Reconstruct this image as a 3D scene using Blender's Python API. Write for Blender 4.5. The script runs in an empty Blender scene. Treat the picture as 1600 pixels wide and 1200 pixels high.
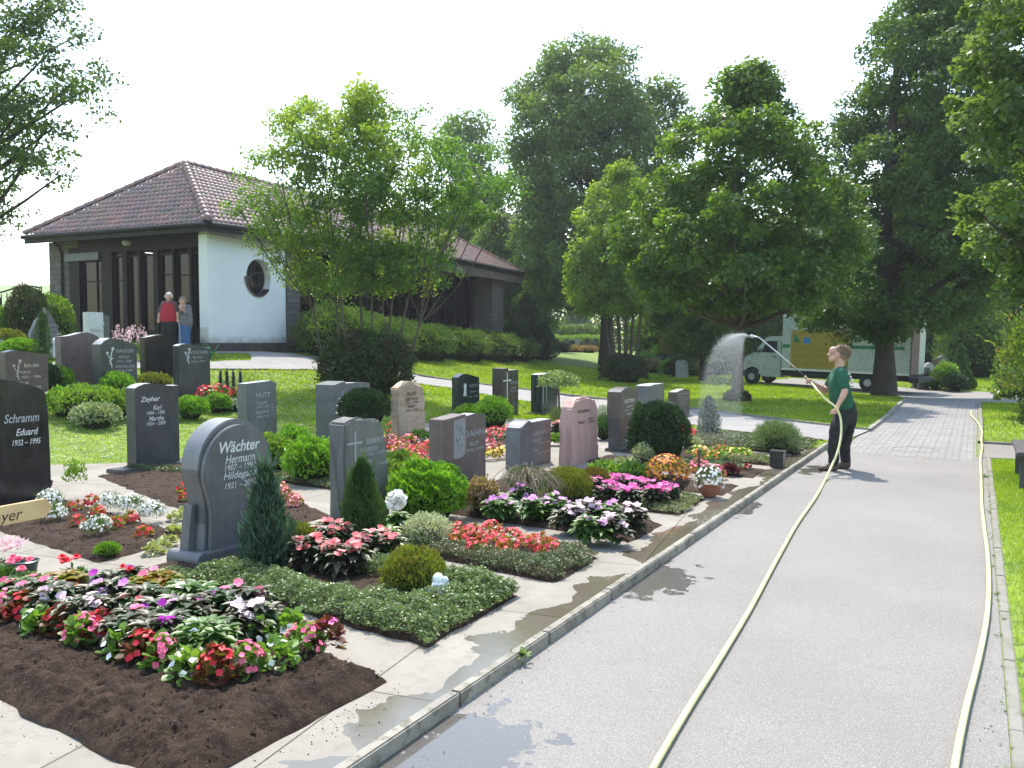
import bpy, bmesh, math, random
import numpy as np
from mathutils import Vector, Matrix
rnd = random.Random(7); rng = np.random.default_rng(7)
R = math.radians
scene = bpy.context.scene; col = scene.collection
# ------------------------------------------------------------------ camera
CAMZ = 1.8; YAW = R(28.6); PITCH = math.atan(64 / 1330); FPX = 1330.0
cam = bpy.data.cameras.new('camera'); camo = bpy.data.objects.new('camera', cam); col.objects.link(camo)
camo.location = (0, 0, CAMZ); camo.rotation_euler = (R(90) - PITCH, 0, YAW)
cam.sensor_width = 36; cam.lens = 36 * FPX / 1600; cam.clip_end = 3000; cam.clip_start = .05
scene.camera = camo
scene.render.resolution_x = 1024; scene.render.resolution_y = 768
# ------------------------------------------------------------------ sky, sun, exposure
SUN_EL = R(60); SUN_HEAD = R(-36)      # heading measured clockwise from +Y
w = bpy.data.worlds.new('World'); scene.world = w; w.use_nodes = True
nt = w.node_tree; bg = nt.nodes['Background']
sky = nt.nodes.new('ShaderNodeTexSky'); sky.sky_type = 'NISHITA'; sky.sun_disc = False
sky.sun_elevation = SUN_EL; sky.sun_rotation = SUN_HEAD; sky.air_density = 1.6; sky.dust_density = 1.6; sky.ozone_density = 1.0; sky.altitude = 300
nt.links.new(sky.outputs[0], bg.inputs[0]); bg.inputs[1].default_value = 0.15
sl = bpy.data.lights.new('sun', 'SUN'); sl.energy = 2.6; sl.angle = R(.6); sl.color = (1, .94, .84)
so = bpy.data.objects.new('sun', sl); col.objects.link(so)
sd = Vector((math.sin(SUN_HEAD) * math.cos(SUN_EL), math.cos(SUN_HEAD) * math.cos(SUN_EL), math.sin(SUN_EL)))
so.rotation_euler = sd.to_track_quat('Z', 'Y').to_euler()
scene.view_settings.view_transform = 'Standard'; scene.view_settings.look = 'None'
scene.view_settings.exposure = 1.6; scene.view_settings.gamma = 1
scene.cycles.max_bounces = 7; scene.cycles.transparent_max_bounces = 8; scene.cycles.diffuse_bounces = 3
scene.cycles.use_denoising = True
# ------------------------------------------------------------------ terrain and picture measuring
def sstep(a, b, x): t = np.clip((x - a) / (b - a), 0, 1); return t * t * (3 - 2 * t)
def H(x, y):
    x = np.asarray(x, float); y = np.asarray(y, float)
    t = -x - .22 * np.abs(np.minimum(y, 40) - 19)
    z = np.interp(t, [9.6, 10.6, 13.6, 15.3, 17.2, 19.5, 21.0, 30], [0, .08, .44, .6, 1.0, 1.42, 1.52, 1.55])
    z = z * (1 - .45 * sstep(36, 60, y)) + .25 * sstep(38, 60, y)
    z = z + 6.5 * sstep(85, 210, y * .878 - x * .479) + 22 * sstep(230, 420, y * .878 - x * .479)
    z = z - .26 * np.exp(-(((x + 1.5) / 5) ** 2 + ((y - 37) / 5) ** 2))
    return z
_cy, _sy = math.cos(YAW), math.sin(YAW); _cp, _sp = math.cos(PITCH), math.sin(PITCH)
def ray(u, v):
    a = (u - 800) / FPX; b = -(v - 600) / FPX
    fw = _cp + b * _sp; up = -_sp + b * _cp
    return (-_sy * fw + _cy * a, _cy * fw + _sy * a, up)
def G(u, v):                      # point of the terrain seen at photo pixel u, v
    r = ray(u, v); t0 = 2.0; t = t0
    while t < 900:
        if CAMZ + r[2] * t <= float(H(r[0] * t, r[1] * t)): break
        t0 = t; t = t * 1.01 + .02
    for _ in range(25):
        m = (t0 + t) / 2
        if CAMZ + r[2] * m <= float(H(r[0] * m, r[1] * m)): t = m
        else: t0 = m
    return Vector((r[0] * t, r[1] * t, float(H(r[0] * t, r[1] * t))))
def W(u, v, d):                   # point at forward distance d (horizontal) seen at u, v
    r = ray(u, v); fw = -_sy * r[0] + _cy * r[1]; t = d / fw
    return Vector((r[0] * t, r[1] * t, CAMZ + r[2] * t))
def X_(u, v, x):                  # point on the plane x = const seen at u, v
    r = ray(u, v); t = x / r[0]
    return Vector((x, r[1] * t, CAMZ + r[2] * t))
FWD = Vector((-_sy, _cy, 0)); RGT = Vector((_cy, _sy, 0))
def inpoly(x, y, poly):
    x = np.asarray(x); y = np.asarray(y); ins = np.zeros(x.shape, bool); n = len(poly)
    for i in range(n):
        x1, y1 = poly[i][0], poly[i][1]; x2, y2 = poly[(i + 1) % n][0], poly[(i + 1) % n][1]
        c = ((y1 > y) != (y2 > y)) & (x < (x2 - x1) * (y - y1) / (y2 - y1 + 1e-12) + x1)
        ins ^= c
    return ins
# ------------------------------------------------------------------ materials
_mc = {}
def _n(nt, t, **k):
    n = nt.nodes.new(t)
    for a, b in k.items(): setattr(n, a, b)
    return n
def ramp(nt, fac, stops):
    r = _n(nt, 'ShaderNodeValToRGB'); e = r.color_ramp.elements
    while len(e) < len(stops): e.new(.5)
    for i, (p, c) in enumerate(stops):
        e[i].position = p; e[i].color = (c[0], c[1], c[2], 1) if hasattr(c, '__len__') else (c, c, c, 1)
    nt.links.new(fac, r.inputs[0]); return r.outputs[0]
def noise(nt, scale, detail=4, rough=.6, vec=None, dist=0):
    n = _n(nt, 'ShaderNodeTexNoise'); n.inputs['Scale'].default_value = scale; n.inputs['Detail'].default_value = detail
    n.inputs['Roughness'].default_value = rough; n.inputs['Distortion'].default_value = dist
    if vec is None: vec = coords(nt)
    nt.links.new(vec, n.inputs['Vector']); return n.outputs[0]
def coords(nt):
    for n in nt.nodes:
        if n.bl_idname == 'ShaderNodeNewGeometry': return n.outputs['Position']
    return _n(nt, 'ShaderNodeNewGeometry').outputs['Position']
def mix(nt, f, a, b, mode='MIX'):
    m = _n(nt, 'ShaderNodeMix', data_type='RGBA', blend_type=mode)
    for s, v in ((0, f), (6, a), (7, b)):
        if hasattr(v, 'is_linked') or isinstance(v, bpy.types.NodeSocket): nt.links.new(v, m.inputs[s])
        elif s == 0: m.inputs[0].default_value = v
        else: m.inputs[s].default_value = (*v, 1)
    return m.outputs[2]
def bump(nt, h, strength, dist=.01):
    b = _n(nt, 'ShaderNodeBump'); b.inputs['Strength'].default_value = strength; b.inputs['Distance'].default_value = dist
    nt.links.new(h, b.inputs['Height']); return b.outputs[0]
def newmat(name):
    m = bpy.data.materials.new(name); m.use_nodes = True; nt = m.node_tree
    return m, nt, nt.nodes['Principled BSDF']
def M(name, c1, c2=None, s=6, rough=.8, spec=.5, bs=40, b=0, metal=0, c3=None, s3=60, isl=None, islr=.5, bd=.01):
    if name in _mc: return _mc[name]
    m, nt, p = newmat(name)
    c = None
    if c2 is not None:
        f = ramp(nt, noise(nt, s), [(.35, 0.0), (.65, 1.0)]); c = mix(nt, f, c1, c2)
    if c3 is not None:
        f = ramp(nt, noise(nt, s3, 3, .7), [(.5, 0.0), (.62, 1.0)]); c = mix(nt, f, c if c is not None else c1, c3)
    if isl is not None:
        g = _n(nt, 'ShaderNodeNewGeometry'); mm = _n(nt, 'ShaderNodeMath', operation='MULTIPLY'); mm.inputs[1].default_value = islr * 2
        nt.links.new(g.outputs['Random Per Island'], mm.inputs[0]); c = mix(nt, mm.outputs[0], c if c is not None else c1, isl)
    if c is not None: nt.links.new(c, p.inputs['Base Color'])
    else: p.inputs['Base Color'].default_value = (*c1, 1)
    p.inputs['Roughness'].default_value = rough; p.inputs['Metallic'].default_value = metal; p.inputs['Specular IOR Level'].default_value = spec
    if b: nt.links.new(bump(nt, noise(nt, bs, 5, .65), b, bd), p.inputs['Normal'])
    _mc[name] = m; return m
def LEAF(name, c1, c2, c3=None, trans=.4, rough=.45, s=.8, tcol=None, spec=.35):
    if name in _mc: return _mc[name]
    m, nt, p = newmat(name); g = _n(nt, 'ShaderNodeNewGeometry')
    c = mix(nt, g.outputs['Random Per Island'], c1, c2)
    if c3 is not None:
        f = ramp(nt, noise(nt, s, 2), [(.45, 0.0), (.66, 1.0)]); c = mix(nt, f, c, c3)
    nt.links.new(c, p.inputs['Base Color']); p.inputs['Roughness'].default_value = rough; p.inputs['Specular IOR Level'].default_value = spec
    t = _n(nt, 'ShaderNodeBsdfTranslucent'); tc = mix(nt, 1.0, c, tcol or (1.3, 1.35, .5), 'MULTIPLY'); nt.links.new(tc, t.inputs[0])
    mx = _n(nt, 'ShaderNodeMixShader'); mx.inputs[0].default_value = trans
    nt.links.new(p.outputs[0], mx.inputs[1]); nt.links.new(t.outputs[0], mx.inputs[2])
    nt.links.new(mx.outputs[0], nt.nodes['Material Output'].inputs[0]); _mc[name] = m; return m
# ------------------------------------------------------------------ mesh helpers
def tag(o, label=None, cat=None, group=None, kind=None):
    if label: o['label'] = label
    if cat: o['category'] = cat
    if group: o['group'] = group
    if kind: o['kind'] = kind
    return o
def link(name, me, parent=None, loc=None):
    o = bpy.data.objects.new(name, me); col.objects.link(o)
    if parent: o.parent = parent
    if loc is not None: o.location = loc
    return o
def empty(name, loc=(0, 0, 0), rz=0):
    o = link(name, None, None, loc); o.rotation_euler = (0, 0, rz); o.empty_display_size = .1; return o
class MB:
    def __init__(s): s.v = []; s.f = []; s.m = []
    def add(s, vs, fs, m=0):
        k = len(s.v); s.v += [tuple(v) for v in vs]; s.f += [tuple(i + k for i in f) for f in fs]; s.m += [m] * len(fs); return s
    def box(s, a, b, m=0):
        x0, y0, z0 = a; x1, y1, z1 = b
        return s.add([(x0, y0, z0), (x1, y0, z0), (x1, y1, z0), (x0, y1, z0), (x0, y0, z1), (x1, y0, z1), (x1, y1, z1), (x0, y1, z1)],
                     [(0, 3, 2, 1), (4, 5, 6, 7), (0, 1, 5, 4), (1, 2, 6, 5), (2, 3, 7, 6), (3, 0, 4, 7)], m)
    def tube(s, pts, rad, n=8, m=0, cap=True):
        pts = [Vector(p) for p in pts]
        if not hasattr(rad, '__len__'): rad = [rad] * len(pts)
        ref = Vector((0, 0, 1)); vs = []; prev = None
        for i, p in enumerate(pts):
            t = (pts[min(i + 1, len(pts) - 1)] - pts[max(i - 1, 0)]).normalized()
            if prev is None:
                a = t.cross(ref)
                if a.length < .05: a = t.cross(Vector((1, 0, 0)))
            else: a = prev - t * prev.dot(t)
            a.normalize(); prev = a; b = t.cross(a)
            for k in range(n):
                an = 2 * math.pi * k / n; vs.append(p + (a * math.cos(an) + b * math.sin(an)) * rad[i])
        fs = [(i * n + k, i * n + (k + 1) % n, (i + 1) * n + (k + 1) % n, (i + 1) * n + k) for i in range(len(pts) - 1) for k in range(n)]
        if cap: fs += [tuple(range(n - 1, -1, -1)), tuple((len(pts) - 1) * n + k for k in range(n))]
        return s.add(vs, fs, m)
    def prism(s, poly, y0, y1, m=0, axis='x'):       # poly in the (a, z) plane; extruded along the other axis
        n = len(poly)
        if axis == 'x': vs = [(y0, a, z) for a, z in poly] + [(y1, a, z) for a, z in poly]
        elif axis == 'y': vs = [(a, y0, z) for a, z in poly] + [(a, y1, z) for a, z in poly]
        else: vs = [(a, z, y0) for a, z in poly] + [(a, z, y1) for a, z in poly]
        return s.add(vs, [tuple(range(n - 1, -1, -1)), tuple(range(n, 2 * n))] + [(i, (i + 1) % n, n + (i + 1) % n, n + i) for i in range(n)], m)
    def lathe(s, prof, n=24, m=0, c=(0, 0, 0)):
        vs = [(c[0] + r * math.cos(2 * math.pi * k / n), c[1] + r * math.sin(2 * math.pi * k / n), c[2] + z) for r, z in prof for k in range(n)]
        return s.add(vs, [(i * n + k, i * n + (k + 1) % n, (i + 1) * n + (k + 1) % n, (i + 1) * n + k) for i in range(len(prof) - 1) for k in range(n)], m)
    def build(s, name, mats, parent=None, smooth=False, bevel=0, loc=None, seg=2):
        me = bpy.data.meshes.new(name); me.from_pydata(s.v, [], s.f)
        if not isinstance(mats, (list, tuple)): mats = [mats]
        for m in mats: me.materials.append(m)
        me.polygons.foreach_set('material_index', s.m)
        bm = bmesh.new(); bm.from_mesh(me); bmesh.ops.recalc_face_normals(bm, faces=bm.faces)
        if bevel:
            es = [e for e in bm.edges if len(e.link_faces) == 2 and e.calc_face_angle() > .6]
            bmesh.ops.bevel(bm, geom=es, offset=bevel, segments=seg, affect='EDGES', clamp_overlap=True)
        bm.to_mesh(me); bm.free()
        if smooth:
            me.polygons.foreach_set('use_smooth', [True] * len(me.polygons))
            if smooth != 'all': me.set_sharp_from_angle(angle=R(38))
        return link(name, me, parent, loc)
# leaf templates: verts (x along 0..1, y width -.5...5, z lift), quads
T_KITE = (np.array([(0, 0, 0), (.5, -.5, .05), (1, 0, -.06), (.5, .5, .05)], float), np.array([(0, 1, 2, 3)]))
T_LANCE = (np.array([(0, 0, 0), (.35, .5, .1), (.72, .36, .04), (1, 0, -.16), (.72, -.36, .04), (.35, -.5, .1), (.35, 0, 0), (.72, 0, -.04)], float),
           np.array([(0, 6, 7, 1), (1, 7, 3, 2), (0, 5, 7, 6), (5, 4, 3, 7)]))
T_ROUND = (np.array([(0, 0, 0), (.2, .42, .06), (.7, .45, .05), (1, 0, -.05), (.7, -.45, .05), (.2, -.42, .06), (.45, 0, -.04), (.75, 0, -.05)], float),
           np.array([(0, 6, 2, 1), (6, 7, 3, 2), (0, 5, 4, 6), (6, 4, 3, 7)]))
T_NEEDLE = (np.array([(0, -.5, 0), (0, .5, 0), (1, .12, 0), (1, -.12, 0)], float), np.array([(0, 3, 2, 1)]))
T_BLADE = (np.array([(0, -.5, 0), (0, .5, 0), (.6, .35, .08), (.6, -.35, .08), (1, .05, -.05), (1, -.05, -.05)], float), np.array([(0, 3, 2, 1), (3, 5, 4, 2)]))
def _norm(a): return a / (np.linalg.norm(a, axis=1, keepdims=True) + 1e-9)
def rdir(n): return _norm(rng.normal(size=(n, 3)))
class LC:
    def __init__(s): s.v = []; s.q = []; s.m = []; s.k = 0
    def add(s, P, D, N, L, Wd, tmpl=T_KITE, m=0):
        P = np.asarray(P, float).reshape(-1, 3); n = len(P)
        if n == 0: return s
        D = _norm(np.broadcast_to(np.asarray(D, float), (n, 3))); N = np.broadcast_to(np.asarray(N, float), (n, 3))
        S = np.cross(N, D); bad = np.linalg.norm(S, axis=1) < 1e-3
        if bad.any(): S = S.copy(); S[bad] = np.cross(rdir(bad.sum()), D[bad])
        S = _norm(S); N = np.cross(D, S)
        L = np.broadcast_to(np.asarray(L, float), (n,)); Wd = np.broadcast_to(np.asarray(Wd, float), (n,))
        tv, tq = tmpl; c = len(tv)
        V = P[:, None] + D[:, None] * (tv[None, :, 0:1] * L[:, None, None]) + S[:, None] * (tv[None, :, 1:2] * Wd[:, None, None]) + N[:, None] * (tv[None, :, 2:3] * L[:, None, None])
        s.v.append(V.reshape(-1, 3)); s.q.append((tq[None] + (np.arange(n) * c)[:, None, None] + s.k).reshape(-1, 4))
        s.m.append(np.full(n * len(tq), m)); s.k += n * c; return s
    def build(s, name, mats, parent=None, loc=None, smooth=False):
        v = np.concatenate(s.v); q = np.concatenate(s.q); me = bpy.data.meshes.new(name)
        me.vertices.add(len(v)); me.vertices.foreach_set('co', v.astype(np.float32).ravel())
        me.loops.add(q.size); me.loops.foreach_set('vertex_index', q.astype(np.int32).ravel())
        me.polygons.add(len(q)); me.polygons.foreach_set('loop_start', np.arange(len(q), dtype=np.int32) * 4)
        if not isinstance(mats, (list, tuple)): mats = [mats]
        for m in mats: me.materials.append(m)
        me.polygons.foreach_set('material_index', np.concatenate(s.m).astype(np.int32))
        if smooth: me.polygons.foreach_set('use_smooth', np.ones(len(q), bool))
        me.update(calc_edges=True); me.validate()
        return link(name, me, parent, loc)
def vnoise(x, y, s=1.0, seed=0):    # cheap smooth value noise
    r = np.random.default_rng(seed).random((64, 64)); x = np.asarray(x) * s + 1000; y = np.asarray(y) * s + 1000
    i = np.floor(x).astype(int); j = np.floor(y).astype(int); fx = x - i; fy = y - j; fx = fx * fx * (3 - 2 * fx); fy = fy * fy * (3 - 2 * fy)
    g = lambda a, b: r[a % 64, b % 64]
    return (g(i, j) * (1 - fx) + g(i + 1, j) * fx) * (1 - fy) + (g(i, j + 1) * (1 - fx) + g(i + 1, j + 1) * fx) * fy
def text(name, body, size, mt, parent, loc, rot, align='CENTER', shear=0, extrude=.002, space=1.0, offset=0, sx=1):
    c = bpy.data.curves.new(name, 'FONT'); c.body = body; c.size = size; c.align_x = align; c.align_y = 'TOP'; c.shear = shear
    c.extrude = extrude; c.space_line = space; c.offset = offset; c.resolution_u = 3; c.materials.append(mt)
    t = bpy.data.objects.new(name, c); col.objects.link(t); bpy.context.view_layer.update()
    me = bpy.data.meshes.new_from_object(t.evaluated_get(bpy.context.evaluated_depsgraph_get())); bpy.data.objects.remove(t); bpy.data.curves.remove(c)
    o = link(name, me, parent, loc); o.rotation_euler = rot; o.scale = (sx, 1, 1); return o
# ------------------------------------------------------------------ ground
_H0 = H
def H(x, y):
    x = np.asarray(x, float); y = np.asarray(y, float)
    return _H0(x, y) + .05 * sstep(-2.22, -2.27, x) * (1 - sstep(17.5, 18.5, y)) * sstep(-40, -38, x)
m_lawn = M('lawn_soil', (.11, .17, .018), (.17, .23, .022), s=1.1, rough=.95, bs=60, b=.6, c3=(.05, .09, .018), s3=9)
def ground():
    xs = np.concatenate([np.linspace(-600, -60, 28), np.arange(-58, -26, 2.), np.arange(-26, -2.4, .5), [-2.28, -2.215], np.arange(-2, 12, .5), np.arange(12, 60, 4.), np.linspace(60, 600, 24)])
    ys = np.concatenate([np.linspace(-200, -10, 12), np.arange(-8, 48, .5), np.arange(48, 120, 3.), np.linspace(122, 1300, 60)])
    X, Y = np.meshgrid(xs, ys); Z = H(X, Y); n, k = X.shape
    v = np.stack([X, Y, Z], -1).reshape(-1, 3); i = np.arange(n - 1)[:, None] * k + np.arange(k - 1)[None]
    q = np.stack([i, i + 1, i + k + 1, i + k], -1).reshape(-1, 4)
    lc = LC(); lc.v = [v]; lc.q = [q]; lc.m = [np.zeros(len(q))]; tag(lc.build('lawn', m_lawn, smooth=True), kind='structure')
ground()
def drape(poly, dz, name, mt, step=.5, kind='structure', flat=None):
    """one sheet following the terrain inside a world polygon"""
    bm = bmesh.new(); vs = [bm.verts.new((p[0], p[1], 0)) for p in poly]; f = bm.faces.new(vs)
    if f.normal.z < 0: f.normal_flip()
    xs = [p[0] for p in poly]; ys = [p[1] for p in poly]
    if flat is None:
        for ax, lo, hi in ((0, min(xs), max(xs)), (1, min(ys), max(ys))):
            c = math.ceil(lo / step) * step
            while c < hi:
                no = (1, 0, 0) if ax == 0 else (0, 1, 0); co = (c, 0, 0) if ax == 0 else (0, c, 0)
                bmesh.ops.bisect_plane(bm, geom=bm.faces[:] + bm.edges[:] + bm.verts[:], plane_co=co, plane_no=no); c += step
    for v in bm.verts: v.co.z = (float(H(v.co.x, v.co.y)) if flat is None else flat) + dz
    bmesh.ops.recalc_face_normals(bm, faces=bm.faces)
    me = bpy.data.meshes.new(name); bm.to_mesh(me); bm.free(); me.materials.append(mt)
    if me.polygons and me.polygons[0].normal.z < 0: me.flip_normals()
    return tag(link(name, me), kind=kind)
NOG = []
# --- slabs of the grave field, with wet stains by the kerb
def m_slab_():
    m, nt, p = newmat('paving_slabs'); P = coords(nt)
    base = mix(nt, ramp(nt, noise(nt, 1.6, 6, .65), [(.3, 0.), (.7, 1.)]), (.16, .144, .118), (.24, .218, .182))
    base = mix(nt, ramp(nt, noise(nt, 9, 6, .7), [(.52, 0.), (.7, 1.)]), base, (.14, .125, .09))
    base = mix(nt, ramp(nt, noise(nt, 240, 2, .5), [(.35, 0.), (.7, .35)]), base, (.36, .32, .27))
    mp = _n(nt, 'ShaderNodeMapping'); nt.links.new(P, mp.inputs[0]); mp.inputs['Rotation'].default_value = (0, 0, R(-8)); mp.inputs['Location'].default_value = (.55, .62, 0)
    br = _n(nt, 'ShaderNodeTexBrick'); nt.links.new(mp.outputs[0], br.inputs[0]); br.offset = 0; br.inputs['Scale'].default_value = 1; br.inputs['Mortar Size'].default_value = .006
    br.inputs['Brick Width'].default_value = .82; br.inputs['Row Height'].default_value = 1.43; br.inputs['Color1'].default_value = (1, 1, 1, 1); br.inputs['Color2'].default_value = (.8, .8, .78, 1)
    br.inputs['Mortar'].default_value = (.25, .22, .18, 1); br.inputs['Bias'].default_value = 0
    base = mix(nt, 1.0, base, br.outputs[0], 'MULTIPLY')
    sp = _n(nt, 'ShaderNodeSeparateXYZ'); nt.links.new(P, sp.inputs[0])
    a = _n(nt, 'ShaderNodeMath', operation='MULTIPLY_ADD'); nt.links.new(sp.outputs[0], a.inputs[0]); a.inputs[1].default_value = 4.2; a.inputs[2].default_value = 4.2 * 2.47 + .5
    s2 = _n(nt, 'ShaderNodeMath', operation='ADD'); nt.links.new(a.outputs[0], s2.inputs[0])
    nn = _n(nt, 'ShaderNodeMath', operation='MULTIPLY_ADD'); nt.links.new(noise(nt, 1.5, 4, .55, dist=.4), nn.inputs[0]); nn.inputs[1].default_value = 4.4; nn.inputs[2].default_value = -2.2
    nt.links.new(nn.outputs[0], s2.inputs[1])
    wet = ramp(nt, s2.outputs[0], [(.42, 0.), (.5, 1.)])
    nt.links.new(mix(nt, wet, base, mix(nt, .62, base, (.05, .038, .018))), p.inputs['Base Color'])
    mr = _n(nt, 'ShaderNodeMapRange'); nt.links.new(wet, mr.inputs[0]); mr.inputs[3].default_value = .8; mr.inputs[4].default_value = .05; nt.links.new(mr.outputs[0], p.inputs['Roughness'])
    b = _n(nt, 'ShaderNodeBump'); b.inputs['Distance'].default_value = .004; nt.links.new(noise(nt, 60, 6, .7), b.inputs['Height'])
    inv = _n(nt, 'ShaderNodeMapRange'); nt.links.new(wet, inv.inputs[0]); inv.inputs[3].default_value = .6; inv.inputs[4].default_value = .06; nt.links.new(inv.outputs[0], b.inputs['Strength'])
    nt.links.new(b.outputs[0], p.inputs['Normal']); return m
m_slab = m_slab_()
slabpoly = [(-2.262, -1.5), (-2.262, 14.9)] + [tuple(G(u, v)[:2]) for u, v in ((1190, 697), (1100, 688), (1000, 672), (880, 661), (790, 653), (700, 651), (640, 668), (600, 682), (480, 704), (280, 722), (80, 727), (-60, 733))] + [(-16, 5), (-9, -1.5)]
drape(slabpoly, .008, 'grave_paving', m_slab, flat=.05); NOG.append(slabpoly)
# --- asphalt path with puddles
def m_asph_():
    m, nt, p = newmat('asphalt'); P = coords(nt)
    base = mix(nt, ramp(nt, noise(nt, .7, 5, .6), [(.3, 0.), (.7, 1.)]), (.160, .148, .134), (.205, .19, .172))
    base = mix(nt, ramp(nt, noise(nt, 150, 2, .6), [(.46, 0.), (.64, .8)]), base, (.12, .111, .1))
    base = mix(nt, ramp(nt, noise(nt, 210, 1, .5), [(.63, 0.), (.68, 1.)]), base, (.42, .41, .39))
    tot = None
    for cx, cy, rx, ry in ((-1.95, 3.05, .42, .55), (-2.2, 6.15, .42, .62), (-1.98, 12.6, .2, .5), (-2.15, 9.2, .12, .5)):
        mp = _n(nt, 'ShaderNodeMapping', vector_type='POINT'); nt.links.new(P, mp.inputs[0]); mp.inputs['Location'].default_value = (-cx / rx, -cy / ry, 0); mp.inputs['Scale'].default_value = (1 / rx, 1 / ry, 0)
        ln = _n(nt, 'ShaderNodeVectorMath', operation='LENGTH'); nt.links.new(mp.outputs[0], ln.inputs[0])
        s = _n(nt, 'ShaderNodeMath', operation='MULTIPLY_ADD'); nt.links.new(noise(nt, 4.5, 6, .62), s.inputs[0]); s.inputs[1].default_value = 2.6; nt.links.new(ln.outputs['Value'], s.inputs[2])
        f = ramp(nt, s.outputs[0], [(.94, 1.), (.99, 0.)]); r = nt.nodes[-1]
        s2 = _n(nt, 'ShaderNodeMath', operation='MULTIPLY'); nt.links.new(s.outputs[0], s2.inputs[0]); s2.inputs[1].default_value = .45; nt.links.new(s2.outputs[0], f.node.inputs[0])
        if tot is None: tot = f
        else:
            mx = _n(nt, 'ShaderNodeMath', operation='MAXIMUM'); nt.links.new(tot, mx.inputs[0]); nt.links.new(f, mx.inputs[1]); tot = mx.outputs[0]
    nt.links.new(mix(nt, tot, base, mix(nt, .7, base, (.05, .045, .04))), p.inputs['Base Color'])
    mr = _n(nt, 'ShaderNodeMapRange'); nt.links.new(tot, mr.inputs[0]); mr.inputs[3].default_value = .78; mr.inputs[4].default_value = .04; nt.links.new(mr.outputs[0], p.inputs['Roughness'])
    b = _n(nt, 'ShaderNodeBump'); b.inputs['Distance'].default_value = .004; nt.links.new(noise(nt, 170, 3, .7), b.inputs['Height'])
    inv = _n(nt, 'ShaderNodeMapRange'); nt.links.new(tot, inv.inputs[0]); inv.inputs[3].default_value = .55; inv.inputs[4].default_value = .03; nt.links.new(inv.outputs[0], b.inputs['Strength'])
    nt.links.new(b.outputs[0], p.inputs['Normal']); return m
m_asph = m_asph_(); m_asph.node_tree.nodes['Principled BSDF'].inputs['Specular IOR Level'].default_value = .35
asph = [(-2.2, -1.5), (.17, -1.5), (.17, 15.2), (-2.2, 14.9)]
drape(asph, .004, 'asphalt_path', m_asph, flat=0); NOG.append([(-2.3, -2), (.3, -2), (.3, 15.4), (-2.3, 15.4)])
m_conc = M('concrete_edge', (.15, .138, .115), (.21, .195, .165), s=3, rough=.85, c3=(.15, .14, .1), s3=7, b=.4, bs=120)
m_kerb = M('kerb_concrete', (.19, .172, .14), (.27, .25, .205), s=2.2, rough=.8, c3=(.12, .11, .08), s3=9, b=.4, bs=120)
kb = MB()
y = -1.5; 
while y < 15.2:                     # kerb stones one metre long, small gaps
    dz = rnd.uniform(-.004, .004); kb.box((-2.262, y + .003, -.05), (-2.2, y + .997, .078 + dz)); y += 1
tag(kb.build('kerb', m_kerb, bevel=.008), kind='structure')
kb = MB(); y = -1.5
while y < 14.6: kb.box((.175, y + .003, -.05), (.235, y + .997, .012 + rnd.uniform(-.004, .004))); y += 1
tag(kb.build('edging_strip', m_conc, bevel=.006), kind='structure')
# --- concrete block paving further up the path, joints with dark dots
def m_pav_():
    m, nt, p = newmat('block_paving'); P = coords(nt)
    mp = _n(nt, 'ShaderNodeMapping'); nt.links.new(P, mp.inputs[0])
    br = _n(nt, 'ShaderNodeTexBrick'); nt.links.new(mp.outputs[0], br.inputs[0]); br.offset = .5; br.inputs['Scale'].default_value = 1; br.inputs['Mortar Size'].default_value = .009
    br.inputs['Brick Width'].default_value = .2; br.inputs['Row Height'].default_value = .2; br.inputs['Color1'].default_value = (.19, .18, .172, 1); br.inputs['Color2'].default_value = (.24, .228, .217, 1)
    br.inputs['Mortar'].default_value = (.11, .105, .09, 1)
    vo = _n(nt, 'ShaderNodeTexVoronoi', feature='F1'); vo.inputs['Randomness'].default_value = 0; vo.inputs['Scale'].default_value = 5; nt.links.new(P, vo.inputs['Vector'])
    d = ramp(nt, vo.outputs[0], [(.1, 1.), (.17, 0.)])
    c = mix(nt, d, br.outputs[0], (.07, .08, .04)); c = mix(nt, ramp(nt, noise(nt, 2, 5), [(.4, 0.), (.7, .5)]), c, (.15, .14, .13))
    nt.links.new(c, p.inputs['Base Color']); p.inputs['Roughness'].default_value = .85; nt.links.new(bump(nt, br.outputs[1], -.5, .005), p.inputs['Normal']); return m
m_pav = m_pav_()
pav = [(-2.1, 14.95), (.03, 14.65), (.07, 29.5), (-2.0, 31), (-1.86, 22.9), (-1.9, 18.6)]
drape(pav, .006, 'block_paving', m_pav, flat=0)
pl = [tuple(G(u, v)[:2]) for u, v in ((1540, 700), (1553, 722))]
drape([(.07, 15.2), (2.6, 15.3), (2.6, 17.1), (.07, 17.3)], .01, 'side_path', m_asph, flat=0); NOG.append([(.07, 15.2), (2.6, 15.3), (2.6, 17.1), (.07, 17.3)])
# road beyond the paving, bending right
rd = [(-2.0, 31.0), (.07, 29.5), (6, 31), (30, 36), (30, 42), (6, 37.5), (-2.0, 40), (-8, 44), (-9, 40), (-3, 35)]
drape(rd, .012, 'road', m_asph, .7); NOG.append(rd)
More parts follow.
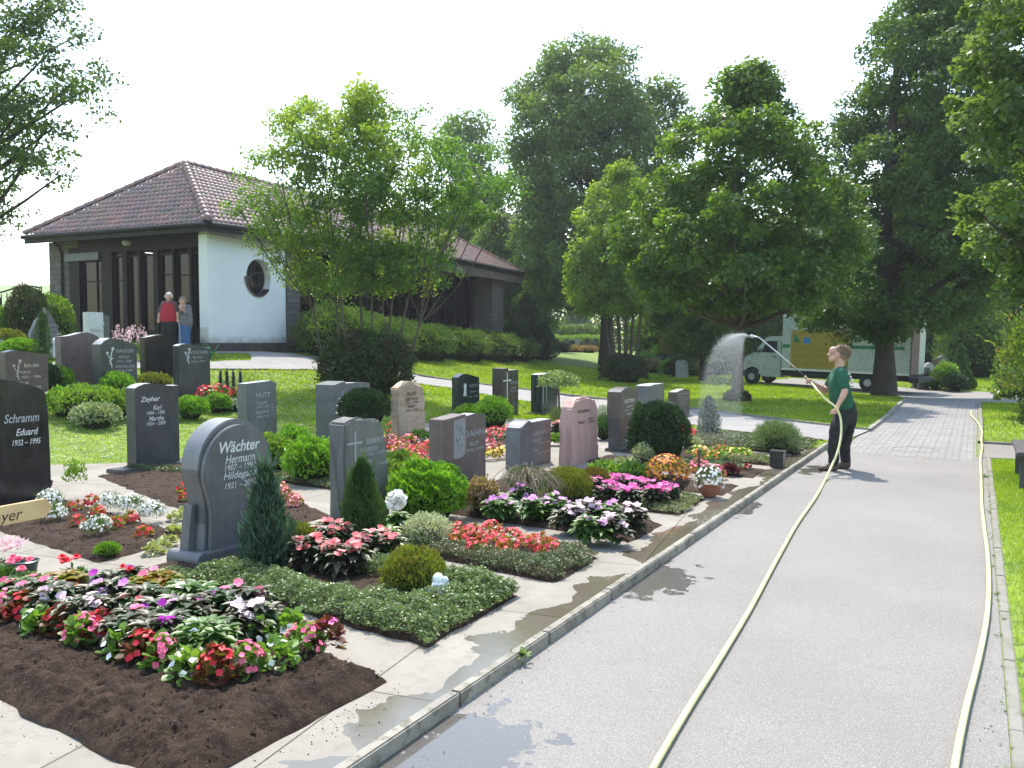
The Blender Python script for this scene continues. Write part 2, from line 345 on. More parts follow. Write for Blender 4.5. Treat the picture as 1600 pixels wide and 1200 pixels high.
# plaza path (grey flags) curving up to the chapel
def m_flag_():
    m, nt, p = newmat('path_flags'); P = coords(nt)
    mp = _n(nt, 'ShaderNodeMapping'); nt.links.new(P, mp.inputs[0]); mp.inputs['Rotation'].default_value = (0, 0, R(20))
    br = _n(nt, 'ShaderNodeTexBrick'); nt.links.new(mp.outputs[0], br.inputs[0]); br.offset = .0; br.inputs['Scale'].default_value = 1; br.inputs['Mortar Size'].default_value = .012
    br.inputs['Brick Width'].default_value = .6; br.inputs['Row Height'].default_value = 3.2; br.inputs['Color1'].default_value = (.19, .18, .178, 1); br.inputs['Color2'].default_value = (.23, .218, .21, 1)
    br.inputs['Mortar'].default_value = (.12, .12, .1, 1)
    c = mix(nt, ramp(nt, noise(nt, 1.3, 6), [(.4, 0.), (.7, .6)]), br.outputs[0], (.27, .25, .23))
    nt.links.new(c, p.inputs['Base Color']); p.inputs['Roughness'].default_value = .85; return m
m_flag = m_flag_()
up = [(1338, 674), (1250, 662), (1150, 649), (1050, 637), (950, 626), (850, 614), (760, 603), (700, 595), (650, 587), (560, 570), (490, 559)]
lo = [(1290, 692), (1230, 684), (1130, 673), (1040, 661), (950, 648), (850, 632), (760, 618), (700, 607), (640, 599), (560, 588), (490, 579)]
upw = [G(*p) for p in up]; low = [G(*p) for p in lo]
upw = [Vector((-1.88, 18.6, 0))] + upw[1:]; low = [Vector((-2.1, 15.9, 0))] + low[1:]
poly = [tuple(p[:2]) for p in upw] + [tuple(p[:2]) for p in reversed(low)]
drape(poly, .03, 'curved_path', m_flag); NOG.append(poly)
p2 = [tuple(G(u, v)[:2]) for u, v in ((490, 579), (400, 578), (216, 577.5), (60, 580), (60, 569), (216, 566), (330, 567), (392, 565), (392, 556), (380, 553.5), (330, 553), (330, 546), (400, 550), (490, 559))]
drape(p2, .034, 'forecourt_path', m_flag); NOG.append(p2)
def edging(pts, w_, h_, name, mt, z=0):
    k = MB(); pts = [Vector((p[0], p[1], 0)) for p in pts]; L = []; 
    for i, p in enumerate(pts):
        t = (pts[min(i + 1, len(pts) - 1)] - pts[max(i - 1, 0)]).normalized(); n = Vector((-t.y, t.x, 0)) * w_ / 2
        zz = float(H(p.x, p.y)) + z; L.append((p + n, p - n, zz))
    vs = []
    for a, b, zz in L: vs += [(a.x, a.y, zz - .1), (a.x, a.y, zz + h_), (b.x, b.y, zz + h_), (b.x, b.y, zz - .1)]
    fs = [(i * 4 + j, i * 4 + j + 1, i * 4 + 5 + j, i * 4 + 4 + j) for i in range(len(L) - 1) for j in range(3)]
    k.add(vs, fs); return tag(k.build(name, mt), kind='structure')
edging([(-1.86, 23)] + [tuple(p[:2]) for p in upw], .08, .07, 'path_kerb', m_kerb)
edging([(-1.99, 31.2), (-1.92, 27), (-1.86, 23)], .09, .08, 'path_kerb', m_kerb)
edging([(.1, 17.3), (.12, 22), (.12, 29.3)], .08, .05, 'path_kerb', m_conc)
edging([(.12, 17.3), (1.2, 17.25), (2.6, 17.1)], .08, .05, 'path_kerb', m_conc)
# ------------------------------------------------------------------ grass blades and daisies
m_grass = LEAF('grass_blade', (.21, .30, .018), (.34, .42, .025), (.16, .25, .015), trans=.45, rough=.5, s=.6)
def fan(n, d0, d1, a0, a1):
    d = rng.uniform(d0, d1, n); a = rng.uniform(a0, a1, n); u = np.tan(a)
    fx = d; lx = d * u
    return -_sy * fx + _cy * lx, _cy * fx + _sy * lx, d
BLD = [(-29, 17.3), (-19.8, 18.2), (-22.5, 44), (-32, 44)]
def lawnmask(x, y):
    ok = np.ones(x.shape, bool)
    for p in NOG + [BLD]: ok &= ~inpoly(x, y, p)
    ok &= ~((x > -2.35) & (x < .27) & (y < 15.6)) & ~((x > -1.95) & (x < .16) & (y < 31))
    return ok
def grass():
    x, y, d = fan(330000, 4.5, 46, -.56, .6); k = lawnmask(x, y) & (y > 1); x, y, d = x[k], y[k], d[k]
    ex = rng.uniform(.24, 2.6, 70000); ey = 3 + 12 * rng.random(70000) ** .8; x = np.concatenate([x, ex]); y = np.concatenate([y, ey]); d = np.concatenate([d, ey * .88])
    n = len(x); D = rdir(n) * .6; D[:, 2] = 1; L = (.03 + .03 * rng.random(n)) * np.clip(d / 16, .8, 1.7)
    P = np.stack([x, y, H(x, y) - .004], 1); lc = LC(); lc.add(P, D, rdir(n), L, L * .2 * np.clip(d / 9, .6, 2.2), T_NEEDLE)
    tag(lc.build('grass', m_grass), 'short mown green lawn grass with longer tufts', kind='stuff')
    x, y, d = fan(9000, 10, 40, -.56, .5); k = lawnmask(x, y) & (x < -2) & (vnoise(x, y, .35, 3) > .45); x, y, d = x[k], y[k], d[k]; n = len(x)
    lc = LC(); P = np.stack([x, y, H(x, y) + .055], 1)
    for a in (0, 1.05, 2.1): lc.add(P + np.array([-math.cos(a), -math.sin(a), 0]) * .014 * np.clip(d / 14, .8, 1.5)[:, None], (math.cos(a), math.sin(a), 0), (0, 0, 1), .028 * np.clip(d / 14, .8, 1.5), .028 * np.clip(d / 14, .8, 1.5), T_ROUND)
    tag(lc.build('daisies', M('daisy', (.8, .8, .76), rough=.6)), 'tiny white daisies sprinkled over the lawn', kind='stuff')
grass()
# ------------------------------------------------------------------ chapel
BO = Vector((-20.5, 18.4, 0)); BE = Vector((-.077, .997, 0)).normalized(); BL = Vector((-.997, -.077, 0)).normalized()
def BP(a, b, z): return BO + BE * a + BL * b + Vector((0, 0, z))
def eavez(a): return float(np.interp(a, [0, 2, 12, 24], [5.45, 5.52, 5.82, 5.72]))
FZ = 1.55
def m_plaster_():
    m, nt, p = newmat('white_plaster'); P = coords(nt); c = mix(nt, ramp(nt, noise(nt, .9, 6), [(.35, 0.), (.7, 1.)]), (.78, .80, .81), (.70, .73, .745)); sp = _n(nt, 'ShaderNodeSeparateXYZ'); nt.links.new(P, sp.inputs[0])
    a = _n(nt, 'ShaderNodeMath', operation='MULTIPLY_ADD'); nt.links.new(noise(nt, 4, 6, .7), a.inputs[0]); a.inputs[1].default_value = .55; nt.links.new(sp.outputs[2], a.inputs[2])
    mr = _n(nt, 'ShaderNodeMapRange'); nt.links.new(a.outputs[0], mr.inputs[0]); mr.inputs[1].default_value = 2.02; mr.inputs[2].default_value = 2.35; mr.inputs[3].default_value = .75; mr.inputs[4].default_value = 0
    nt.links.new(mix(nt, mr.outputs[0], c, (.22, .23, .2)), p.inputs['Base Color']); p.inputs['Roughness'].default_value = .9; nt.links.new(bump(nt, noise(nt, 30, 6, .7), .2, .01), p.inputs['Normal']); return m
m_plaster = m_plaster_()
m_wood = M('dark_stained_wood', (.016, .011, .010), (.022, .015, .013), s=4, spec=.2, rough=.6, b=.2, bs=30)
m_fascia = M('dark_fascia', (.018, .017, .019), (.028, .027, .028), s=2, spec=.25, rough=.6)
m_soffit = M('soffit_wood', (.10, .075, .055), (.14, .11, .08), s=3, rough=.8)
m_plinth = M('dark_plinth', (.05, .042, .038), (.085, .07, .06), s=3, rough=.9, b=.5, bs=20)
def m_glass_():
    m, nt, p = newmat('dark_glass'); p.inputs['Base Color'].default_value = (.008, .009, .011, 1); p.inputs['Roughness'].default_value = .03; p.inputs['IOR'].default_value = 1.5; p.inputs['Specular IOR Level'].default_value = .36
    nt.links.new(bump(nt, noise(nt, .9, 2), .12, .02), p.inputs['Normal']); return m
m_glass = m_glass_()
def m_brickwork(name, c1, c2, mo, bw, rh, rot=(0, 0, 0)):
    m, nt, p = newmat(name); P = coords(nt)
    sp = _n(nt, 'ShaderNodeSeparateXYZ'); nt.links.new(P, sp.inputs[0]); ad = _n(nt, 'ShaderNodeMath', operation='ADD'); nt.links.new(sp.outputs[0], ad.inputs[0]); nt.links.new(sp.outputs[1], ad.inputs[1])
    cb = _n(nt, 'ShaderNodeCombineXYZ'); nt.links.new(ad.outputs[0], cb.inputs[0]); nt.links.new(sp.outputs[2], cb.inputs[1])
    br = _n(nt, 'ShaderNodeTexBrick'); nt.links.new(cb.outputs[0], br.inputs[0]); br.inputs['Scale'].default_value = 1; br.inputs['Brick Width'].default_value = bw; br.inputs['Row Height'].default_value = rh
    br.inputs['Mortar Size'].default_value = .012; br.inputs['Color1'].default_value = (*c1, 1); br.inputs['Color2'].default_value = (*c2, 1); br.inputs['Mortar'].default_value = (*mo, 1)
    c = mix(nt, ramp(nt, noise(nt, 7, 5), [(.4, 0.), (.7, .7)]), br.outputs[0], tuple(a * .55 for a in c1)); nt.links.new(c, p.inputs['Base Color']); p.inputs['Roughness'].default_value = .9
    h = _n(nt, 'ShaderNodeMath', operation='SUBTRACT'); nt.links.new(noise(nt, 25, 5), h.inputs[0]); nt.links.new(br.outputs[1], h.inputs[1]); nt.links.new(bump(nt, h.outputs[0], .8, .015), p.inputs['Normal']); return m
m_stonew = m_brickwork('stone_blocks', (.12, .105, .095), (.17, .15, .135), (.07, .06, .055), .5, .2)
m_tile = M('roof_tile', (.25, .125, .095), (.34, .175, .125), s=.9, rough=.5, spec=.6, isl=(.18, .115, .105), islr=.5, c3=(.16, .14, .07), s3=1.1)
chapel = empty('chapel', BP(0, 0, FZ)); tag(chapel, 'low chapel with hipped tiled roof, white wall with round window and dark glazed fronts', 'chapel')
def bpart(mb, name, mt, parent=chapel, **k):
    off = chapel.location; mb.v = [tuple(Vector(v) - off) for v in mb.v]
    o = mb.build(name, mt, parent if parent is chapel else None, **k)
    if parent is not chapel: o.parent = parent
    return o
def slab(mb, a0, a1, b0, b1, z0, z1, m=0, z1b=None):
    z1b = z1 if z1b is None else z1b
    vs = [BP(a0, b0, z0), BP(a1, b0, z0), BP(a1, b1, z0), BP(a0, b1, z0), BP(a0, b0, z1), BP(a1, b0, z1b), BP(a1, b1, z1b), BP(a0, b1, z1)]
    return mb.add(vs, [(0, 3, 2, 1), (4, 5, 6, 7), (0, 1, 5, 4), (1, 2, 6, 5), (2, 3, 7, 6), (3, 0, 4, 7)], m)
# white wall with a real round opening
WB = .35; a0, a1 = .3, 3.98; ca, cz, cr = 2.62, 3.98, .6
def white_wall():
    n = 40; mb = MB(); vs = []; fs = []
    zt = lambda a: eavez(a) - .30 + .05 * a
    for b in (WB, WB + .35):
        for k in range(n):
            an = 2 * math.pi * k / n; c, s = math.cos(an), math.sin(an)
            ts = []
            if c > 1e-6: ts.append((a1 - ca) / c)
            if c < -1e-6: ts.append((a0 - ca) / c)
            if s > 1e-6: ts.append((5.2 - cz) / s)
            if s < -1e-6: ts.append((1.8 - cz) / s)
            t = min(ts); oa, oz = ca + c * t, cz + s * t
            if oz > 5.19: oz = 5.2
            vs += [BP(ca + c * cr, b, cz + s * cr * 1.02), BP(oa, b, oz)]
    for k in range(n):
        j = (k + 1) % n
        fs += [(2 * k, 2 * k + 1, 2 * j + 1, 2 * j), (2 * n + 2 * k, 2 * n + 2 * j, 2 * n + 2 * j + 1, 2 * n + 2 * k + 1), (2 * k, 2 * j, 2 * n + 2 * j, 2 * n + 2 * k), (2 * k + 1, 2 * n + 2 * k + 1, 2 * n + 2 * j + 1, 2 * j + 1)]
    mb.add(vs, fs)
    # fill the four corner triangles and top band
    for (oa, oz) in ((a0, 1.8), (a1, 1.8), (a0, 5.2), (a1, 5.2)):
        best = sorted(range(n), key=lambda k: (Vector(mb.v[2 * k + 1]) - BP(oa, WB, oz)).length)[:2]
        i, j = best; c1 = len(mb.v); mb.v += [tuple(BP(oa, WB, oz)), tuple(BP(oa, WB + .35, oz))]
        mb.f += [(2 * i + 1, 2 * j + 1, c1), (2 * n + 2 * i + 1, 2 * n + 2 * j + 1, c1 + 1)]; mb.m += [0, 0]
    slab(mb, a0, a1, WB, WB + .35, 5.2, zt(a0) + .16, z1b=zt(a1) + .1)
    bpart(mb, 'white_wall', m_plaster)
white_wall()
rw = MB()
ring = lambda r, b: [BP(ca + r * math.cos(2 * math.pi * k / 40), b, cz + r * 1.02 * math.sin(2 * math.pi * k / 40)) for k in range(40)]
rw.add(ring(cr, WB + .28), [tuple(range(40))]); rwo = bpart(rw, 'round_window', m_glass)
rf = MB(); A, B_ = ring(cr - .002, WB + .262), ring(cr - .05, WB + .262); rf.add(A + B_, [(k, (k + 1) % 40, 40 + (k + 1) % 40, 40 + k) for k in range(40)])
for s_ in (((-.5, -.05), (-.1, .0), (.15, .2), (.58, .15)), ((-.1, 0), (-.1, -.56)), ((-.12, .02), (-.2, .5)), ((0, .1), (.12, .58)), ((-.1, 0), (.2, -.25), (.5, -.2)), ((-.1, .0), (-.02, .55))):
    rf.tube([BP(ca + p[0], WB + .255, cz + p[1]) for p in s_], .012, 5)
bpart(rf, 'window_frame', M('window_bars', (.09, .08, .08), rough=.5), rwo)
fl = MB(); ks = range(20, 37); inn = [BP(ca + (cr - .0) * math.cos(2 * math.pi * k / 40), WB - .03, cz + cr * 1.02 * math.sin(2 * math.pi * k / 40)) for k in ks]
out = [BP(ca + (cr + .11 * (1 - (k - 20) / 17)) * math.cos(2 * math.pi * k / 40), WB - .03, cz + (cr + .11 * (1 - (k - 20) / 17)) * 1.02 * math.sin(2 * math.pi * k / 40)) for k in ks]
bk = [BP(ca + (cr - .0) * math.cos(2 * math.pi * k / 40), WB + .25, cz + cr * 1.0 * math.sin(2 * math.pi * k / 40)) for k in ks]; n_ = len(inn)
fl.add(inn + out + bk, [(i, i + 1, n_ + i + 1, n_ + i) for i in range(n_ - 1)] + [(i, i + 1, 2 * n_ + i + 1, 2 * n_ + i) for i in range(n_ - 1)])
bpart(fl, 'window_sill', M('copper_flashing', (.07, .04, .038), rough=.5), rwo)
pb = MB(); slab(pb, .2, 3.7, .3, .8, 1.0, 1.79); slab(pb, 3.7, 5.6, .1, .6, .9, 1.72); slab(pb, 5.0, 12.5, -.5, -.1, .5, 1.35, z1b=1.1); bpart(pb, 'plinth', m_plinth)
# stone walls and piers
sw = MB(); slab(sw, 3.98, 4.7, .3, 2.2, 1.2, 5.45); bpart(sw, 'stone_wall', m_stonew)
sw = MB(); slab(sw, 21.0, 22.4, .5, 1.6, .6, 5.3); bpart(sw, 'stone_wall', m_stonew)
sw = MB(); slab(sw, .75, 2.2, 6.5, 8.0, 1.2, 5.3); bpart(sw, 'stone_wall', m_stonew)
# rear body so that the roof has walls under it from every side
rb = MB(); slab(rb, 3.5, 22.3, 7.6, 8.0, 1.0, 5.3); slab(rb, 22.0, 22.4, 1.6, 8.0, .6, 5.3); bpart(rb, 'rear_wall', m_stonew)
# front glazing on b from 0.7 to 6.5
def glaz(name, a, b0, b1, z0, z1, transoms, along='b', muls=()):
    g = MB()
    if along == 'b': slab(g, a + .03, a + .05, b0, b1, z0, z1)
    else: slab(g, b0, b1, a + .03, a + .05, z0, z1)
    w_ = bpart(g, name, m_glass); f = MB(); t = .035
    def bar(p0, p1, q0, q1, dd=.04):
        if along == 'b': slab(f, a - dd + .02, a + .028, p0, p1, q0, q1)
        else: slab(f, p0, p1, a - dd + .02, a + .028, q0, q1)
    bar(b0, b1, z0, z0 + .06); bar(b0, b1, z1 - .06, z1); bar(b0, b0 + .05, z0 + .06, z1 - .06); bar(b1 - .05, b1, z0 + .06, z1 - .06)
    for tz in transoms: bar(b0 + .05, b1 - .05, tz - t / 2, tz + t / 2, .036)
    for mz in muls: bar(mz - t / 2, mz + t / 2, z0 + .06, z1 - .06, .032)
    bpart(f, 'window_frame', m_wood, w_); return w_
def ub(u, a):        # b coordinate of the front wall point seen at photo column u
    r = ray(u, 400); p0 = BO + BE * a
    # p0 + BL*b = t*r
    det = BL.x * -r[1] + r[0] * BL.y; return (-p0.x * -r[1] + -r[0] * p0.y) / det
A0 = .85
def bays():
    edges = [(112, 162, (433,), 'w'), (179, 195, (433,), 'w'), (202, 219, (), 'w'), (223, 243, (), 'w'), (251, 273, (427,), 'd'), (276, 299, (429,), 'd'), (303, 322, (470,), 'w')]
    posts = MB(); prev = ub(104, A0)
    for i, (u0, u1, tr, k) in enumerate(edges):
        bA, bB = ub(u0, A0), ub(u1, A0)          # bA > bB
        slab(posts, A0 - .12, A0 + .1, bA + .005, prev if i else 6.5, FZ - .3, 5.05); prev = bB - .005
        z0 = 2.15 if k == 'w' else 1.72
        if k == 'w': slab(posts, A0 - .03, A0 + .08, bB, bA, FZ - .3, 2.145)
        glaz('glazing' if k == 'w' else 'glazed_door', A0, bB, bA, z0, 4.72 if i else 4.62, [CAMZ + (536 - v) / 49.0 for v in tr] + ([2.45] if k == 'd' else []), muls=((bA + (bB - bA) * .31, bA + (bB - bA) * .78) if i == 0 else ()))
    slab(posts, A0 - .12, A0 + .1, .7, prev, FZ - .3, 5.05)
    slab(posts, A0 - .14, A0 + .3, .7, 6.5, 4.83, 5.4)
    bpart(posts, 'timber_front', m_wood)
    hb = MB(); bA, bB = ub(108, A0), ub(161, A0); slab(hb, A0 - .2, A0 - .125, bB, bA, 4.6, 4.86); bpart(hb, 'shutter_box', M('grey_metal_box', (.12, .12, .13), rough=.5))
bays()
dp = MB(); pt = [BP(.45, 7.35, 5.25), BP(.62, 7.3, 5.1), BP(.69, 7.3, 4.9), BP(.69, 7.3, 1.5)]; dp.tube(pt, .045, 8); bpart(dp, 'downpipe', m_fascia, smooth=True)
wl = MB(); wl.lathe([(0, -.02), (.12, 0), (.16, .08), (.14, .14), (0, .15)], 16, c=BP(.45, 3.9, 4.98)); bpart(wl, 'wall_lamp', M('lamp_glass', (.35, .33, .3), rough=.4), smooth=True)
# side glazing, recessed
def side():
    posts = MB(); b = 1.9; n = 9; aa = np.linspace(4.7, 21.0, n + 1)
    for i in range(n):
        slab(posts, aa[i], aa[i] + .16, b - .1, b + .12, .9, 5.4)
        glaz('side_glazing', b, aa[i] + .165, aa[i + 1] - .005, 1.6, 5.25, [2.6, 4.3], along='a', muls=((aa[i] + aa[i + 1]) / 2 + .08,))
    slab(posts, 4.5, 21.0, b - .05, b + .1, .8, 1.6)
    slab(posts, 4.5, 21.0, .6, .8, 5.28, 5.62)
    for a in (9.2, 14.8): slab(posts, a, a + .25, .62, .82, .8, 5.3)
    bpart(posts, 'timber_side', m_wood)
side()
# ceiling / soffit under the roof
sf = MB()
sf.add([BP(.12, .12, eavez(0) - .12), BP(24, .12, eavez(24) - .12), BP(24, 8.1, eavez(24) - .12), BP(.12, 8.1, eavez(0) - .12)], [(0, 1, 2, 3)])
bpart(sf, 'soffit', m_soffit)
# dark interior so that nothing is seen through
# roof: solid slopes, tiles, hips, gutter
RZ = 8.12; pa, pb_ = 3.2, 24 - 3.4; HB = 4.1; EB = 8.2
def roof():
    base = MB(); E = [BP(0, 0, eavez(0)), BP(24, 0, eavez(24)), BP(24, EB, eavez(24)), BP(0, EB, eavez(0)), BP(pa, HB, RZ), BP(pb_, HB, RZ)]
    lo_ = [v - Vector((0, 0, .1)) for v in E]
    mid = BP(12, 0, eavez(12)); base.add([v - Vector((0, 0, .05)) for v in E], [(0, 3, 4), (1, 5, 2), (2, 5, 4, 3), (0, 1, 2, 3), (0, 4, 5, 1)])
    r = bpart(base, 'roof', M('roof_underlay', (.05, .035, .03), rough=.9))
    tl = MB()
    def tiles(org, du, dv, nu, nv, inside, zf):
        # du: tile step along eave, dv: horizontal step up the slope
        for j in range(nv):
            for i in range(nu):
                c = (i + .5) / nu, (j + .5) / nv
                if not inside(*c): continue
                u0, u1, v0, v1 = i / nu, (i + 1.12) / nu, j / nv, (j + 1.18) / nv; jit = rnd.uniform(-.006, .006)
                vs = []
                for vv, lift in ((v0, .05), (v1, .0)):
                    for q, hgt in ((0, .0), (.14, .035), (.3, .046), (.46, .03), (.6, .0), (.8, -.01), (1.0, .0)):
                        P, N = zf(u0 + (u1 - u0) * q, vv); vs.append(P + N * (hgt + lift + jit + .02))
                    # (7 per row)
                vs += [v - Vector((0, 0, .03)) for v in vs[:7]]
                fs = [(k, k + 1, 8 + k, 7 + k) for k in range(6)] + [(14 + k, 15 + k, k + 1, k) for k in range(6)]
                tl.add(vs, fs)
    def side_f(s, t):           # s along the eave 0..1, t up the slope
        a = s * 24; E_ = BP(a, 0, eavez(a)); T = BP(a, HB, RZ); return E_.lerp(T, t), (BL * -.54 + Vector((0, 0, .84)))
    tiles(None, 0, 0, 112, 16, lambda s, t: t * pa < s * 24 < 24 - t * 3.4, side_f)
    def front_f(s, t):
        E_ = BP(0, s * EB, eavez(0)); T = BP(pa, s * EB, RZ); return E_.lerp(T, t), (BE * -.64 + Vector((0, 0, .77)))
    tiles(None, 0, 0, 42, 15, lambda s, t: t * .5 < s < 1 - t * .5, front_f)
    def far_f(s, t):
        E_ = BP(24, s * EB, eavez(24)); T = BP(pb_, s * EB, RZ); return E_.lerp(T, t), (BE * .6 + Vector((0, 0, .77)))
    tiles(None, 0, 0, 30, 13, lambda s, t: t * .5 < s < 1 - t * .5, far_f)
    bpart(tl, 'roof_tiles', m_tile, r, smooth='all')
    hc = MB()
    def caps(p, q, rad=.13, n=None):
        L = (q - p).length; n = n or int(L / .36)
        for i in range(n):
            s = p.lerp(q, i / n); e = p.lerp(q, (i + 1.1) / n); t = (e - s).normalized(); sd_ = t.cross(Vector((0, 0, 1))).normalized(); upv = sd_.cross(t)
            vs = []
            for P, rr in ((s, rad * 1.12), (e, rad * .92)):
                for k in range(7):
                    an = math.pi * k / 6; vs.append(P + sd_ * math.cos(an) * rr + upv * math.sin(an) * rr)
            hc.add(vs, [(k, k + 1, 8 + k, 7 + k) for k in range(6)] + [(0, 1, 2, 3, 4, 5, 6)])
    up_ = Vector((0, 0, .06)); caps(E[0] + up_, E[4] + up_); caps(E[3] + up_, E[4] + up_); caps(E[1] + up_, E[5] + up_); caps(E[2] + up_, E[5] + up_); caps(E[4] + up_, E[5] + up_)
    bpart(hc, 'ridge_tiles', m_tile, r, smooth='all')
    gt = MB()
    def gut(ps):
        for i in range(len(ps) - 1):
            p, q = ps[i], ps[i + 1]; t = (q - p).normalized(); n = Vector((t.y, -t.x, 0))
            gt.add([p + n * .02 + Vector((0, 0, -.26)), q + n * .02 + Vector((0, 0, -.26)), q + n * .02, p + n * .02, p - n * .06 + Vector((0, 0, -.26)), q - n * .06 + Vector((0, 0, -.26)), q - n * .06, p - n * .06], [(0, 1, 2, 3), (4, 7, 6, 5), (0, 4, 5, 1), (2, 6, 7, 3), (0, 3, 7, 4), (1, 5, 6, 2)])
            c = p - n * 0; gt.tube([p + n * .1 + Vector((0, 0, -.05)), q + n * .1 + Vector((0, 0, -.05))], .07, 8)
    gut([BP(0, 0, eavez(0)), BP(2, 0, eavez(2)), BP(12, 0, eavez(12)), BP(24, 0, eavez(24)), BP(24, EB, eavez(24))]); gut([BP(0, EB, eavez(0)), BP(0, 0, eavez(0))])
    bpart(gt, 'gutter', m_fascia, r)
    sb = MB(); slab(sb, .12, 24, .0, .1, 5.12, 5.34, z1b=5.6)
    bpart(sb, 'fascia_board', m_soffit, r)
roof()
fr = MB(); slab(fr, -.5, 7, 3.3, 9, FZ - .4, FZ + .0); 
# ------------------------------------------------------------------ trees
m_bark = M('bark', (.07, .055, .042), (.11, .09, .07), s=3, rough=.95, b=.9, bs=18, bd=.03)
m_barkdk = M('bark_dark', (.035, .028, .022), (.06, .05, .04), s=3, rough=.95, b=.9, bs=18, bd=.03)
L_maple = LEAF('leaf_maple', (.06, .125, .022), (.17, .26, .035), (.045, .10, .02), trans=.48, rough=.38, s=1.2)
L_multi = LEAF('leaf_multistem', (.06, .14, .03), (.12, .22, .04), (.22, .29, .035), trans=.52, rough=.5, s=.22)
L_dark = LEAF('leaf_dark', (.05, .10, .022), (.10, .17, .032), (.042, .085, .022), trans=.45, rough=.5, s=.5)
L_mid = LEAF('leaf_mid', (.085, .145, .045), (.14, .21, .055), (.07, .12, .04), trans=.5, rough=.45, s=.5)
L_yel = LEAF('leaf_yellowgreen', (.15, .24, .03), (.25, .32, .035), (.10, .18, .025), trans=.5, rough=.5, s=.8)
L_pale = LEAF('leaf_pale', (.07, .12, .04), (.12, .18, .05), (.05, .09, .03), trans=.45, rough=.5, s=.8)
L_lime = LEAF('leaf_lime', (.06, .12, .03), (.16, .24, .06), (.12, .17, .07), trans=.45, rough=.35, s=1)
def leafclump(lc, c, r, n, size, flat=.75, up=.5, drop=.0, tm=T_KITE, asp=.55, inner=.35):
    d = rdir(n); rr = r * np.abs(inner + (1 - inner) * rng.random(n) ** .6 + rng.normal(0, .09, n)); sc = rng.uniform(.7, 1.4, 3) * np.array([1, 1, flat]); q = d * rr[:, None] * sc; an = rng.uniform(0, 3.14); ca_, sa_ = math.cos(an), math.sin(an); ti = rng.normal(0, .25)
    P = np.asarray(c) + np.stack([q[:, 0] * ca_ - q[:, 1] * sa_, q[:, 0] * sa_ + q[:, 1] * ca_, q[:, 2] + q[:, 0] * ti], 1)
    N = _norm(d * .6 + rdir(n) * .7 + np.array([0, 0, up])); D = _norm(np.cross(N, rdir(n)) + np.array([0, 0, -drop]) + d * .25)
    L = size * (.65 + .7 * rng.random(n)); lc.add(P - D * (L / 2)[:, None], D, N, L, L * asp, tm)
def limb(mb, p, q, r0, r1, sag=.15, n=5, seg=6, m=0):
    p = Vector(p); q = Vector(q); L = (q - p).length; pts = []; rad = []; o = Vector(rdir(1)[0]) * L * .06
    for i in range(n + 1):
        t = i / n; z = math.sin(t * math.pi) * L * sag * .5; pts.append(p.lerp(q, t) + o * math.sin(t * math.pi) + Vector((0, 0, -z))); rad.append(r0 * (1 - t) + r1 * t)
    mb.tube(pts, rad, seg, m, cap=False); return pts
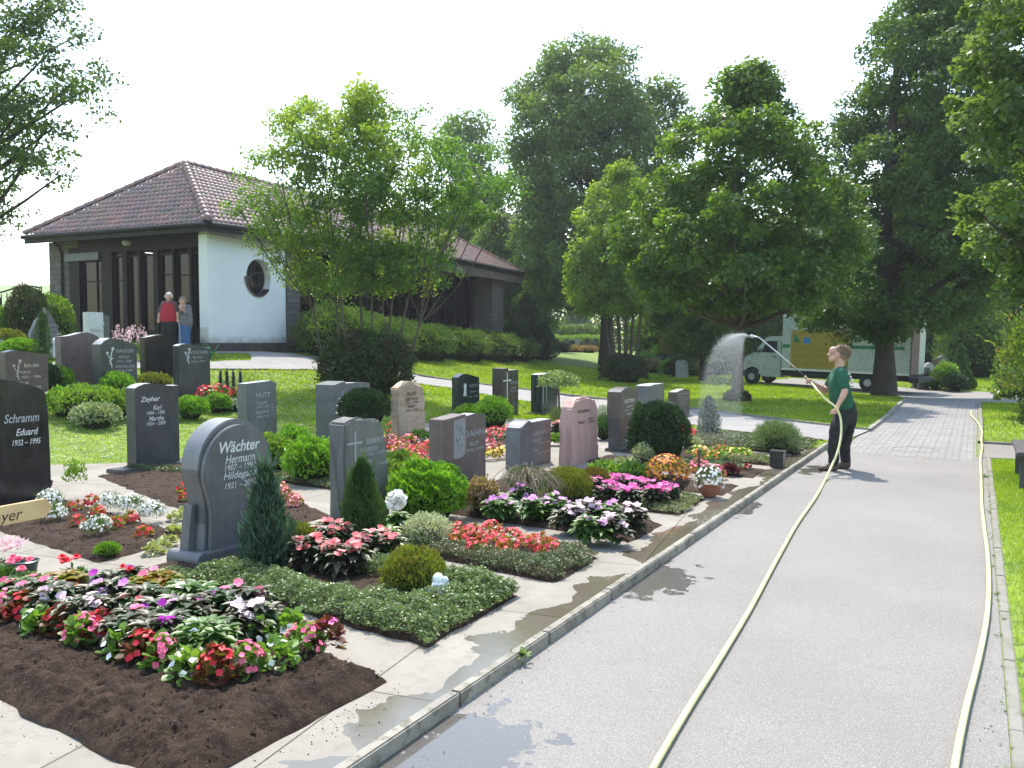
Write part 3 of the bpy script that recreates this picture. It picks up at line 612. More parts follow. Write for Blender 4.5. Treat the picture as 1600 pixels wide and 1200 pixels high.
def tree(name, label, base, prof, d, lm, size, nclump, rcl, perclump, trunk_r=.2, fork=None, tk=m_bark, group=None, cat='tree', trunk_top=.75, nlimb=45, depth=1.0, shell=.62, flat=.75, lean=(0, 0), stems=None, inside=0.25, drop=.1, asp=.55, parts=True, inner=.35, up=.5):
    """prof: rows (photo v, left u, right u) of the crown outline at distance d; real crown built round that outline"""
    base = Vector(base); rows = []
    for v, uL, uR in prof:
        a = W(uL, v, d); b = W(uR, v, d); la = (a - base).dot(RGT); lb = (b - base).dot(RGT); rows.append((a.z - base.z, la, lb))
    rows.sort(); zs = [r[0] for r in rows]; ll = [r[1] for r in rows]; rr = [r[2] for r in rows]
    z0, z1 = zs[0], zs[-1]; lc = LC(); C = []
    zz = np.linspace(z0, z1, 60); wd = np.array([max(.05, np.interp(z, zs, rr) - np.interp(z, zs, ll)) for z in zz]) + .35; pw = wd / wd.sum()
    for i in range(nclump):
        z = float(rng.choice(zz, p=pw)); L_, R_ = np.interp(z, zs, ll), np.interp(z, zs, rr); hw = (R_ - L_) / 2; cx = (L_ + R_) / 2
        r = rcl * rnd.uniform(.65, 1.25); r = min(r, max(.35 * rcl, hw * .8 + .1))
        an = rnd.uniform(0, 2 * math.pi); k = (rnd.uniform(shell, 1) if rnd.random() > inside else rnd.uniform(0, shell)) * max(0, hw - r * .7)
        lx = cx + math.cos(an) * k; ly = math.sin(an) * k * depth
        zt = min(max(z, z0 + r * .5), z1 - r * .6); c = Vector((0, 0, zt)) + RGT * lx + FWD * ly; C.append((c, r))
        leafclump(lc, c, r, int(perclump * (r / rcl) ** 2), size, flat, up, drop, asp=asp, inner=inner)
    root = empty(name, base); tag(root, label, cat, group)
    lc.build('crown', lm, root)
    mb = MB(); Ht = z1 * trunk_top
    if stems is None: stems = [((0, 0), (lean[0], lean[1]), trunk_r)]
    tops = []
    for (o, ln, tr) in stems:
        p0 = RGT * o[0] + FWD * o[1]; p1 = RGT * ln[0] + FWD * ln[1] + Vector((0, 0, Ht)); pts = []; rad = []
        wob = Vector(rdir(1)[0]) * .12 * tr * 6
        for i in range(9):
            t = i / 8; pts.append(p0.lerp(p1, t) + wob * math.sin(t * 5) * t + Vector((0, 0, -.15 if i == 0 else 0))); rad.append(tr * (1.35 if i == 0 else (1 - .8 * t)))
        mb.tube(pts, rad, 10, 0, cap=False); tops.append((pts, rad))
    C.sort(key=lambda c: -c[1])
    fk = fork if fork is not None else z0 * .9
    for c, r in C[:nlimb]:
        pts, rad = rnd.choice(tops) if len(tops) == 1 else min(tops, key=lambda tp: (tp[0][6] - c).length + rnd.random())
        hd = math.hypot(c.x, c.y); zs_ = max(fk, min(Ht * .95, c.z - hd * rnd.uniform(.5, 1.0))); t = zs_ / Ht * 8; i = min(7, int(t)); f = t - i
        p = pts[i].lerp(pts[i + 1], f); rb = rad[i] * (1 - f) + rad[i + 1] * f; limb(mb, p, c, rb * .55, .012 + .01 * r, n=5, seg=5)
    mb.build('trunk', tk, root, smooth='all'); return root, C
def BD(u, d): p = W(u, 600, d); p.z = float(H(p.x, p.y)); return p
# maple on the lawn
tree('maple_tree', 'dense round-crowned maple standing alone on the lawn above the truck cab', BD(1152, 26),
     [(97, 1150, 1205), (125, 1110, 1225), (160, 1100, 1232), (185, 1060, 1262), (230, 1020, 1300), (300, 975, 1340), (360, 950, 1362), (410, 945, 1365), (445, 960, 1345), (470, 1000, 1320), (488, 1050, 1275)],
     26, L_maple, .16, 340, .5, 230, trunk_r=.17, fork=2.3, nlimb=50, trunk_top=.8, up=.7)
# tall dark tree by the path
tree('tall_tree', 'tall dark green tree towering over the truck and path', BD(1382, 30),
     [(-50, 1425, 1485), (0, 1395, 1550), (50, 1340, 1590), (120, 1315, 1610), (180, 1298, 1620), (260, 1290, 1600), (340, 1290, 1610), (420, 1262, 1610), (470, 1240, 1570), (505, 1250, 1500), (528, 1290, 1420)],
     30, L_dark, .15, 420, .62, 330, trunk_r=.36, fork=2.6, tk=m_barkdk, nlimb=60, trunk_top=.85)
# large round tree behind
tree('round_tree', 'large broad round tree at the far edge of the lawn', BD(948, 50),
     [(62, 880, 960), (90, 830, 1010), (130, 790, 1045), (170, 775, 1085), (230, 778, 1095), (300, 775, 1090), (380, 790, 1080), (440, 800, 1060), (480, 815, 1030)],
     50, L_mid, .22, 420, .95, 300, trunk_r=.42, fork=4.5, tk=m_barkdk, nlimb=70, trunk_top=.8)
tree('lime_tree', 'smaller round-topped tree showing behind the chapel roof', BD(745, 64),
     [(180, 700, 775), (215, 685, 790), (260, 670, 800), (330, 665, 810), (400, 670, 815), (440, 690, 820)], 64, L_mid, .28, 90, 1.3, 380, trunk_r=.35, fork=5, tk=m_barkdk)
tree('yellow_tree', 'light yellow-green multi-stemmed tree left of the maple', BD(975, 38),
     [(255, 968, 985), (300, 900, 1010), (340, 885, 1020), (400, 878, 1030), (450, 872, 1020), (490, 890, 1010)], 38, L_yel, .15, 100, .6, 340, fork=1.2, tk=m_bark,
     stems=[((-.3, 0), (-1.2, .3), .09), ((-.12, .2), (-.5, 0), .09), ((.05, -.1), (.1, -.4), .1), ((.25, .1), (.6, .2), .08), ((.4, -.1), (1.2, -.2), .08), ((-.45, .1), (-1.6, -.3), .06)], trunk_top=.85, nlimb=40)
# multi-stem tree before the chapel
tb = BD(572, 22.3)
tree('serviceberry_tree', 'airy multi-stemmed tree with yellowish new leaves before the chapel', tb,
     [(130, 560, 640), (160, 470, 680), (200, 400, 690), (240, 372, 815), (290, 355, 840), (340, 350, 800), (380, 375, 745), (420, 400, 725), (460, 440, 705)],
     22.3, L_multi, .10, 430, .4, 125, fork=1.6, tk=m_bark, depth=.75, shell=.45, flat=.7, asp=.6, inner=.1,
     stems=[((-.9, 0), (-2.4, .2), 0.036), ((-.6, .2), (-1.3, .8), 0.043), ((-.35, -.2), (-.9, -.9), 0.040), ((-.1, .1), (-.2, .3), 0.047), ((.15, -.1), (.3, -.5), 0.036), ((.4, .1), (1.1, .6), 0.043), ((.6, -.1), (2.0, -.2), 0.040), ((.8, .1), (2.9, .5), 0.036), ((1.0, 0), (2.5, -.8), 0.029)],
     trunk_top=.8, nlimb=110)
# tree whose crown hangs in from the upper left
tree('overhanging_tree', 'loose leafy tree hanging in over the chapel roof end', BD(-150, 19),
     [(-120, -300, 60), (-60, -330, 130), (0, -350, 150), (60, -380, 165), (120, -400, 180), (180, -400, 165), (240, -380, 165), (290, -350, 120), (340, -300, 45), (380, -280, 20)],
     19, L_pale, .11, 300, .5, 170, trunk_r=.22, fork=1.8, tk=m_barkdk, nlimb=120, trunk_top=.75, flat=.55, inner=.15, shell=.4, depth=.8)
# near tree at the right
tree('linden_tree', 'bright large-leaved tree leaning in beside the path', BD(1760, 13),
     [(-80, 1505, 1900), (0, 1525, 1930), (60, 1500, 1950), (140, 1485, 1960), (200, 1485, 1960), (240, 1475, 1960), (290, 1490, 1960), (340, 1480, 1960), (390, 1500, 1960), (440, 1560, 1940), (490, 1590, 1900)],
     13, L_lime, .10, 400, .3, 150, trunk_r=.2, fork=1.6, nlimb=80, asp=.8, up=.8, shell=.55)
# background trees, each with its own crown
bgt = [(1065, 560, 52, 330, 1000, 1130, 9, 'L_dark', 'mid-sized dark tree between round tree and maple'),
       (1098, 590, 40, 400, 1040, 1160, 6, 'L_mid', 'slim tree with bare stem left of the maple trunk'),
       (1205, 575, 55, 330, 1120, 1300, 9, 'L_dark', 'dark tree standing behind the truck cab'),
       (1300, 575, 60, 300, 1230, 1370, 10, 'L_mid', 'green tree standing behind the truck box'),
       (1430, 570, 52, 250, 1360, 1500, 9, 'L_dark', 'dark leaning tree behind the rear of the truck'),
       (1500, 570, 58, 280, 1440, 1570, 9, 'L_mid', 'shady tree behind the distant graves beside the path'),
       (1590, 575, 48, 200, 1500, 1690, 9, 'L_dark', 'broad dark tree beyond the right-hand shrubs'),
       (830, 560, 62, 300, 775, 880, 9, 'L_mid', 'tree standing just past the end of the chapel'),
       (903, 527, 120, 430, 872, 935, 5, 'L_mid', 'small tree with bare stem at the edge of the far field'),
       (775, 560, 54, 330, 722, 832, 9, 'L_mid', 'leafy tree between the chapel end and the large round tree'),
       (655, 560, 72, 330, 610, 700, 8, 'L_dark', 'dark tree mostly hidden behind the chapel roof')]
for u, v, d, vt, uL, uR, hh, lm, lab in bgt:
    m_ = (vt + v) / 2; px = d / FPX; vb = v - 40 if d < 100 else v - 30
    tree('background_tree', lab, BD(u, d), [(vt, u - 15, u + 20), (vt + 30, uL + 20, uR - 20), (m_ - 20, uL, uR), (m_ + 40, uL, uR), (vb, uL + 15, uR - 15)], d,
         globals()[lm], .004 * d + .04, 80, 1.0 * d / 50, 330, trunk_r=.2 * d / 50, tk=m_barkdk, group='trees behind the lawn', nlimb=25)
# ------------------------------------------------------------------ grave beds
def m_soil_():
    m, nt, p = newmat('soil'); base = mix(nt, ramp(nt, noise(nt, 9, 8, .7), [(.35, 0.), (.65, 1.)]), (.022, .013, .009), (.070, .043, .028))
    base = mix(nt, ramp(nt, noise(nt, 190, 2, .5), [(.68, 0.), (.72, 1.)]), base, (.32, .27, .21))
    nt.links.new(base, p.inputs['Base Color']); p.inputs['Roughness'].default_value = .95; p.inputs['Specular IOR Level'].default_value = .2
    nt.links.new(bump(nt, noise(nt, 70, 6, .75), 1.0, .02), p.inputs['Normal']); return m
m_soil = m_soil_()
GZ = .058
def quad(xL, xR, yn, yf, s=.14): return [(xL, yn + s * (xR - xL)), (xR, yn), (xR, yf), (xL, yf + s * (xR - xL))]
def qp(q, s, t):                   # bilinear point of a bed, s along near edge, t towards far edge
    a, b, c, d = [np.array(p[:2], float) for p in q]; s = np.asarray(s)[..., None]; t = np.asarray(t)[..., None]
    return (a * (1 - s) + b * s) * (1 - t) + (d * (1 - s) + c * s) * t
def bedz(q, s, t, h=.04):
    p = qp(q, s, t); e = np.minimum(np.minimum(s, 1 - s) * 2.4, np.minimum(t, 1 - t) * 1.1)
    return h * np.clip(e / .12, 0, 1) ** .7
def bed(q, h=.04, step=.03, rough=.012, name='soil_bed'):
    q = [tuple(p[:2]) for p in q]; W_ = math.dist(q[0], q[1]); D_ = math.dist(q[1], q[2]); n, k = max(3, int(W_ / step)), max(3, int(D_ / step))
    s, t = np.meshgrid(np.linspace(0, 1, n + 1), np.linspace(0, 1, k + 1)); P = qp(q, s, t)
    wob = .018; P = P + (np.stack([vnoise(P[..., 0], P[..., 1], 7, 4), vnoise(P[..., 0], P[..., 1], 7, 5)], -1) - .5) * wob * 2
    zz = H(P[..., 0], P[..., 1]) + .006 + bedz(q, s, t, h) + (vnoise(P[..., 0], P[..., 1], 7, 1) - .5) * rough * 1.2 + ((vnoise(P[..., 0], P[..., 1], 24, 2) - .5) * rough * 1.1 + (vnoise(P[..., 0], P[..., 1], 55, 3) - .5) * rough * .8 + rng.random(P[..., 0].shape) * rough * .22) * np.clip(np.minimum(np.minimum(s, 1 - s), np.minimum(t, 1 - t)) * 20, 0, 1)
    v = np.stack([P[..., 0], P[..., 1], zz], -1).reshape(-1, 3); i = np.arange(k)[:, None] * (n + 1) + np.arange(n)[None]
    lc = LC(); lc.v = [v]; lc.q = [np.stack([i, i + 1, i + n + 2, i + n + 1], -1).reshape(-1, 4)]; lc.m = [np.zeros(n * k)]
    return tag(lc.build(name, m_soil, smooth=True), kind='structure')
def bz(x, y): return float(H(x, y)) + .04
B1 = [(-5.35, 2.50), (-2.66, 2.20), (-2.62, 3.47), (-5.35, 3.98)]
B2 = quad(-5.6, -2.72, 3.96, 5.1, .13); B3 = quad(-5.3, -2.64, 5.5, 6.34); B4 = quad(-5.3, -2.6, 6.96, 7.79); B5 = quad(-5.3, -2.6, 8.28, 9.27); B6 = quad(-5.0, -2.5, 9.6, 10.4)
B7 = quad(-5.0, -2.48, 11.04, 11.89); B8 = quad(-5.0, -2.44, 12.26, 13.3, .16); B9 = quad(-5.2, -2.42, 13.71, 14.5, .18)
C1 = [(-8.9, 4.75), (-6.05, 4.28), (-6.12, 5.28), (-8.9, 5.85)]
C2 = [tuple(G(*p)[:2]) for p in ((150, 745), (385, 842), (517, 808), (330, 718))]
C0 = [(-9.0, 3.2), (-6.2, 2.7), (-5.98, 3.72), (-9.0, 4.2)]
C3 = quad(-8.9, -6.2, 7.7, 8.9); C4 = quad(-8.9, -6.4, 9.4, 10.4, .2); C5 = quad(-8.9, -6.6, 10.9, 12.0, .2); C6 = quad(-8.8, -6.6, 12.6, 13.8, .2)
for b, h, st, ro in ((B1, .10, .012, .03), (B2, .04, .025, .012), (B3, .05, .025, .012), (B4, .05, .025, .012), (B5, .03, .03, .01), (B6, .03, .03, .01), (B7, .03, .04, .01), (B8, .03, .04, .01), (B9, .03, .04, .01), (C1, .04, .02, .012), (C2, .04, .03, .012), (C0, .03, .04, .01), (C3, .03, .05, .01), (C4, .03, .05, .01), (C5, .03, .05, .01), (C6, .03, .05, .01)):
    bed(b, h, st, ro)
# soil crumbs that spilled over the slabs
def crumbs():
    lc = MB(); 
    for _ in range(5200):
        q = rnd.choice([B1, B1, B1, C1, C2, B4, B3]); s, t = rnd.uniform(.01, .99), rnd.uniform(.01, .99); p = qp(q, s, t); r = rnd.uniform(.003, .009) if rnd.random() < .9 else rnd.uniform(.009, .017); hb = .10 if q is B1 else .045
        c = Vector((p[0], p[1], GZ + float(bedz(q, np.array(s), np.array(t), hb)) + r * .3)); vs = [c + Vector((dx, dy, dz)) * r * rnd.uniform(.6, 1.3) for dx, dy, dz in ((1, 0, 0), (0, 1, 0), (-1, 0, 0), (0, -1, 0), (0, 0, .8), (0, 0, -.6))]
        lc.add(vs, [(0, 1, 4), (1, 2, 4), (2, 3, 4), (3, 0, 4), (1, 0, 5), (2, 1, 5), (3, 2, 5), (0, 3, 5)])
    for _ in range(260):
        s, t = rnd.random(), rnd.random(); side = rnd.random()
        q = B1 if side < .75 else rnd.choice([B2, C1, B4]); s, t = (rnd.random(), rnd.choice([-.03, 1.03]) + rnd.gauss(0, .03)) if rnd.random() < .6 else (1.02 + abs(rnd.gauss(0, .025)), rnd.random())
        p = qp(q, s, t); r = rnd.uniform(.0015, .005); p = p + np.array([rnd.gauss(0, .03), rnd.gauss(0, .03)]); c = Vector((p[0], p[1], GZ + r * .4))
        vs = [c + Vector((dx, dy, dz)) * r * rnd.uniform(.7, 1.3) for dx, dy, dz in ((1, 0, 0), (0, 1, 0), (-1, 0, 0), (0, -1, 0), (0, 0, .8), (0, 0, -.6))]
        lc.add(vs, [(0, 1, 4), (1, 2, 4), (2, 3, 4), (3, 0, 4), (1, 0, 5), (2, 1, 5), (3, 2, 5), (0, 3, 5)])
    tag(lc.build('soil_crumbs', m_soil), 'dark soil crumbs scattered on the pale slabs', kind='stuff')
crumbs()
# ------------------------------------------------------------------ ground covers
G_cot = LEAF('leaf_cotoneaster', (.075, .13, .035), (.22, .28, .12), (.12, .17, .05), trans=.25, rough=.35, s=6)
G_cot2 = LEAF('leaf_cotoneaster_dark', (.05, .085, .03), (.11, .15, .06), (.13, .12, .06), trans=.25, rough=.4, s=5)
G_pal = LEAF('leaf_pale_cover', (.12, .15, .06), (.2, .23, .11), (.16, .16, .07), trans=.25, rough=.45, s=6)
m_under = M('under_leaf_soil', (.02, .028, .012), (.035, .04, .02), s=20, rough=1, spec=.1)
def cover(label, q, holes, h, dens, size, mt, step=.04):
    """a carpet of leaves over a bed; holes: list of (s0,s1,t0,t1) left open"""
    A = abs(sum(q[i][0] * q[(i + 1) % 4][1] - q[(i + 1) % 4][0] * q[i][1] for i in range(4))) / 2; n = int(A * dens)
    s = rng.uniform(-.012, 1.012, n); t = rng.uniform(-.03, 1.03, n); P = qp(q, s, t)
    wv = (vnoise(P[:, 0], P[:, 1], 5, 8) - .5) * .09; k = np.ones(n, bool)
    for a, b, c, d in holes: k &= ~((s > a + wv * .6) & (s < b + wv * .6) & (t > c + wv) & (t < d + wv))
    ed = np.minimum(np.minimum(s + .012, 1.012 - s) * 2.4, np.minimum(t + .03, 1.03 - t) * 1.0) - .05 * vnoise(P[:, 0], P[:, 1], 6, 41) - .03 * vnoise(P[:, 0], P[:, 1], 17, 42) + .02
    for a, b, c, d in holes:
        dx = np.maximum(np.maximum(a - s, s - b) * 2.4, 0); dy = np.maximum(np.maximum(c - t, t - d), 0); ed = np.minimum(ed, np.hypot(dx, dy) + .02)
    k &= (ed > (vnoise(P[:, 0], P[:, 1], 16, 9) - .35) * .05)
    P, ed = P[k], ed[k]; n = len(P)
    top = h * np.clip(ed / .12, .12, 1) ** .55 * (.6 + .8 * vnoise(P[:, 0], P[:, 1], 11, 6)) * (.8 + .4 * vnoise(P[:, 0], P[:, 1], 33, 7)); z = H(P[:, 0], P[:, 1]) + .03 + top * (1 - .75 * rng.random(n) ** 2.2)
    D = rdir(n); D[:, 2] = np.abs(D[:, 2]) * .6; N = rdir(n) * .8 + np.array([0, 0, .9])
    lc = LC(); L = size * (.6 + .8 * rng.random(n)); lc.add(np.column_stack([P, z]), D, N, L, L * .62, T_KITE)
    o = lc.build('ground_cover', mt); tag(o, label, kind='stuff'); return o
cover('dense low cotoneaster carpet with pale-edged leaves beside the arched headstone', quad(-5.02, -2.72, 3.96, 5.1, .13), [(-.1, .66, .34, 1.1)], .11, 30000, .017, G_cot)
cover('thin creeping sprays on the soil in front of the arched headstone plinth', quad(-5.3, -4.9, 4.0, 4.35, .13), [], .05, 9000, .017, G_cot)
cover('patch of cotoneaster wrapping the far side of the arched headstone grave', quad(-4.0, -2.72, 4.75, 5.12, .13), [], .11, 24000, .017, G_cot)
cover('low cotoneaster border round the pinkish-red begonia band', B3, [(.25, .86, .38, 1.1), (-.1, .3, .6, 1.1)], .085, 25000, .017, G_cot2)
cover('grey-green creeping cover at the edge of the bright pink flower row', B5, [(-.1, .8, .4, 1.1), (-.1, .45, -.1, .4)], .05, 17000, .02, G_pal)
cover('pale creeping cover beside the square grave lamp', quad(-3.6, -2.6, 12.3, 13.0, .16), [], .05, 9000, .026, G_pal)
cover('dark green creeping cover on the grave next to the curved path', B9, [], .06, 7000, .03, G_cot2)
cover('dark creeping cover behind the grave lamp', quad(-4.9, -2.4, 14.5, 15.6, .2), [], .06, 6000, .03, G_cot2)
cover('thin green creeper edge along the wavy-topped headstone grave', [C2[0], tuple(np.array(C2[0]) * .45 + np.array(C2[3]) * .55), C2[3], tuple(np.array(C2[0]) * .2 + np.array(C2[3]) * .8)] if 0 else quad(-10.2, -8.4, 7.75, 8.0, -.1), [], .05, 9000, .022, G_cot2)
cover('small leafy cover at the corner beside the green vase', [(-6.6, 3.0), (-5.95, 2.9), (-5.85, 3.65), (-6.5, 3.78)], [], .09, 16000, .018, G_cot2)
cover('low cover between slabs behind the grey headstone with the cross', quad(-7.6, -6.3, 7.9, 8.3), [], .05, 9000, .022, G_pal)
cover('creeping cover behind the pink sandstone headstone', C4, [(.2, .9, .2, .9)], .05, 6000, .026, G_cot2)
cover('low grey-green cover in the grave behind the twiggy shrub', C3, [(.5, 1.1, .3, 1.2)], .05, 7000, .026, G_pal)
# ------------------------------------------------------------------ plants
def mt_pet(name, c1, c2=None): return LEAF(name, c1, c2 or c1, trans=.3, rough=.5, tcol=(1.1, 1.0, 1.0), spec=.3)
P_red = mt_pet('petal_red', (.62, .015, .03), (.75, .05, .07)); P_pink = mt_pet('petal_pink', (.78, .10, .22), (.85, .22, .34)); P_hot = mt_pet('petal_hot_pink', (.72, .05, .30), (.85, .22, .50))
P_salmon = mt_pet('petal_salmon', (.82, .12, .13), (.9, .38, .36)); P_lil = mt_pet('petal_lilac', (.62, .18, .55), (.78, .42, .72)); P_mag = mt_pet('petal_magenta', (.50, .015, .42), (.6, .05, .5))
P_white = mt_pet('petal_white', (.82, .82, .76), (.9, .9, .86)); P_pale = mt_pet('petal_pale_pink', (.85, .55, .62), (.9, .75, .78)); P_or = mt_pet('petal_orange', (.8, .2, .02), (.85, .42, .05)); P_yel = mt_pet('petal_yellow', (.8, .6, .04), (.85, .7, .2)); P_rb = mt_pet('petal_coral', (.85, .06, .10), (.88, .14, .16))
F_dk = LEAF('leaf_bronze', (.03, .045, .025), (.075, .055, .04), (.04, .085, .03), trans=.2, rough=.42, s=9, spec=.35)
F_gr = LEAF('leaf_glossy_green', (.04, .10, .02), (.09, .18, .035), trans=.3, rough=.42, spec=.4)
F_lt = LEAF('leaf_light_green', (.10, .2, .03), (.18, .3, .05), trans=.4, rough=.35, spec=.5)
F_rd = LEAF('leaf_red_begonia', (.09, .02, .015), (.2, .05, .02), (.10, .09, .02), trans=.3, rough=.3, s=12, spec=.6)
F_or = LEAF('leaf_orange_begonia', (.28, .08, .015), (.2, .2, .03), (.14, .19, .03), trans=.4, rough=.35, s=9)
F_blue = LEAF('leaf_juniper_blue', (.045, .10, .06), (.10, .17, .11), (.03, .07, .045), trans=.15, rough=.6, s=5)
F_thu = LEAF('leaf_thuja', (.05, .11, .025), (.09, .16, .04), (.03, .08, .02), trans=.2, rough=.6, s=5)
F_box = LEAF('leaf_box', (.12, .26, .02), (.2, .38, .035), (.09, .2, .02), trans=.4, rough=.3, s=6)
F_heb = LEAF('leaf_hebe', (.13, .17, .02), (.22, .25, .035), (.16, .14, .03), trans=.3, rough=.45, s=7)
F_lim = LEAF('leaf_limegreen', (.13, .24, .03), (.22, .34, .04), (.1, .17, .03), trans=.4, rough=.4, s=4)
F_yew = LEAF('leaf_yew', (.018, .045, .014), (.035, .075, .02), (.013, .03, .012), trans=.15, rough=.45, s=6)
F_pur = LEAF('leaf_purple', (.05, .012, .022), (.12, .03, .045), trans=.25, rough=.3, spec=.6)
F_var = LEAF('leaf_variegated', (.10, .15, .05), (.42, .45, .3), trans=.3, rough=.4)
F_pnk = LEAF('leaf_pinkish', (.4, .22, .18), (.16, .18, .05), trans=.3, rough=.4)
m_stem = M('plant_stem', (.09, .13, .03), rough=.6)
def pos(u, v, dz=0): p = G(u, v); return Vector((p.x, p.y, float(H(p.x, p.y)) + .02 + dz))
def tang(N):
    a = _norm(np.cross(N, rdir(len(N)))); return a, np.cross(N, a)
def flowers(lc, P, N, r, k, m, tm=T_ROUND, wd=.95, lift=.15):
    P = np.asarray(P); a, b = tang(N)
    for i in range(k):
        an = 2 * math.pi * i / k; D = a * math.cos(an) + b * math.sin(an) + N * lift; rr = r * (.85 + .3 * rng.random(len(P))); lc.add(P, D, N, rr, rr * wd * (5 / k) ** .5, tm, m)
def impatiens(label, p, rad, h, lm, pm, nst=11, nfl=9, fr=.03, group=None, ll=.085, name='impatiens_plant', cat='flowering plant'):
    lc = LC(); a = rng.uniform(0, 2 * math.pi, nst); rr = rad * .62 * rng.random(nst) ** .5; T = np.stack([np.cos(a) * rr, np.sin(a) * rr, h * (1 - .45 * (rr / rad) ** 2) * rng.uniform(.72, 1, nst)], 1)
    for lay, (k, dz, sc) in enumerate(((7, 0, .85), (7, -.035, 1.1), (5, -.075, 1.05))):
        for i in range(k):
            an = a + 2 * math.pi * (i + .5 * lay) / k + rng.normal(0, .2, nst); D = np.stack([np.cos(an), np.sin(an), np.full(nst, .22 - .22 * lay) + rng.normal(0, .12, nst)], 1)
            L = ll * sc * (.75 + .5 * rng.random(nst)); lc.add(T + np.array([0, 0, dz * h / .2]), D, (0, 0, 1), L, L * .48, T_LANCE)
    o = lc.build(name, lm, None, p); tag(o, label, cat, group)
    if nfl:
        fc = LC(); i = rng.integers(0, nst, nfl); a2 = rng.uniform(0, 6.28, nfl); P = T[i] + np.stack([np.cos(a2) * .03, np.sin(a2) * .03, rng.uniform(.01, .04, nfl)], 1); N = _norm(rdir(nfl) * .45 + np.array([.15, -.35, .9]))
        flowers(fc, P, N, fr, 5, 0); fc.build('blossoms', pm, o)
    return o
def begonia(label, p, rad, h, lm, pm, n=70, nfl=22, fr=.016, group=None, ls=.04, name='begonia_plant', cat='flowering plant'):
    lc = LC(); d = rdir(n); d[:, 2] = np.abs(d[:, 2]); P = d * np.array([rad * .8, rad * .8, h * .85]) * (.55 + .45 * rng.random(n))[:, None] + np.array([0, 0, .01]); L = ls * (.7 + .6 * rng.random(n))
    N = _norm(d + rdir(n) * .4 + np.array([0, 0, .8])); lc.add(P, d + rdir(n) * .5, N, L, L * .9, T_ROUND)
    o = lc.build(name, lm, None, p); tag(o, label, cat, group)
    if nfl:
        fc = LC(); d = rdir(nfl); d[:, 2] = np.abs(d[:, 2]) + .25; d = _norm(d); P = d * np.array([rad * .95, rad * .95, h * 1.02]); flowers(fc, P, _norm(d + rdir(nfl) * .3), fr, 4, 0); fc.build('blossoms', pm, o)
    return o
def shrub(label, p, rx, ry, h, n, size, mt, name='shrub', cat='shrub', tm=T_KITE, asp=.55, group=None, out=.6, up=.6, zb=.35, knob=.12, core=True, flat_top=False, inner=.6, kn=3.5):
    """leafy mound; the outline is knobbly, leaves lie in the outer shell"""
    d = rdir(n); d[:, 2] = np.where(d[:, 2] < -.25, -d[:, 2], d[:, 2]); d = _norm(d)
    kb = 1 + knob * 2 * (vnoise(d[:, 0] * 3 + d[:, 2] * 2, d[:, 1] * 3 + d[:, 2], kn, 11) - .5)
    rr = kb * (inner + (1 - inner) * rng.random(n) ** .5); S = np.array([rx, ry, h * (1 - zb)]); P = d * rr[:, None] * S + np.array([0, 0, h * zb])
    P[:, 2] = np.maximum(P[:, 2], .005)
    D = _norm(d * out + rdir(n) * .7 + np.array([0, 0, up])); L = size * (.6 + .8 * rng.random(n)); lc = LC(); lc.add(P, D, rdir(n) + d * .8, L, L * asp, tm)
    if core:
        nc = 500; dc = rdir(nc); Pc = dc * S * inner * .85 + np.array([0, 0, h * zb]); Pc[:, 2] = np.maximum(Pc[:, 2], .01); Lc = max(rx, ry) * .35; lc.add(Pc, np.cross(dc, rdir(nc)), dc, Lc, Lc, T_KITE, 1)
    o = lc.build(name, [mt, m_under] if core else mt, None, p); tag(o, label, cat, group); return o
def conifer(label, p, r, h, n, size, mt, name='conifer', cat='conifer', asp=.28, base=.12, tip=.9, group=None, curve=1.0, wisp=.0):
    z = rng.random(n); prof = np.interp(z, [0, base, .5, tip, 1], [.55, 1, .78 * curve, .3 * curve, .04]); a = rng.uniform(0, 2 * math.pi, n); k = (1 - .55 * rng.random(n) ** 1.8) * (1 + .25 * (vnoise(a * 2.5, z * 9, 1, 12) - .5) * 2)
    P = np.stack([np.cos(a) * r * prof * k, np.sin(a) * r * prof * k, z * h], 1); D = _norm(np.stack([np.cos(a) * .45, np.sin(a) * .45, np.ones(n)], 1) + rdir(n) * .45); L = size * (.6 + .8 * rng.random(n))
    lc = LC(); lc.add(P, D, rdir(n), L, L * asp, T_KITE)
    if wisp:
        m_ = int(n * wisp); lc.add(P[:m_] * 1.05, D[:m_], rdir(m_), L[:m_] * 2.6, L[:m_] * .35, T_KITE)
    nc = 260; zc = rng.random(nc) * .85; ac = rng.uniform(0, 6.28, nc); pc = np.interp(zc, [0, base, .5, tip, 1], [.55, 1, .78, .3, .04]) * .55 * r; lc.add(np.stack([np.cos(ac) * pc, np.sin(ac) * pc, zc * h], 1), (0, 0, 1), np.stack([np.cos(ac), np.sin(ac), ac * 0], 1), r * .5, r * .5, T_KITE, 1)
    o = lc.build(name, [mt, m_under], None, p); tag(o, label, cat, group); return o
ORD = ['first', 'second', 'third', 'fourth', 'fifth', 'sixth', 'seventh', 'eighth', 'ninth', 'tenth', 'eleventh', 'twelfth', 'thirteenth', 'fourteenth', 'fifteenth', 'sixteenth']
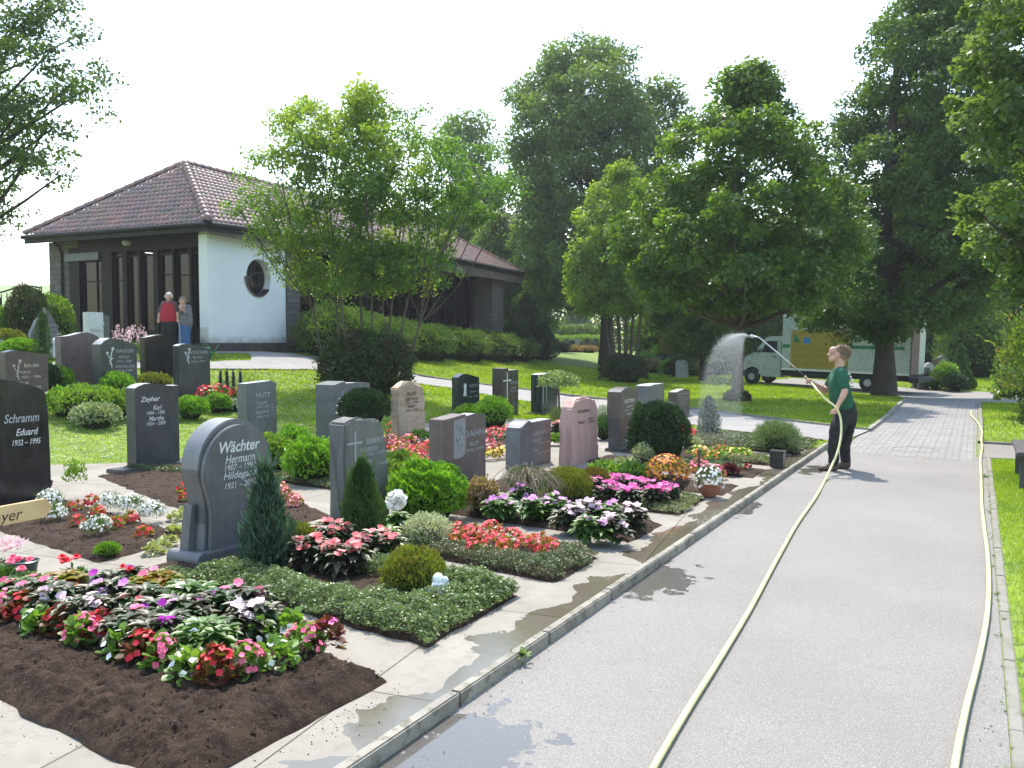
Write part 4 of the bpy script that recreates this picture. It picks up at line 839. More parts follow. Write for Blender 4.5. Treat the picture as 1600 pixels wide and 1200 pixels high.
# --- nearest bed: front row of begonias along the bed, inner impatiens, roses at the back
row = [(12, 985, 'pink'), (35, 992, 'red'), (62, 1010, 'white'), (98, 1012, 'red'), (130, 1030, 'pink'), (158, 1022, 'red'), (190, 1052, 'white'), (225, 1060, 'red'), (256, 1068, 'pink'), (300, 1085, 'white'), (340, 1090, 'red'), (385, 1080, 'pink'), (432, 1068, 'white'), (476, 1045, 'pink'), (400, 1030, 'white'), (450, 1018, 'white'), (512, 1036, 'darkred')]
for i, (u, v, c) in enumerate(row):
    lm = {'pink': F_lt, 'red': F_rd, 'white': F_lt, 'darkred': F_rd}[c]; pm = {'pink': P_pink, 'red': P_red, 'white': P_white, 'darkred': P_hot}[c]; r_ = rnd.uniform(.085, .11)
    wh = ORD[i] + ' from the left' if i < 12 else ['behind the last red one', 'at the bed corner', 'inside the front row', 'near the slab side', 'at the very end of the bed'][i - 12]
    begonia(f'{c} begonia edging the nearest bed, {wh}', pos(u, v + 2, .07), r_ * 1.2, .17 if c != 'white' else .15, lm, pm, 95, {'white': 12, 'darkred': 10}.get(c, 34), .019, 'begonias edging the nearest bed', ls=.05)
inner = [(20, 960, F_gr, P_pink, 3, 'pink-flowered plant at the left end'), (60, 975, F_dk, P_pink, 2, 'bronze-leaved plant with a small pink bloom'), (95, 985, F_dk, P_pale, 3, 'bronze-leaved plant with pale pink blooms on the left'), (130, 1003, F_dk, P_pale, 5, 'bronze-leaved plant with three large pale lilac blooms'), (165, 975, F_dk, P_lil, 5, 'bronze-leaved plant with a pale lilac cluster'),
         (205, 1030, F_dk, P_pink, 1, 'dark-leaved plant with hardly any bloom in the middle'), (225, 990, F_dk, P_salmon, 3, 'bronze-leaved plant with one salmon bloom'), (252, 1035, F_dk, P_mag, 2, 'dark-leaved plant with magenta blooms at the front'), (300, 972, F_gr, P_white, 2, 'green-leaved plant with one white bloom, far side'), (320, 1045, F_gr, P_white, 3, 'green-leaved plant with a white bloom near the front'),
         (262, 1004, F_dk, P_mag, 2, 'bronze-leaved plant with a magenta bloom behind the middle'), (340, 992, F_dk, P_mag, 2, 'bronze-leaved plant with a magenta bloom at the right'), (395, 1015, F_dk, P_pale, 8, 'bronze-leaved plant full of pale pink blooms at the right end'), (380, 985, F_dk, P_pink, 4, 'bronze-leaved plant with rosy blooms by the slab'), (185, 950, F_dk, P_mag, 2, 'bronze-leaved plant with a magenta bloom at the back'), (245, 958, F_or, P_pink, 1, 'olive-leaved plant near the headstone side'), (290, 1008, F_dk, P_lil, 1, 'dark-leaved plant between the two white-flowered ones'), (100, 958, F_or, P_salmon, 3, 'olive-leaved plant with salmon blooms behind the rose')]
for u, v, lm, pm, nf, lb in inner:
    impatiens(lb + ' of the nearest bed', pos(u, v + 6, .07), .19, .19, lm, pm, 18, int(nf * 1.2) + 1, .034, 'impatiens in the nearest bed', .1)
def rose(label, p, rad, h, pm, nb, fr=.035):
    p = p + Vector((0, 0, .06)); lc = LC(); n = 420; d = rdir(n); d[:, 2] = np.abs(d[:, 2]); P = d * np.array([rad, rad, h * .8]) * (.5 + .5 * rng.random(n))[:, None]; L = .035 * (.7 + .6 * rng.random(n)); lc.add(P, d + rdir(n) * .5, rdir(n) * .5 + np.array([0, 0, 1]), L, L * .6, T_LANCE)
    o = lc.build('rose_plant', F_gr, None, p); tag(o, label, 'flowering plant', 'roses at the back of the nearest bed'); fc = LC()
    a = rng.uniform(0, 6.28, nb); P = np.stack([np.cos(a) * rad * .55, np.sin(a) * rad * .55, h * rng.uniform(.9, 1.1, nb)], 1); N = _norm(rdir(nb) * .3 + np.array([0, -.2, 1]))
    for lay in range(4): flowers(fc, P + N * .006 * lay, N, fr * (1 - .2 * lay), 6, 0, lift=.2 + .5 * lay)
    fc.build('blossoms', pm, o)
rose('pink rose bush at the back left of the nearest bed', pos(45, 958), .12, .24, P_pink, 4); rose('deep red rose bush at the back of the nearest bed', pos(118, 945), .13, .22, P_red, 4)
rose('dark red rose beside the slab of the nearest bed', pos(205, 958), .09, .2, P_red, 2); rose('pale rose bush with rosy blooms on the far left', pos(8, 948), .1, .24, P_pink, 2)
# --- second bed (arched headstone)
for u, v, lb in ((478, 895, 'left'), (520, 868, 'back'), (538, 905, 'front'), (590, 888, 'right')):
    impatiens(f'dark-leaved impatiens smothered in salmon-pink blooms, {lb} one of the four before the arched headstone', pos(u, v), .24, .26, F_dk, P_salmon, 15, 30, .032, 'salmon impatiens before the arched headstone', .1)
shrub('round yellow-green hebe ball beside the small white angel', pos(645, 938), .21, .21, .34, 5200, .028, F_heb, 'hebe_shrub', tm=T_KITE, asp=.35, knob=.16, inner=.7, up=.9)
shrub('small yellow-green dwarf shrub behind the salmon flowers', pos(468, 858), .13, .13, .2, 1900, .024, F_heb, 'hebe_shrub', asp=.35, knob=.16, inner=.7, up=.9)
conifer('blue-green juniper in front of the arched headstone', pos(417, 895), .2, .78, 5200, .05, F_blue, 'juniper', wisp=.035, asp=.22, tip=.8)
conifer('upright green thuja before the rough headstone with the cross', pos(566, 853), .18, .72, 6500, .04, F_thu, 'thuja', wisp=.01, asp=.22, curve=1.22, tip=.86)
# --- third bed
for i, (u, v) in enumerate(((718, 862), (738, 850), (745, 872), (770, 860), (790, 876), (800, 855), (822, 868), (845, 864), (860, 872), (768, 842), (715, 845))):
    begonia(f'coral begonia with orange leaves in the curved band, {ORD[i]} counted from the headstone side', pos(u, v), .12, .15, F_or, P_rb, 60, 40, .018, 'coral begonia band', ls=.04)
shrub('large bright green box ball behind the white peony', pos(668, 815), .38, .38, .56, 9000, .035, F_box, 'box_ball', cat='box ball', tm=T_ROUND, asp=.6, knob=.14, inner=.75)
shrub('silvery white-leaved bush in front of the green box ball', pos(668, 853), .22, .2, .26, 3600, .022, LEAF('leaf_silver', (.22, .26, .17), (.62, .64, .52), trans=.3, rough=.5), 'silver_shrub', asp=.4, knob=.16, inner=.55)
o = impatiens('star-leaved green hellebore beside the thuja', pos(612, 858), .17, .16, F_lt, P_white, 5, 0, ll=.13, name='hellebore', cat='plant')
def peony():
    p = pos(618, 835); o = impatiens('white peony with one big bloom beside the rough headstone', p, .12, .2, F_gr, P_white, 5, 0, ll=.11, name='peony', cat='flowering plant')
    fc = LC(); n = 220; d = rdir(n); c = np.array(W(619, 782, 6.9) - p); P = c + d * .055 * rng.random(n)[:, None] ** .4; fc.add(P, d + rdir(n) * .5, rdir(n) + d, .045, .05, T_ROUND); fc.build('blossom', P_white, o)
    st = MB(); st.tube([(0, 0, 0), tuple(c * .6 + np.array([.01, 0, .03])), tuple(c - np.array([0, 0, .04]))], .005, 5); st.build('stem', m_stem, o)
peony()
for i, (u, v) in enumerate(((608, 745), (632, 768), (650, 742), (625, 725))): shrub(['light green leafy perennial left of the box ball', 'lime-green leafy plant behind the box ball', 'bright green leafy plant nearest the relief headstone', 'lime-green clump behind the peony'][i], pos(u, v + 20), .22, .22, .3, 420, .075, F_lim, 'leafy_perennial', cat='plant', tm=T_LANCE, asp=.6, core=False, inner=.3)
shrub('pinkish-leaved shrub beside the relief headstone', pos(752, 808), .17, .17, .38, 1500, .032, F_pnk, 'pink_leaved_shrub', tm=T_ROUND, asp=.7, knob=.2, inner=.5)
# twiggy dome shrub
def twig():
    p = pos(825, 795); mb = MB()
    for i in range(150):
        a = rnd.uniform(0, 6.28); r = rnd.uniform(.12, .36); h = rnd.uniform(.34, .48); q = []
        for t in (0, .25, .5, .75, 1): q.append((math.cos(a + t * .3) * r * t * 1.25 + rnd.gauss(0, .012), math.sin(a + t * .3) * r * t * 1.25 + rnd.gauss(0, .012), .28 + (h - .28) * math.sin(min(1, t * 1.3) * 1.57) - max(0, t - .55) * .45 + rnd.gauss(0, .01)))
        mb.tube(q, [.004, .0035, .003, .0025, .0015], 4, cap=False)
    mb.tube([(0, 0, 0), (.01, 0, .15), (0, .01, .3)], [.018, .015, .012], 7)
    o = mb.build('weeping_shrub', M('dry_twigs', (.2, .15, .09), (.3, .24, .16), s=30, rough=.9), None, loc=p); tag(o, 'dry weeping shrub of tangled bare twigs', 'shrub')
    lc = LC(); n = 500; d = rdir(n); lc.add(d * np.array([.2, .2, .12]) + np.array([0, 0, .3]), d, rdir(n), .03, .018, T_KITE); lc.build('leaves', F_thu, o)
twig()
shrub('tiny cushion of white flowers under the twiggy shrub', pos(803, 803), .1, .1, .12, 500, .018, P_white, 'white_flower_clump', cat='flowering plant', core=False)
# --- fourth bed: lilac and pink-white impatiens
for i, (u, v, pm, w_) in enumerate(((785, 815, P_lil, 'lilac'), (835, 818, P_lil, 'lilac'), (818, 795, P_lil, 'lilac'), (872, 812, P_lil, 'lilac'), (893, 832, P_pale, 'pink-and-white'), (925, 850, P_lil, 'lilac'), (960, 848, P_pale, 'pink-and-white'), (985, 830, P_pale, 'pink-and-white'), (945, 822, P_lil, 'lilac'), (915, 822, P_pale, 'pink-and-white'))):
    impatiens(f'{w_} impatiens, {ORD[i]} along the bed in front of the twiggy shrub', pos(u, v + 4), .2, .24, F_dk if w_ != 'lilac' else F_gr, pm, 12, 12 if w_ == 'lilac' else 20, .034, 'lilac and pale impatiens bed', .1)
# --- fifth bed: pink band
for i, (u, v) in enumerate(((930, 780), (952, 790), (972, 776), (985, 795), (1005, 782), (1020, 795), (1038, 790), (950, 770))):
    impatiens(f'bright pink impatiens in the dense pink row, {ORD[i]} from the shrub end', pos(u, v), .2, .22, F_dk, P_hot, 14, 34, .032, 'bright pink impatiens row', .08)
shrub('low broad olive-green dwarf conifer before the pink sandstone headstone', pos(885, 785), .3, .28, .36, 7500, .03, F_heb, 'dwarf_conifer', asp=.25, knob=.08, up=1.3, inner=.7)
shrub('reddish-green dwarf conifer adjoining the olive-green one', pos(928, 775), .2, .2, .3, 4200, .03, LEAF('leaf_redgreen', (.14, .12, .02), (.2, .14, .03), trans=.2, rough=.5), 'dwarf_conifer', asp=.25, knob=.08, up=1.3, inner=.7)
for i, (u, v) in enumerate(((945, 765), (975, 760), (990, 768))): shrub(['bright green leafy perennial left of three', 'white-edged leafy perennial in the middle of three', 'blue-green leafy perennial right of three'][i] + ' before the tall polished headstone', pos(u, v), .22, .22, .3, 700, .06, [F_lt, F_var, F_gr][i], 'leafy_perennial', cat='plant', tm=T_LANCE, asp=.5, core=False, inner=.35)
# --- bowls with flowers
m_bowl = M('brown_bowl', (.035, .025, .022), (.05, .035, .03), s=20, rough=.5); m_terra = M('terracotta', (.28, .10, .05), (.2, .07, .04), s=12, rough=.8)
def bowl(label, p, r, h, mb_, fn):
    mb = MB(); mb.lathe([(0, 0), (r * .55, 0), (r * .9, h * .55), (r, h), (r * .93, h), (r * .82, h * .6), (0, h * .55)], 28); o = mb.build('planter_bowl', mb_, None, smooth=True, loc=p); tag(o, label, 'planter'); return o
pb1 = pos(1042, 772); bowl('wide dark brown bowl planted with orange and purple violas', pb1, .27, .17, m_bowl, None)
o = shrub('orange and purple violas filling the wide brown bowl', pb1 + Vector((0, 0, .13)), .27, .27, .3, 3200, .02, F_heb, 'violas', cat='flowers', asp=.5, inner=.3, core=False); fc = LC(); n = 380; d = rdir(n); d[:, 2] = np.abs(d[:, 2]); P = d * np.array([.26, .26, .26]) + np.array([0, 0, .06]); flowers(fc, P[:230], d[:230], .017, 5, 0); flowers(fc, P[230:], d[230:], .017, 5, 1); fc.build('blossoms', [P_or, mt_pet('petal_maroon', (.2, .02, .05), (.35, .05, .1))], o)
pb2 = pos(1108, 778); bowl('small terracotta bowl of white flowers at the bed edge', pb2, .13, .11, m_terra, None)
o = shrub('white flowers growing out of the small terracotta bowl', pb2 + Vector((0, 0, .07)), .16, .16, .28, 1500, .022, F_thu, 'white_flowers', cat='flowers', asp=.3, inner=.3, core=False); fc = LC(); n = 110; d = rdir(n); d[:, 2] = np.abs(d[:, 2]); flowers(fc, d * np.array([.17, .17, .27]) + np.array([0, 0, .03]), d, .017, 5, 0); fc.build('blossoms', P_white, o)
st = MB(); st.box((-.012, -.012, 0), (.012, .012, .42)); st.box((-.02, -.02, .42), (.02, .02, .46)); tag(st.build('grave_stake', m_bark, None, loc=pos(1092, 765)), 'thin dark stake standing behind the white flowers', 'stake')
shrub('small pale grass tuft between bowl and pink flowers', pos(985, 772), .07, .07, .16, 400, .07, LEAF('leaf_straw', (.35, .32, .18), (.45, .42, .28), trans=.3), 'grass_tuft', cat='plant', tm=T_NEEDLE, asp=.05, up=1.5, core=False)
for i, (u, v, lb) in enumerate(((1080, 750, 'left'), (1100, 745, 'middle'), (1118, 750, 'right'), (1092, 738, 'rear'))): begonia(f'pink and yellow begonia behind the bowls, {lb} one of the cluster', pos(u, v), .16, .18, F_or, P_pink, 60, 38, .022, 'pink begonias behind the bowls', ls=.04)
shrub('small purple-leaved heuchera beside the green cushion', pos(1142, 745), .1, .1, .12, 160, .06, F_pur, 'heuchera', cat='plant', tm=T_ROUND, asp=.9, core=False, inner=.3)
cover('low green cushion plant on the grave beside the purple heuchera', quad(-3.75, -2.75, 11.0, 11.75), [], .09, 12000, .018, F_thu)
begonia('tiny red begonia on the green cushion', pos(1168, 738), .06, .1, F_rd, P_red, 20, 10, .02)
for i, (u, v, pm, lb) in enumerate(((1100, 716, P_or, 'orange, left'), (1125, 712, P_red, 'red, middle'), (1120, 722, P_or, 'orange, front'), (1145, 716, P_yel, 'yellow, right'), (1160, 718, P_yel, 'pale yellow, outermost'), (1090, 712, P_yel, 'yellow, leftmost'))): begonia(f'mixed bedding plant with light leaves in the oval bed, {lb}', pos(u, v), .2, .15, F_lt, pm, 90, 24, .022, 'oval bed of mixed bedding plants', ls=.05)
shrub('soft round pine-like bush near the man', pos(1213, 708), .36, .36, .48, 5200, .07, LEAF('leaf_pine', (.10, .16, .06), (.2, .26, .12), trans=.2, rough=.5), 'dwarf_pine', asp=.09, tm=T_NEEDLE, out=1.0, up=.4, inner=.5)
conifer('small grey-green juniper under the water spray', pos(1107, 683), .2, .72, 2600, .05, F_blue, 'juniper', asp=.25, curve=1.2)
shrub('big dark clipped yew ball beside the tall headstone', pos(1030, 722), .46, .42, .86, 8000, .045, F_yew, 'yew_ball', asp=.4, knob=.07, inner=.82)
conifer('slim dark green cypress column next to the yew ball', pos(998, 715), .12, .82, 3200, .035, F_thu, 'cypress', curve=1.5, tip=.93)
shrub('variegated creeping spindle at the foot of the cypress column', pos(1005, 728), .16, .14, .3, 900, .035, F_var, 'spindle_shrub', core=False, inner=.3)
shrub('pink-red astilbe bloom behind the yew ball', pos(1070, 692), .16, .16, .3, 420, .05, P_rb, 'pink_flower_clump', cat='flowering plant', core=False, inner=.2)
shrub('pale whitish-green clump below the pink-red bloom', pos(1078, 702), .22, .2, .2, 700, .04, F_var, 'pale_shrub', core=False, inner=.3)
# --- white-and-red flower bed beside the name board
wf = [(78, 795), (83, 818), (172, 800), (237, 815), (152, 840), (205, 803)]
for i, (u, v) in enumerate(wf):
    p = pos(u, v + 3); o = shrub(f'white candytuft clump, {ORD[i]} in the soil bed beside the name board', p, .13, .13, .18, 420, .05, F_gr, 'candytuft', cat='flowering plant', tm=T_NEEDLE, asp=.12, up=1.2, core=False, inner=.2, group='white candytuft clumps')
    fc = LC(); n = 260; d = rdir(n); d[:, 2] = np.abs(d[:, 2]) + .1; d = _norm(d); P = d * np.array([.13, .13, .13]) * rng.uniform(.7, 1.12, n)[:, None] + np.array([0, 0, .07]); k_ = vnoise(P[:, 0] + i, P[:, 1], 14, 51) > .25; flowers(fc, P[k_], _norm(d[k_] + rdir(k_.sum()) * .6), .013, 4, 0); fc.build('blossoms', P_white, o)
for i, (u, v) in enumerate(((25, 785), (118, 800), (143, 790), (153, 808), (122, 825), (205, 820), (180, 828), (226, 842))):
    begonia(f'red begonia with orange leaves, {ORD[i]} of the red ones among the white candytuft', pos(u, v + 4), .085, .13, F_or, P_red, 40, 16, .022, 'red begonias among the candytuft')
shrub('small bright green moss-like ball alone on the dark soil', pos(168, 873), .1, .1, .11, 1500, .018, F_box, 'dwarf_ball', asp=.35, knob=.04, inner=.75, up=.8)
for i, (u, v) in enumerate(((275, 815), (290, 808), (272, 838), (262, 855), (250, 862), (240, 868))): begonia(f'pale yellow-green succulent rosette, {ORD[i]} down the bed edge beside the arched headstone', pos(u, v), .08, .06, LEAF('leaf_sedum', (.26, .3, .09), (.4, .42, .22), trans=.3), P_white, 40, 0, group='pale succulents along the bed edge', ls=.05, name='sedum', cat='plant')
for i, (u, v) in enumerate(((8, 770), (38, 765), (18, 745))): shrub(['dark purple heuchera in front of the name board', 'dark purple heuchera right of the name board post', 'dark purple heuchera against the dark headstone'][i], pos(u, v + 18), .2, .2, .28, 260, .1, F_pur, 'heuchera', cat='plant', tm=T_ROUND, asp=.95, core=False, inner=.4)
p = pos(118, 780); o = shrub('small loose shrub with pale new leaves behind the white flowers', p, .12, .12, .42, 240, .045, F_lim, 'young_shrub', tm=T_LANCE, asp=.4, core=False, inner=.2, zb=.5)
shrub('pale pink lily bloom at the left edge', pos(5, 895), .12, .12, .22, 120, .06, P_pale, 'lily', cat='flowering plant', tm=T_LANCE, asp=.3, core=False, inner=.5, zb=.7)
for i, (u, v) in enumerate(((292, 788), (288, 775))): begonia(['red begonia just left of the arched headstone', 'second red-orange begonia beside the arched headstone, further back'][i], pos(u, v), .1, .15, F_or, P_red, 50, 22, .022)
for i, (u, v) in enumerate(((432, 792), (448, 788), (462, 798), (440, 778))): begonia(f'red and yellow begonia between the two nearest big headstones, {ORD[i]} of four', pos(u, v), .1, .16, F_or, P_salmon, 50, 24, .022, 'begonias between the two big headstones')
# --- shrubs and flowers behind
sh = [(428, 735, .28, .5, F_pale_ if 0 else F_lim, 'variegated light green bush behind the arched headstone'), (462, 715, .24, .55, F_box, 'taller fresh green bush behind the arched headstone'), (490, 750, .34, .52, F_box, 'rounded lime-green bush left of the rough headstone'),
      (645, 705, .0, .0, None, '')]
shrub(sh[0][5], pos(425, 742), .3, .28, .5, 2600, .05, F_var if 0 else F_lim, knob=.15, tm=T_LANCE, asp=.5, inner=.6); shrub(sh[1][5], pos(458, 722), .26, .26, .5, 2400, .05, F_box, knob=.15, inner=.6); shrub(sh[2][5], pos(488, 755), .36, .34, .55, 4200, .045, F_box, knob=.18, inner=.65)
p = pos(570, 698); o = shrub('dark clipped yew umbrella ball on a short stem', p, .44, .42, .95, 7000, .045, F_yew, 'yew_topiary', cat='topiary', asp=.4, knob=.06, inner=.85, zb=.62)
mb = MB(); mb.tube([(0, 0, -.02), (.02, 0, .25), (0, 0, .5)], .035, 7); mb.build('stem', m_bark, o)
for i, (u, v) in enumerate(((610, 722), (628, 712), (648, 722), (640, 700), (665, 712), (612, 700), (655, 735))): begonia(f'coral red begonia in the patch left of the relief headstone, {ORD[i]} of seven', pos(u, v), .2, .22, F_or, [P_rb, P_salmon, P_rb, P_pink][i % 4], 70, 34, .028, 'coral begonias left of the relief headstone', ls=.05)
begonia('single deep red flower clump behind the coral patch', pos(612, 682), .14, .25, F_gr, P_red, 40, 14, .035)
shrub('green perennial at the foot of the tan layered headstone', pos(655, 693), .22, .2, .2, 500, .05, F_gr, 'leafy_perennial', cat='plant', tm=T_LANCE, asp=.5, core=False, inner=.3)
for i, (u, v) in enumerate(((772, 668), (735, 665), (755, 660))): shrub(['bright green ball left of the two dark stones', 'fresh green low bush behind the relief headstone', 'fresh green bush between the two dark stones'][i], pos(u, v), [.4, .38, .35][i], .36, [.62, .42, .4][i], 2600, .05, F_box, knob=.1, inner=.7)
for i, (u, v) in enumerate(((772, 685), (785, 690), (793, 682))): begonia(f'red-orange bedding plant before the low dark headstones, {ORD[i]} of three', pos(u, v), .2, .2, F_gr, P_rb, 60, 30, .03, 'red-orange bedding plants', ls=.05)
for i, (u, v) in enumerate(((763, 703), (775, 712), (788, 718), (768, 720))): begonia(f'pink and yellow bedding plant beside the relief headstone, {ORD[i]} of four', pos(u, v), .17, .18, F_or, [P_pink, P_pink, P_yel, P_yel][i], 60, 28, .028, 'pink and yellow bedding plants', ls=.05)
def standard():
    p = pos(872, 668); o = shrub('small umbrella-shaped standard tree before the dark green headstone', p + Vector((0, 0, .0)), .42, .4, 1.12, 1300, .07, F_var if 0 else LEAF('leaf_euonymus', (.08, .15, .04), (.35, .4, .22), trans=.35), 'standard_tree', cat='small tree', tm=T_LANCE, asp=.5, core=False, inner=.3, zb=.78)
    mb = MB(); mb.tube([(0, 0, 0), (.02, .01, .4), (0, 0, .85)], .025, 7); mb.build('trunk', m_bark, o)
standard()
shrub('tall ornamental grass with straw-coloured plumes under the standard tree', pos(870, 672), .14, .14, .36, 500, .14, LEAF('leaf_straw2', (.3, .28, .12), (.12, .2, .05), trans=.3), 'ornamental_grass', cat='plant', tm=T_NEEDLE, asp=.05, up=1.6, core=False, inner=.2)
impatiens('red-and-white flowering plant left of the pink sandstone headstone', pos(873, 682), .25, .28, F_dk, P_salmon, 10, 12, .05, ll=.11)
shrub('lime-green small plant left of the pink sandstone headstone', pos(868, 697), .14, .14, .18, 400, .05, F_lt, 'leafy_perennial', cat='plant', tm=T_ROUND, asp=.7, core=False, inner=.3)
shrub('silver-grey bush between pink and tall polished headstones', pos(945, 665), .22, .22, .4, 1200, .04, LEAF('leaf_grey', (.3, .34, .28), (.45, .48, .42), trans=.2), 'silver_shrub', inner=.5)
shrub('green bush under the silver-grey one', pos(944, 688), .25, .25, .4, 1600, .04, F_thu, 'leafy_shrub', inner=.6)
ln = MB(); ln.box((-.07, -.07, 0), (.07, .07, .17)); ln.add([(-.1, -.1, .17), (.1, -.1, .17), (.1, .1, .17), (-.1, .1, .17), (0, 0, .26)], [(0, 1, 4), (1, 2, 4), (2, 3, 4), (3, 0, 4), (0, 3, 2, 1)], 1)
tag(ln.build('grave_lantern', [M('bronze', (.06, .04, .02), rough=.45, metal=.6), M('lantern_roof', (.4, .35, .26), rough=.6)], None, bevel=.004, loc=pos(918, 662)), 'small bronze grave lantern with a pale pointed roof', 'lantern')
# upper left graves
lf = [(135, 655, .62, .62, F_lim, 'broad yellow-green low conifer at the left grave row', .02), (97, 650, .3, .5, F_box, 'small clipped green bush beside the low dark stone', 0), (150, 668, .42, .42, F_var, 'silver-variegated bush before the yellow-green conifer', 0), (180, 655, .4, .55, F_lim, 'yellow-green bush left of the wavy-topped headstone', 0),
      (183, 628, .36, .6, F_box, 'light green round bush before the flower-engraved grey headstone', 0), (95, 618, .26, .6, F_box, 'upright light green bush right of the brown headstone', 0), (240, 612, .4, .4, F_heb, 'olive round bush before the plain dark headstone', 0), (298, 655, .34, .42, F_box, 'bright green bush right of the wavy-topped headstone', 0), (340, 645, .26, .36, F_box, 'small bright green ball near the red flowers', 0),
      (78, 622, .22, .7, F_yew, 'dark slim bush behind the brown headstone', 0)]
for u, v, r_, h_, mt_, lb, _ in lf: shrub(lb, pos(u, v), r_, r_, h_, 2600, .055, mt_, knob=.12, inner=.65)
shrub('white-flowered clump beside the low dark headstone on the left', pos(75, 640), .3, .3, .3, 700, .05, mt_pet('petal_cream', (.8, .7, .5), (.85, .8, .7)), 'white_flower_clump', cat='flowering plant', inner=.4)
for i, (u, v) in enumerate(((322, 628), (340, 625), (355, 628), (370, 632))): begonia(f'red-flowering plant in the far left row, {ORD[i]} of four', pos(u, v), .3, .34, F_gr, P_red, 60, 20, .045, 'red-flowering plants in the far left row', ls=.08)
for i, (u, v) in enumerate(((345, 612), (355, 610), (365, 611), (376, 610))): conifer(f'spike of blue salvia, {ORD[i]} of four behind the red flowers', pos(u, v), .07, .5, 260, .04, mt_pet('petal_blue', (.04, .05, .14), (.08, .1, .2)), 'blue_salvia', cat='flowering plant', group='blue salvia spikes')
shrub('grey-leaved cushion before the red flowers of the far left row', pos(362, 642), .4, .3, .22, 700, .05, LEAF('leaf_grey', (.3, .34, .28), (.45, .48, .42), trans=.2), 'silver_shrub', inner=.4)
def astilbe():
    p = pos(205, 560); o = shrub('pink feathery astilbe before the chapel front', p, .6, .4, .4, 700, .08, F_gr, 'astilbe', cat='flowering plant', core=False, inner=.2, zb=.2); lc = LC()
    for i in range(24):
        x, y = rnd.uniform(-.65, .65), rnd.uniform(-.35, .35); h = rnd.uniform(.3, .6); n = 26; z = rng.random(n); r_ = (1 - z) * .06; a = rng.uniform(0, 6.28, n); lc.add(np.stack([x + np.cos(a) * r_, y + np.sin(a) * r_, h + z * .3], 1), rdir(n) + np.array([0, 0, 1]), rdir(n), .045, .02)
    lc.build('blossoms', P_pale, o)
astilbe()
# ------------------------------------------------------------------ headstones
def granite(name, c1, c2, rough=.25, speck=(.5, .5, .5), sp=.7, s=3, b=.05, bs=80, streak=None):
    m, nt, p = newmat(name); P = coords(nt); v = None
    if streak:
        mp = _n(nt, 'ShaderNodeMapping'); nt.links.new(P, mp.inputs[0]); mp.inputs['Scale'].default_value = streak; v = mp.outputs[0]
    c = mix(nt, ramp(nt, noise(nt, s, 6, .65, vec=v, dist=.6), [(.35, 0.), (.65, 1.)]), c1, c2)
    c = mix(nt, ramp(nt, noise(nt, 160, 3, .7), [(sp - .12, 0.), (sp + .05, .6)]), c, speck)
    mp2 = _n(nt, 'ShaderNodeMapping'); nt.links.new(P, mp2.inputs[0]); mp2.inputs['Scale'].default_value = (1, 1, .12)
    st = ramp(nt, noise(nt, 16, 5, .7, vec=mp2.outputs[0]), [(.5, 0.), (.8, .35)]); c = mix(nt, st, c, tuple(min(1, a * 1.7 + .02) for a in c2)); li = ramp(nt, noise(nt, 7, 6, .75), [(.62, 0.), (.7, .4)]); c = mix(nt, li, c, tuple(a * .6 for a in c1))
    nt.links.new(c, p.inputs['Base Color']); rr = _n(nt, 'ShaderNodeMapRange'); nt.links.new(st, rr.inputs[0]); rr.inputs[3].default_value = rough; rr.inputs[4].default_value = min(1, rough + .7); nt.links.new(rr.outputs[0], p.inputs['Roughness'])
    nt.links.new(bump(nt, noise(nt, bs, 6, .7), b, .01), p.inputs['Normal']); return m
g_grey = granite('granite_grey_blue', (.078, .076, .080), (.125, .12, .122), .42, (.26, .26, .28)); g_dark = granite('granite_dark', (.03, .032, .036), (.055, .055, .06), .3, (.14, .14, .15))
g_black = granite('granite_black', (.012, .012, .014), (.028, .026, .026), .12, (.08, .07, .07)); g_brown = granite('granite_brown', (.06, .045, .042), (.095, .07, .064), .3, (.18, .15, .14))
g_red = granite('granite_redbrown', (.085, .06, .058), (.13, .095, .09), .4, (.24, .2, .2)); g_blue = granite('granite_blue', (.075, .082, .086), (.115, .12, .124), .4, (.26, .28, .3)); g_green = granite('granite_green_black', (.015, .022, .02), (.03, .04, .036), .22, (.1, .12, .11))
g_rough = granite('rough_gneiss', (.10, .10, .095), (.16, .15, .13), .85, (.3, .29, .25), s=5, b=.9, bs=22, streak=(1.4, 1.4, .35)); g_pink = granite('pink_sandstone', (.34, .20, .17), (.46, .29, .25), .9, (.5, .36, .32), s=4, b=.5, bs=40, streak=(1.6, 1.6, .16))
g_tan = granite('layered_sandstone', (.28, .20, .13), (.44, .35, .26), .9, (.2, .13, .08), s=2.2, b=.8, bs=22, streak=(.5, .5, 3.2)); g_white = granite('white_marble', (.5, .52, .52), (.62, .63, .63), .5, (.35, .37, .38)); g_light = granite('light_granite', (.26, .26, .27), (.36, .36, .37), .6, (.15, .15, .16))
g_skytop = granite('sky_lit_sawn_top', (.24, .24, .25), (.34, .34, .35), .6, (.15, .15, .16), b=.3)  # sawn tops, made paler still: the sky's brightness is painted into the colour
m_sil = M('silver_lettering', (.62, .63, .64), rough=.35, metal=.3); m_dim = M('dull_lettering', (.30, .31, .32), rough=.6); m_gold = M('brown_lettering', (.05, .03, .02), rough=.6); m_cream = M('cream_lettering', (.45, .38, .3), rough=.5); m_rel = M('relief_metal', (.34, .34, .36), rough=.45, metal=.4)
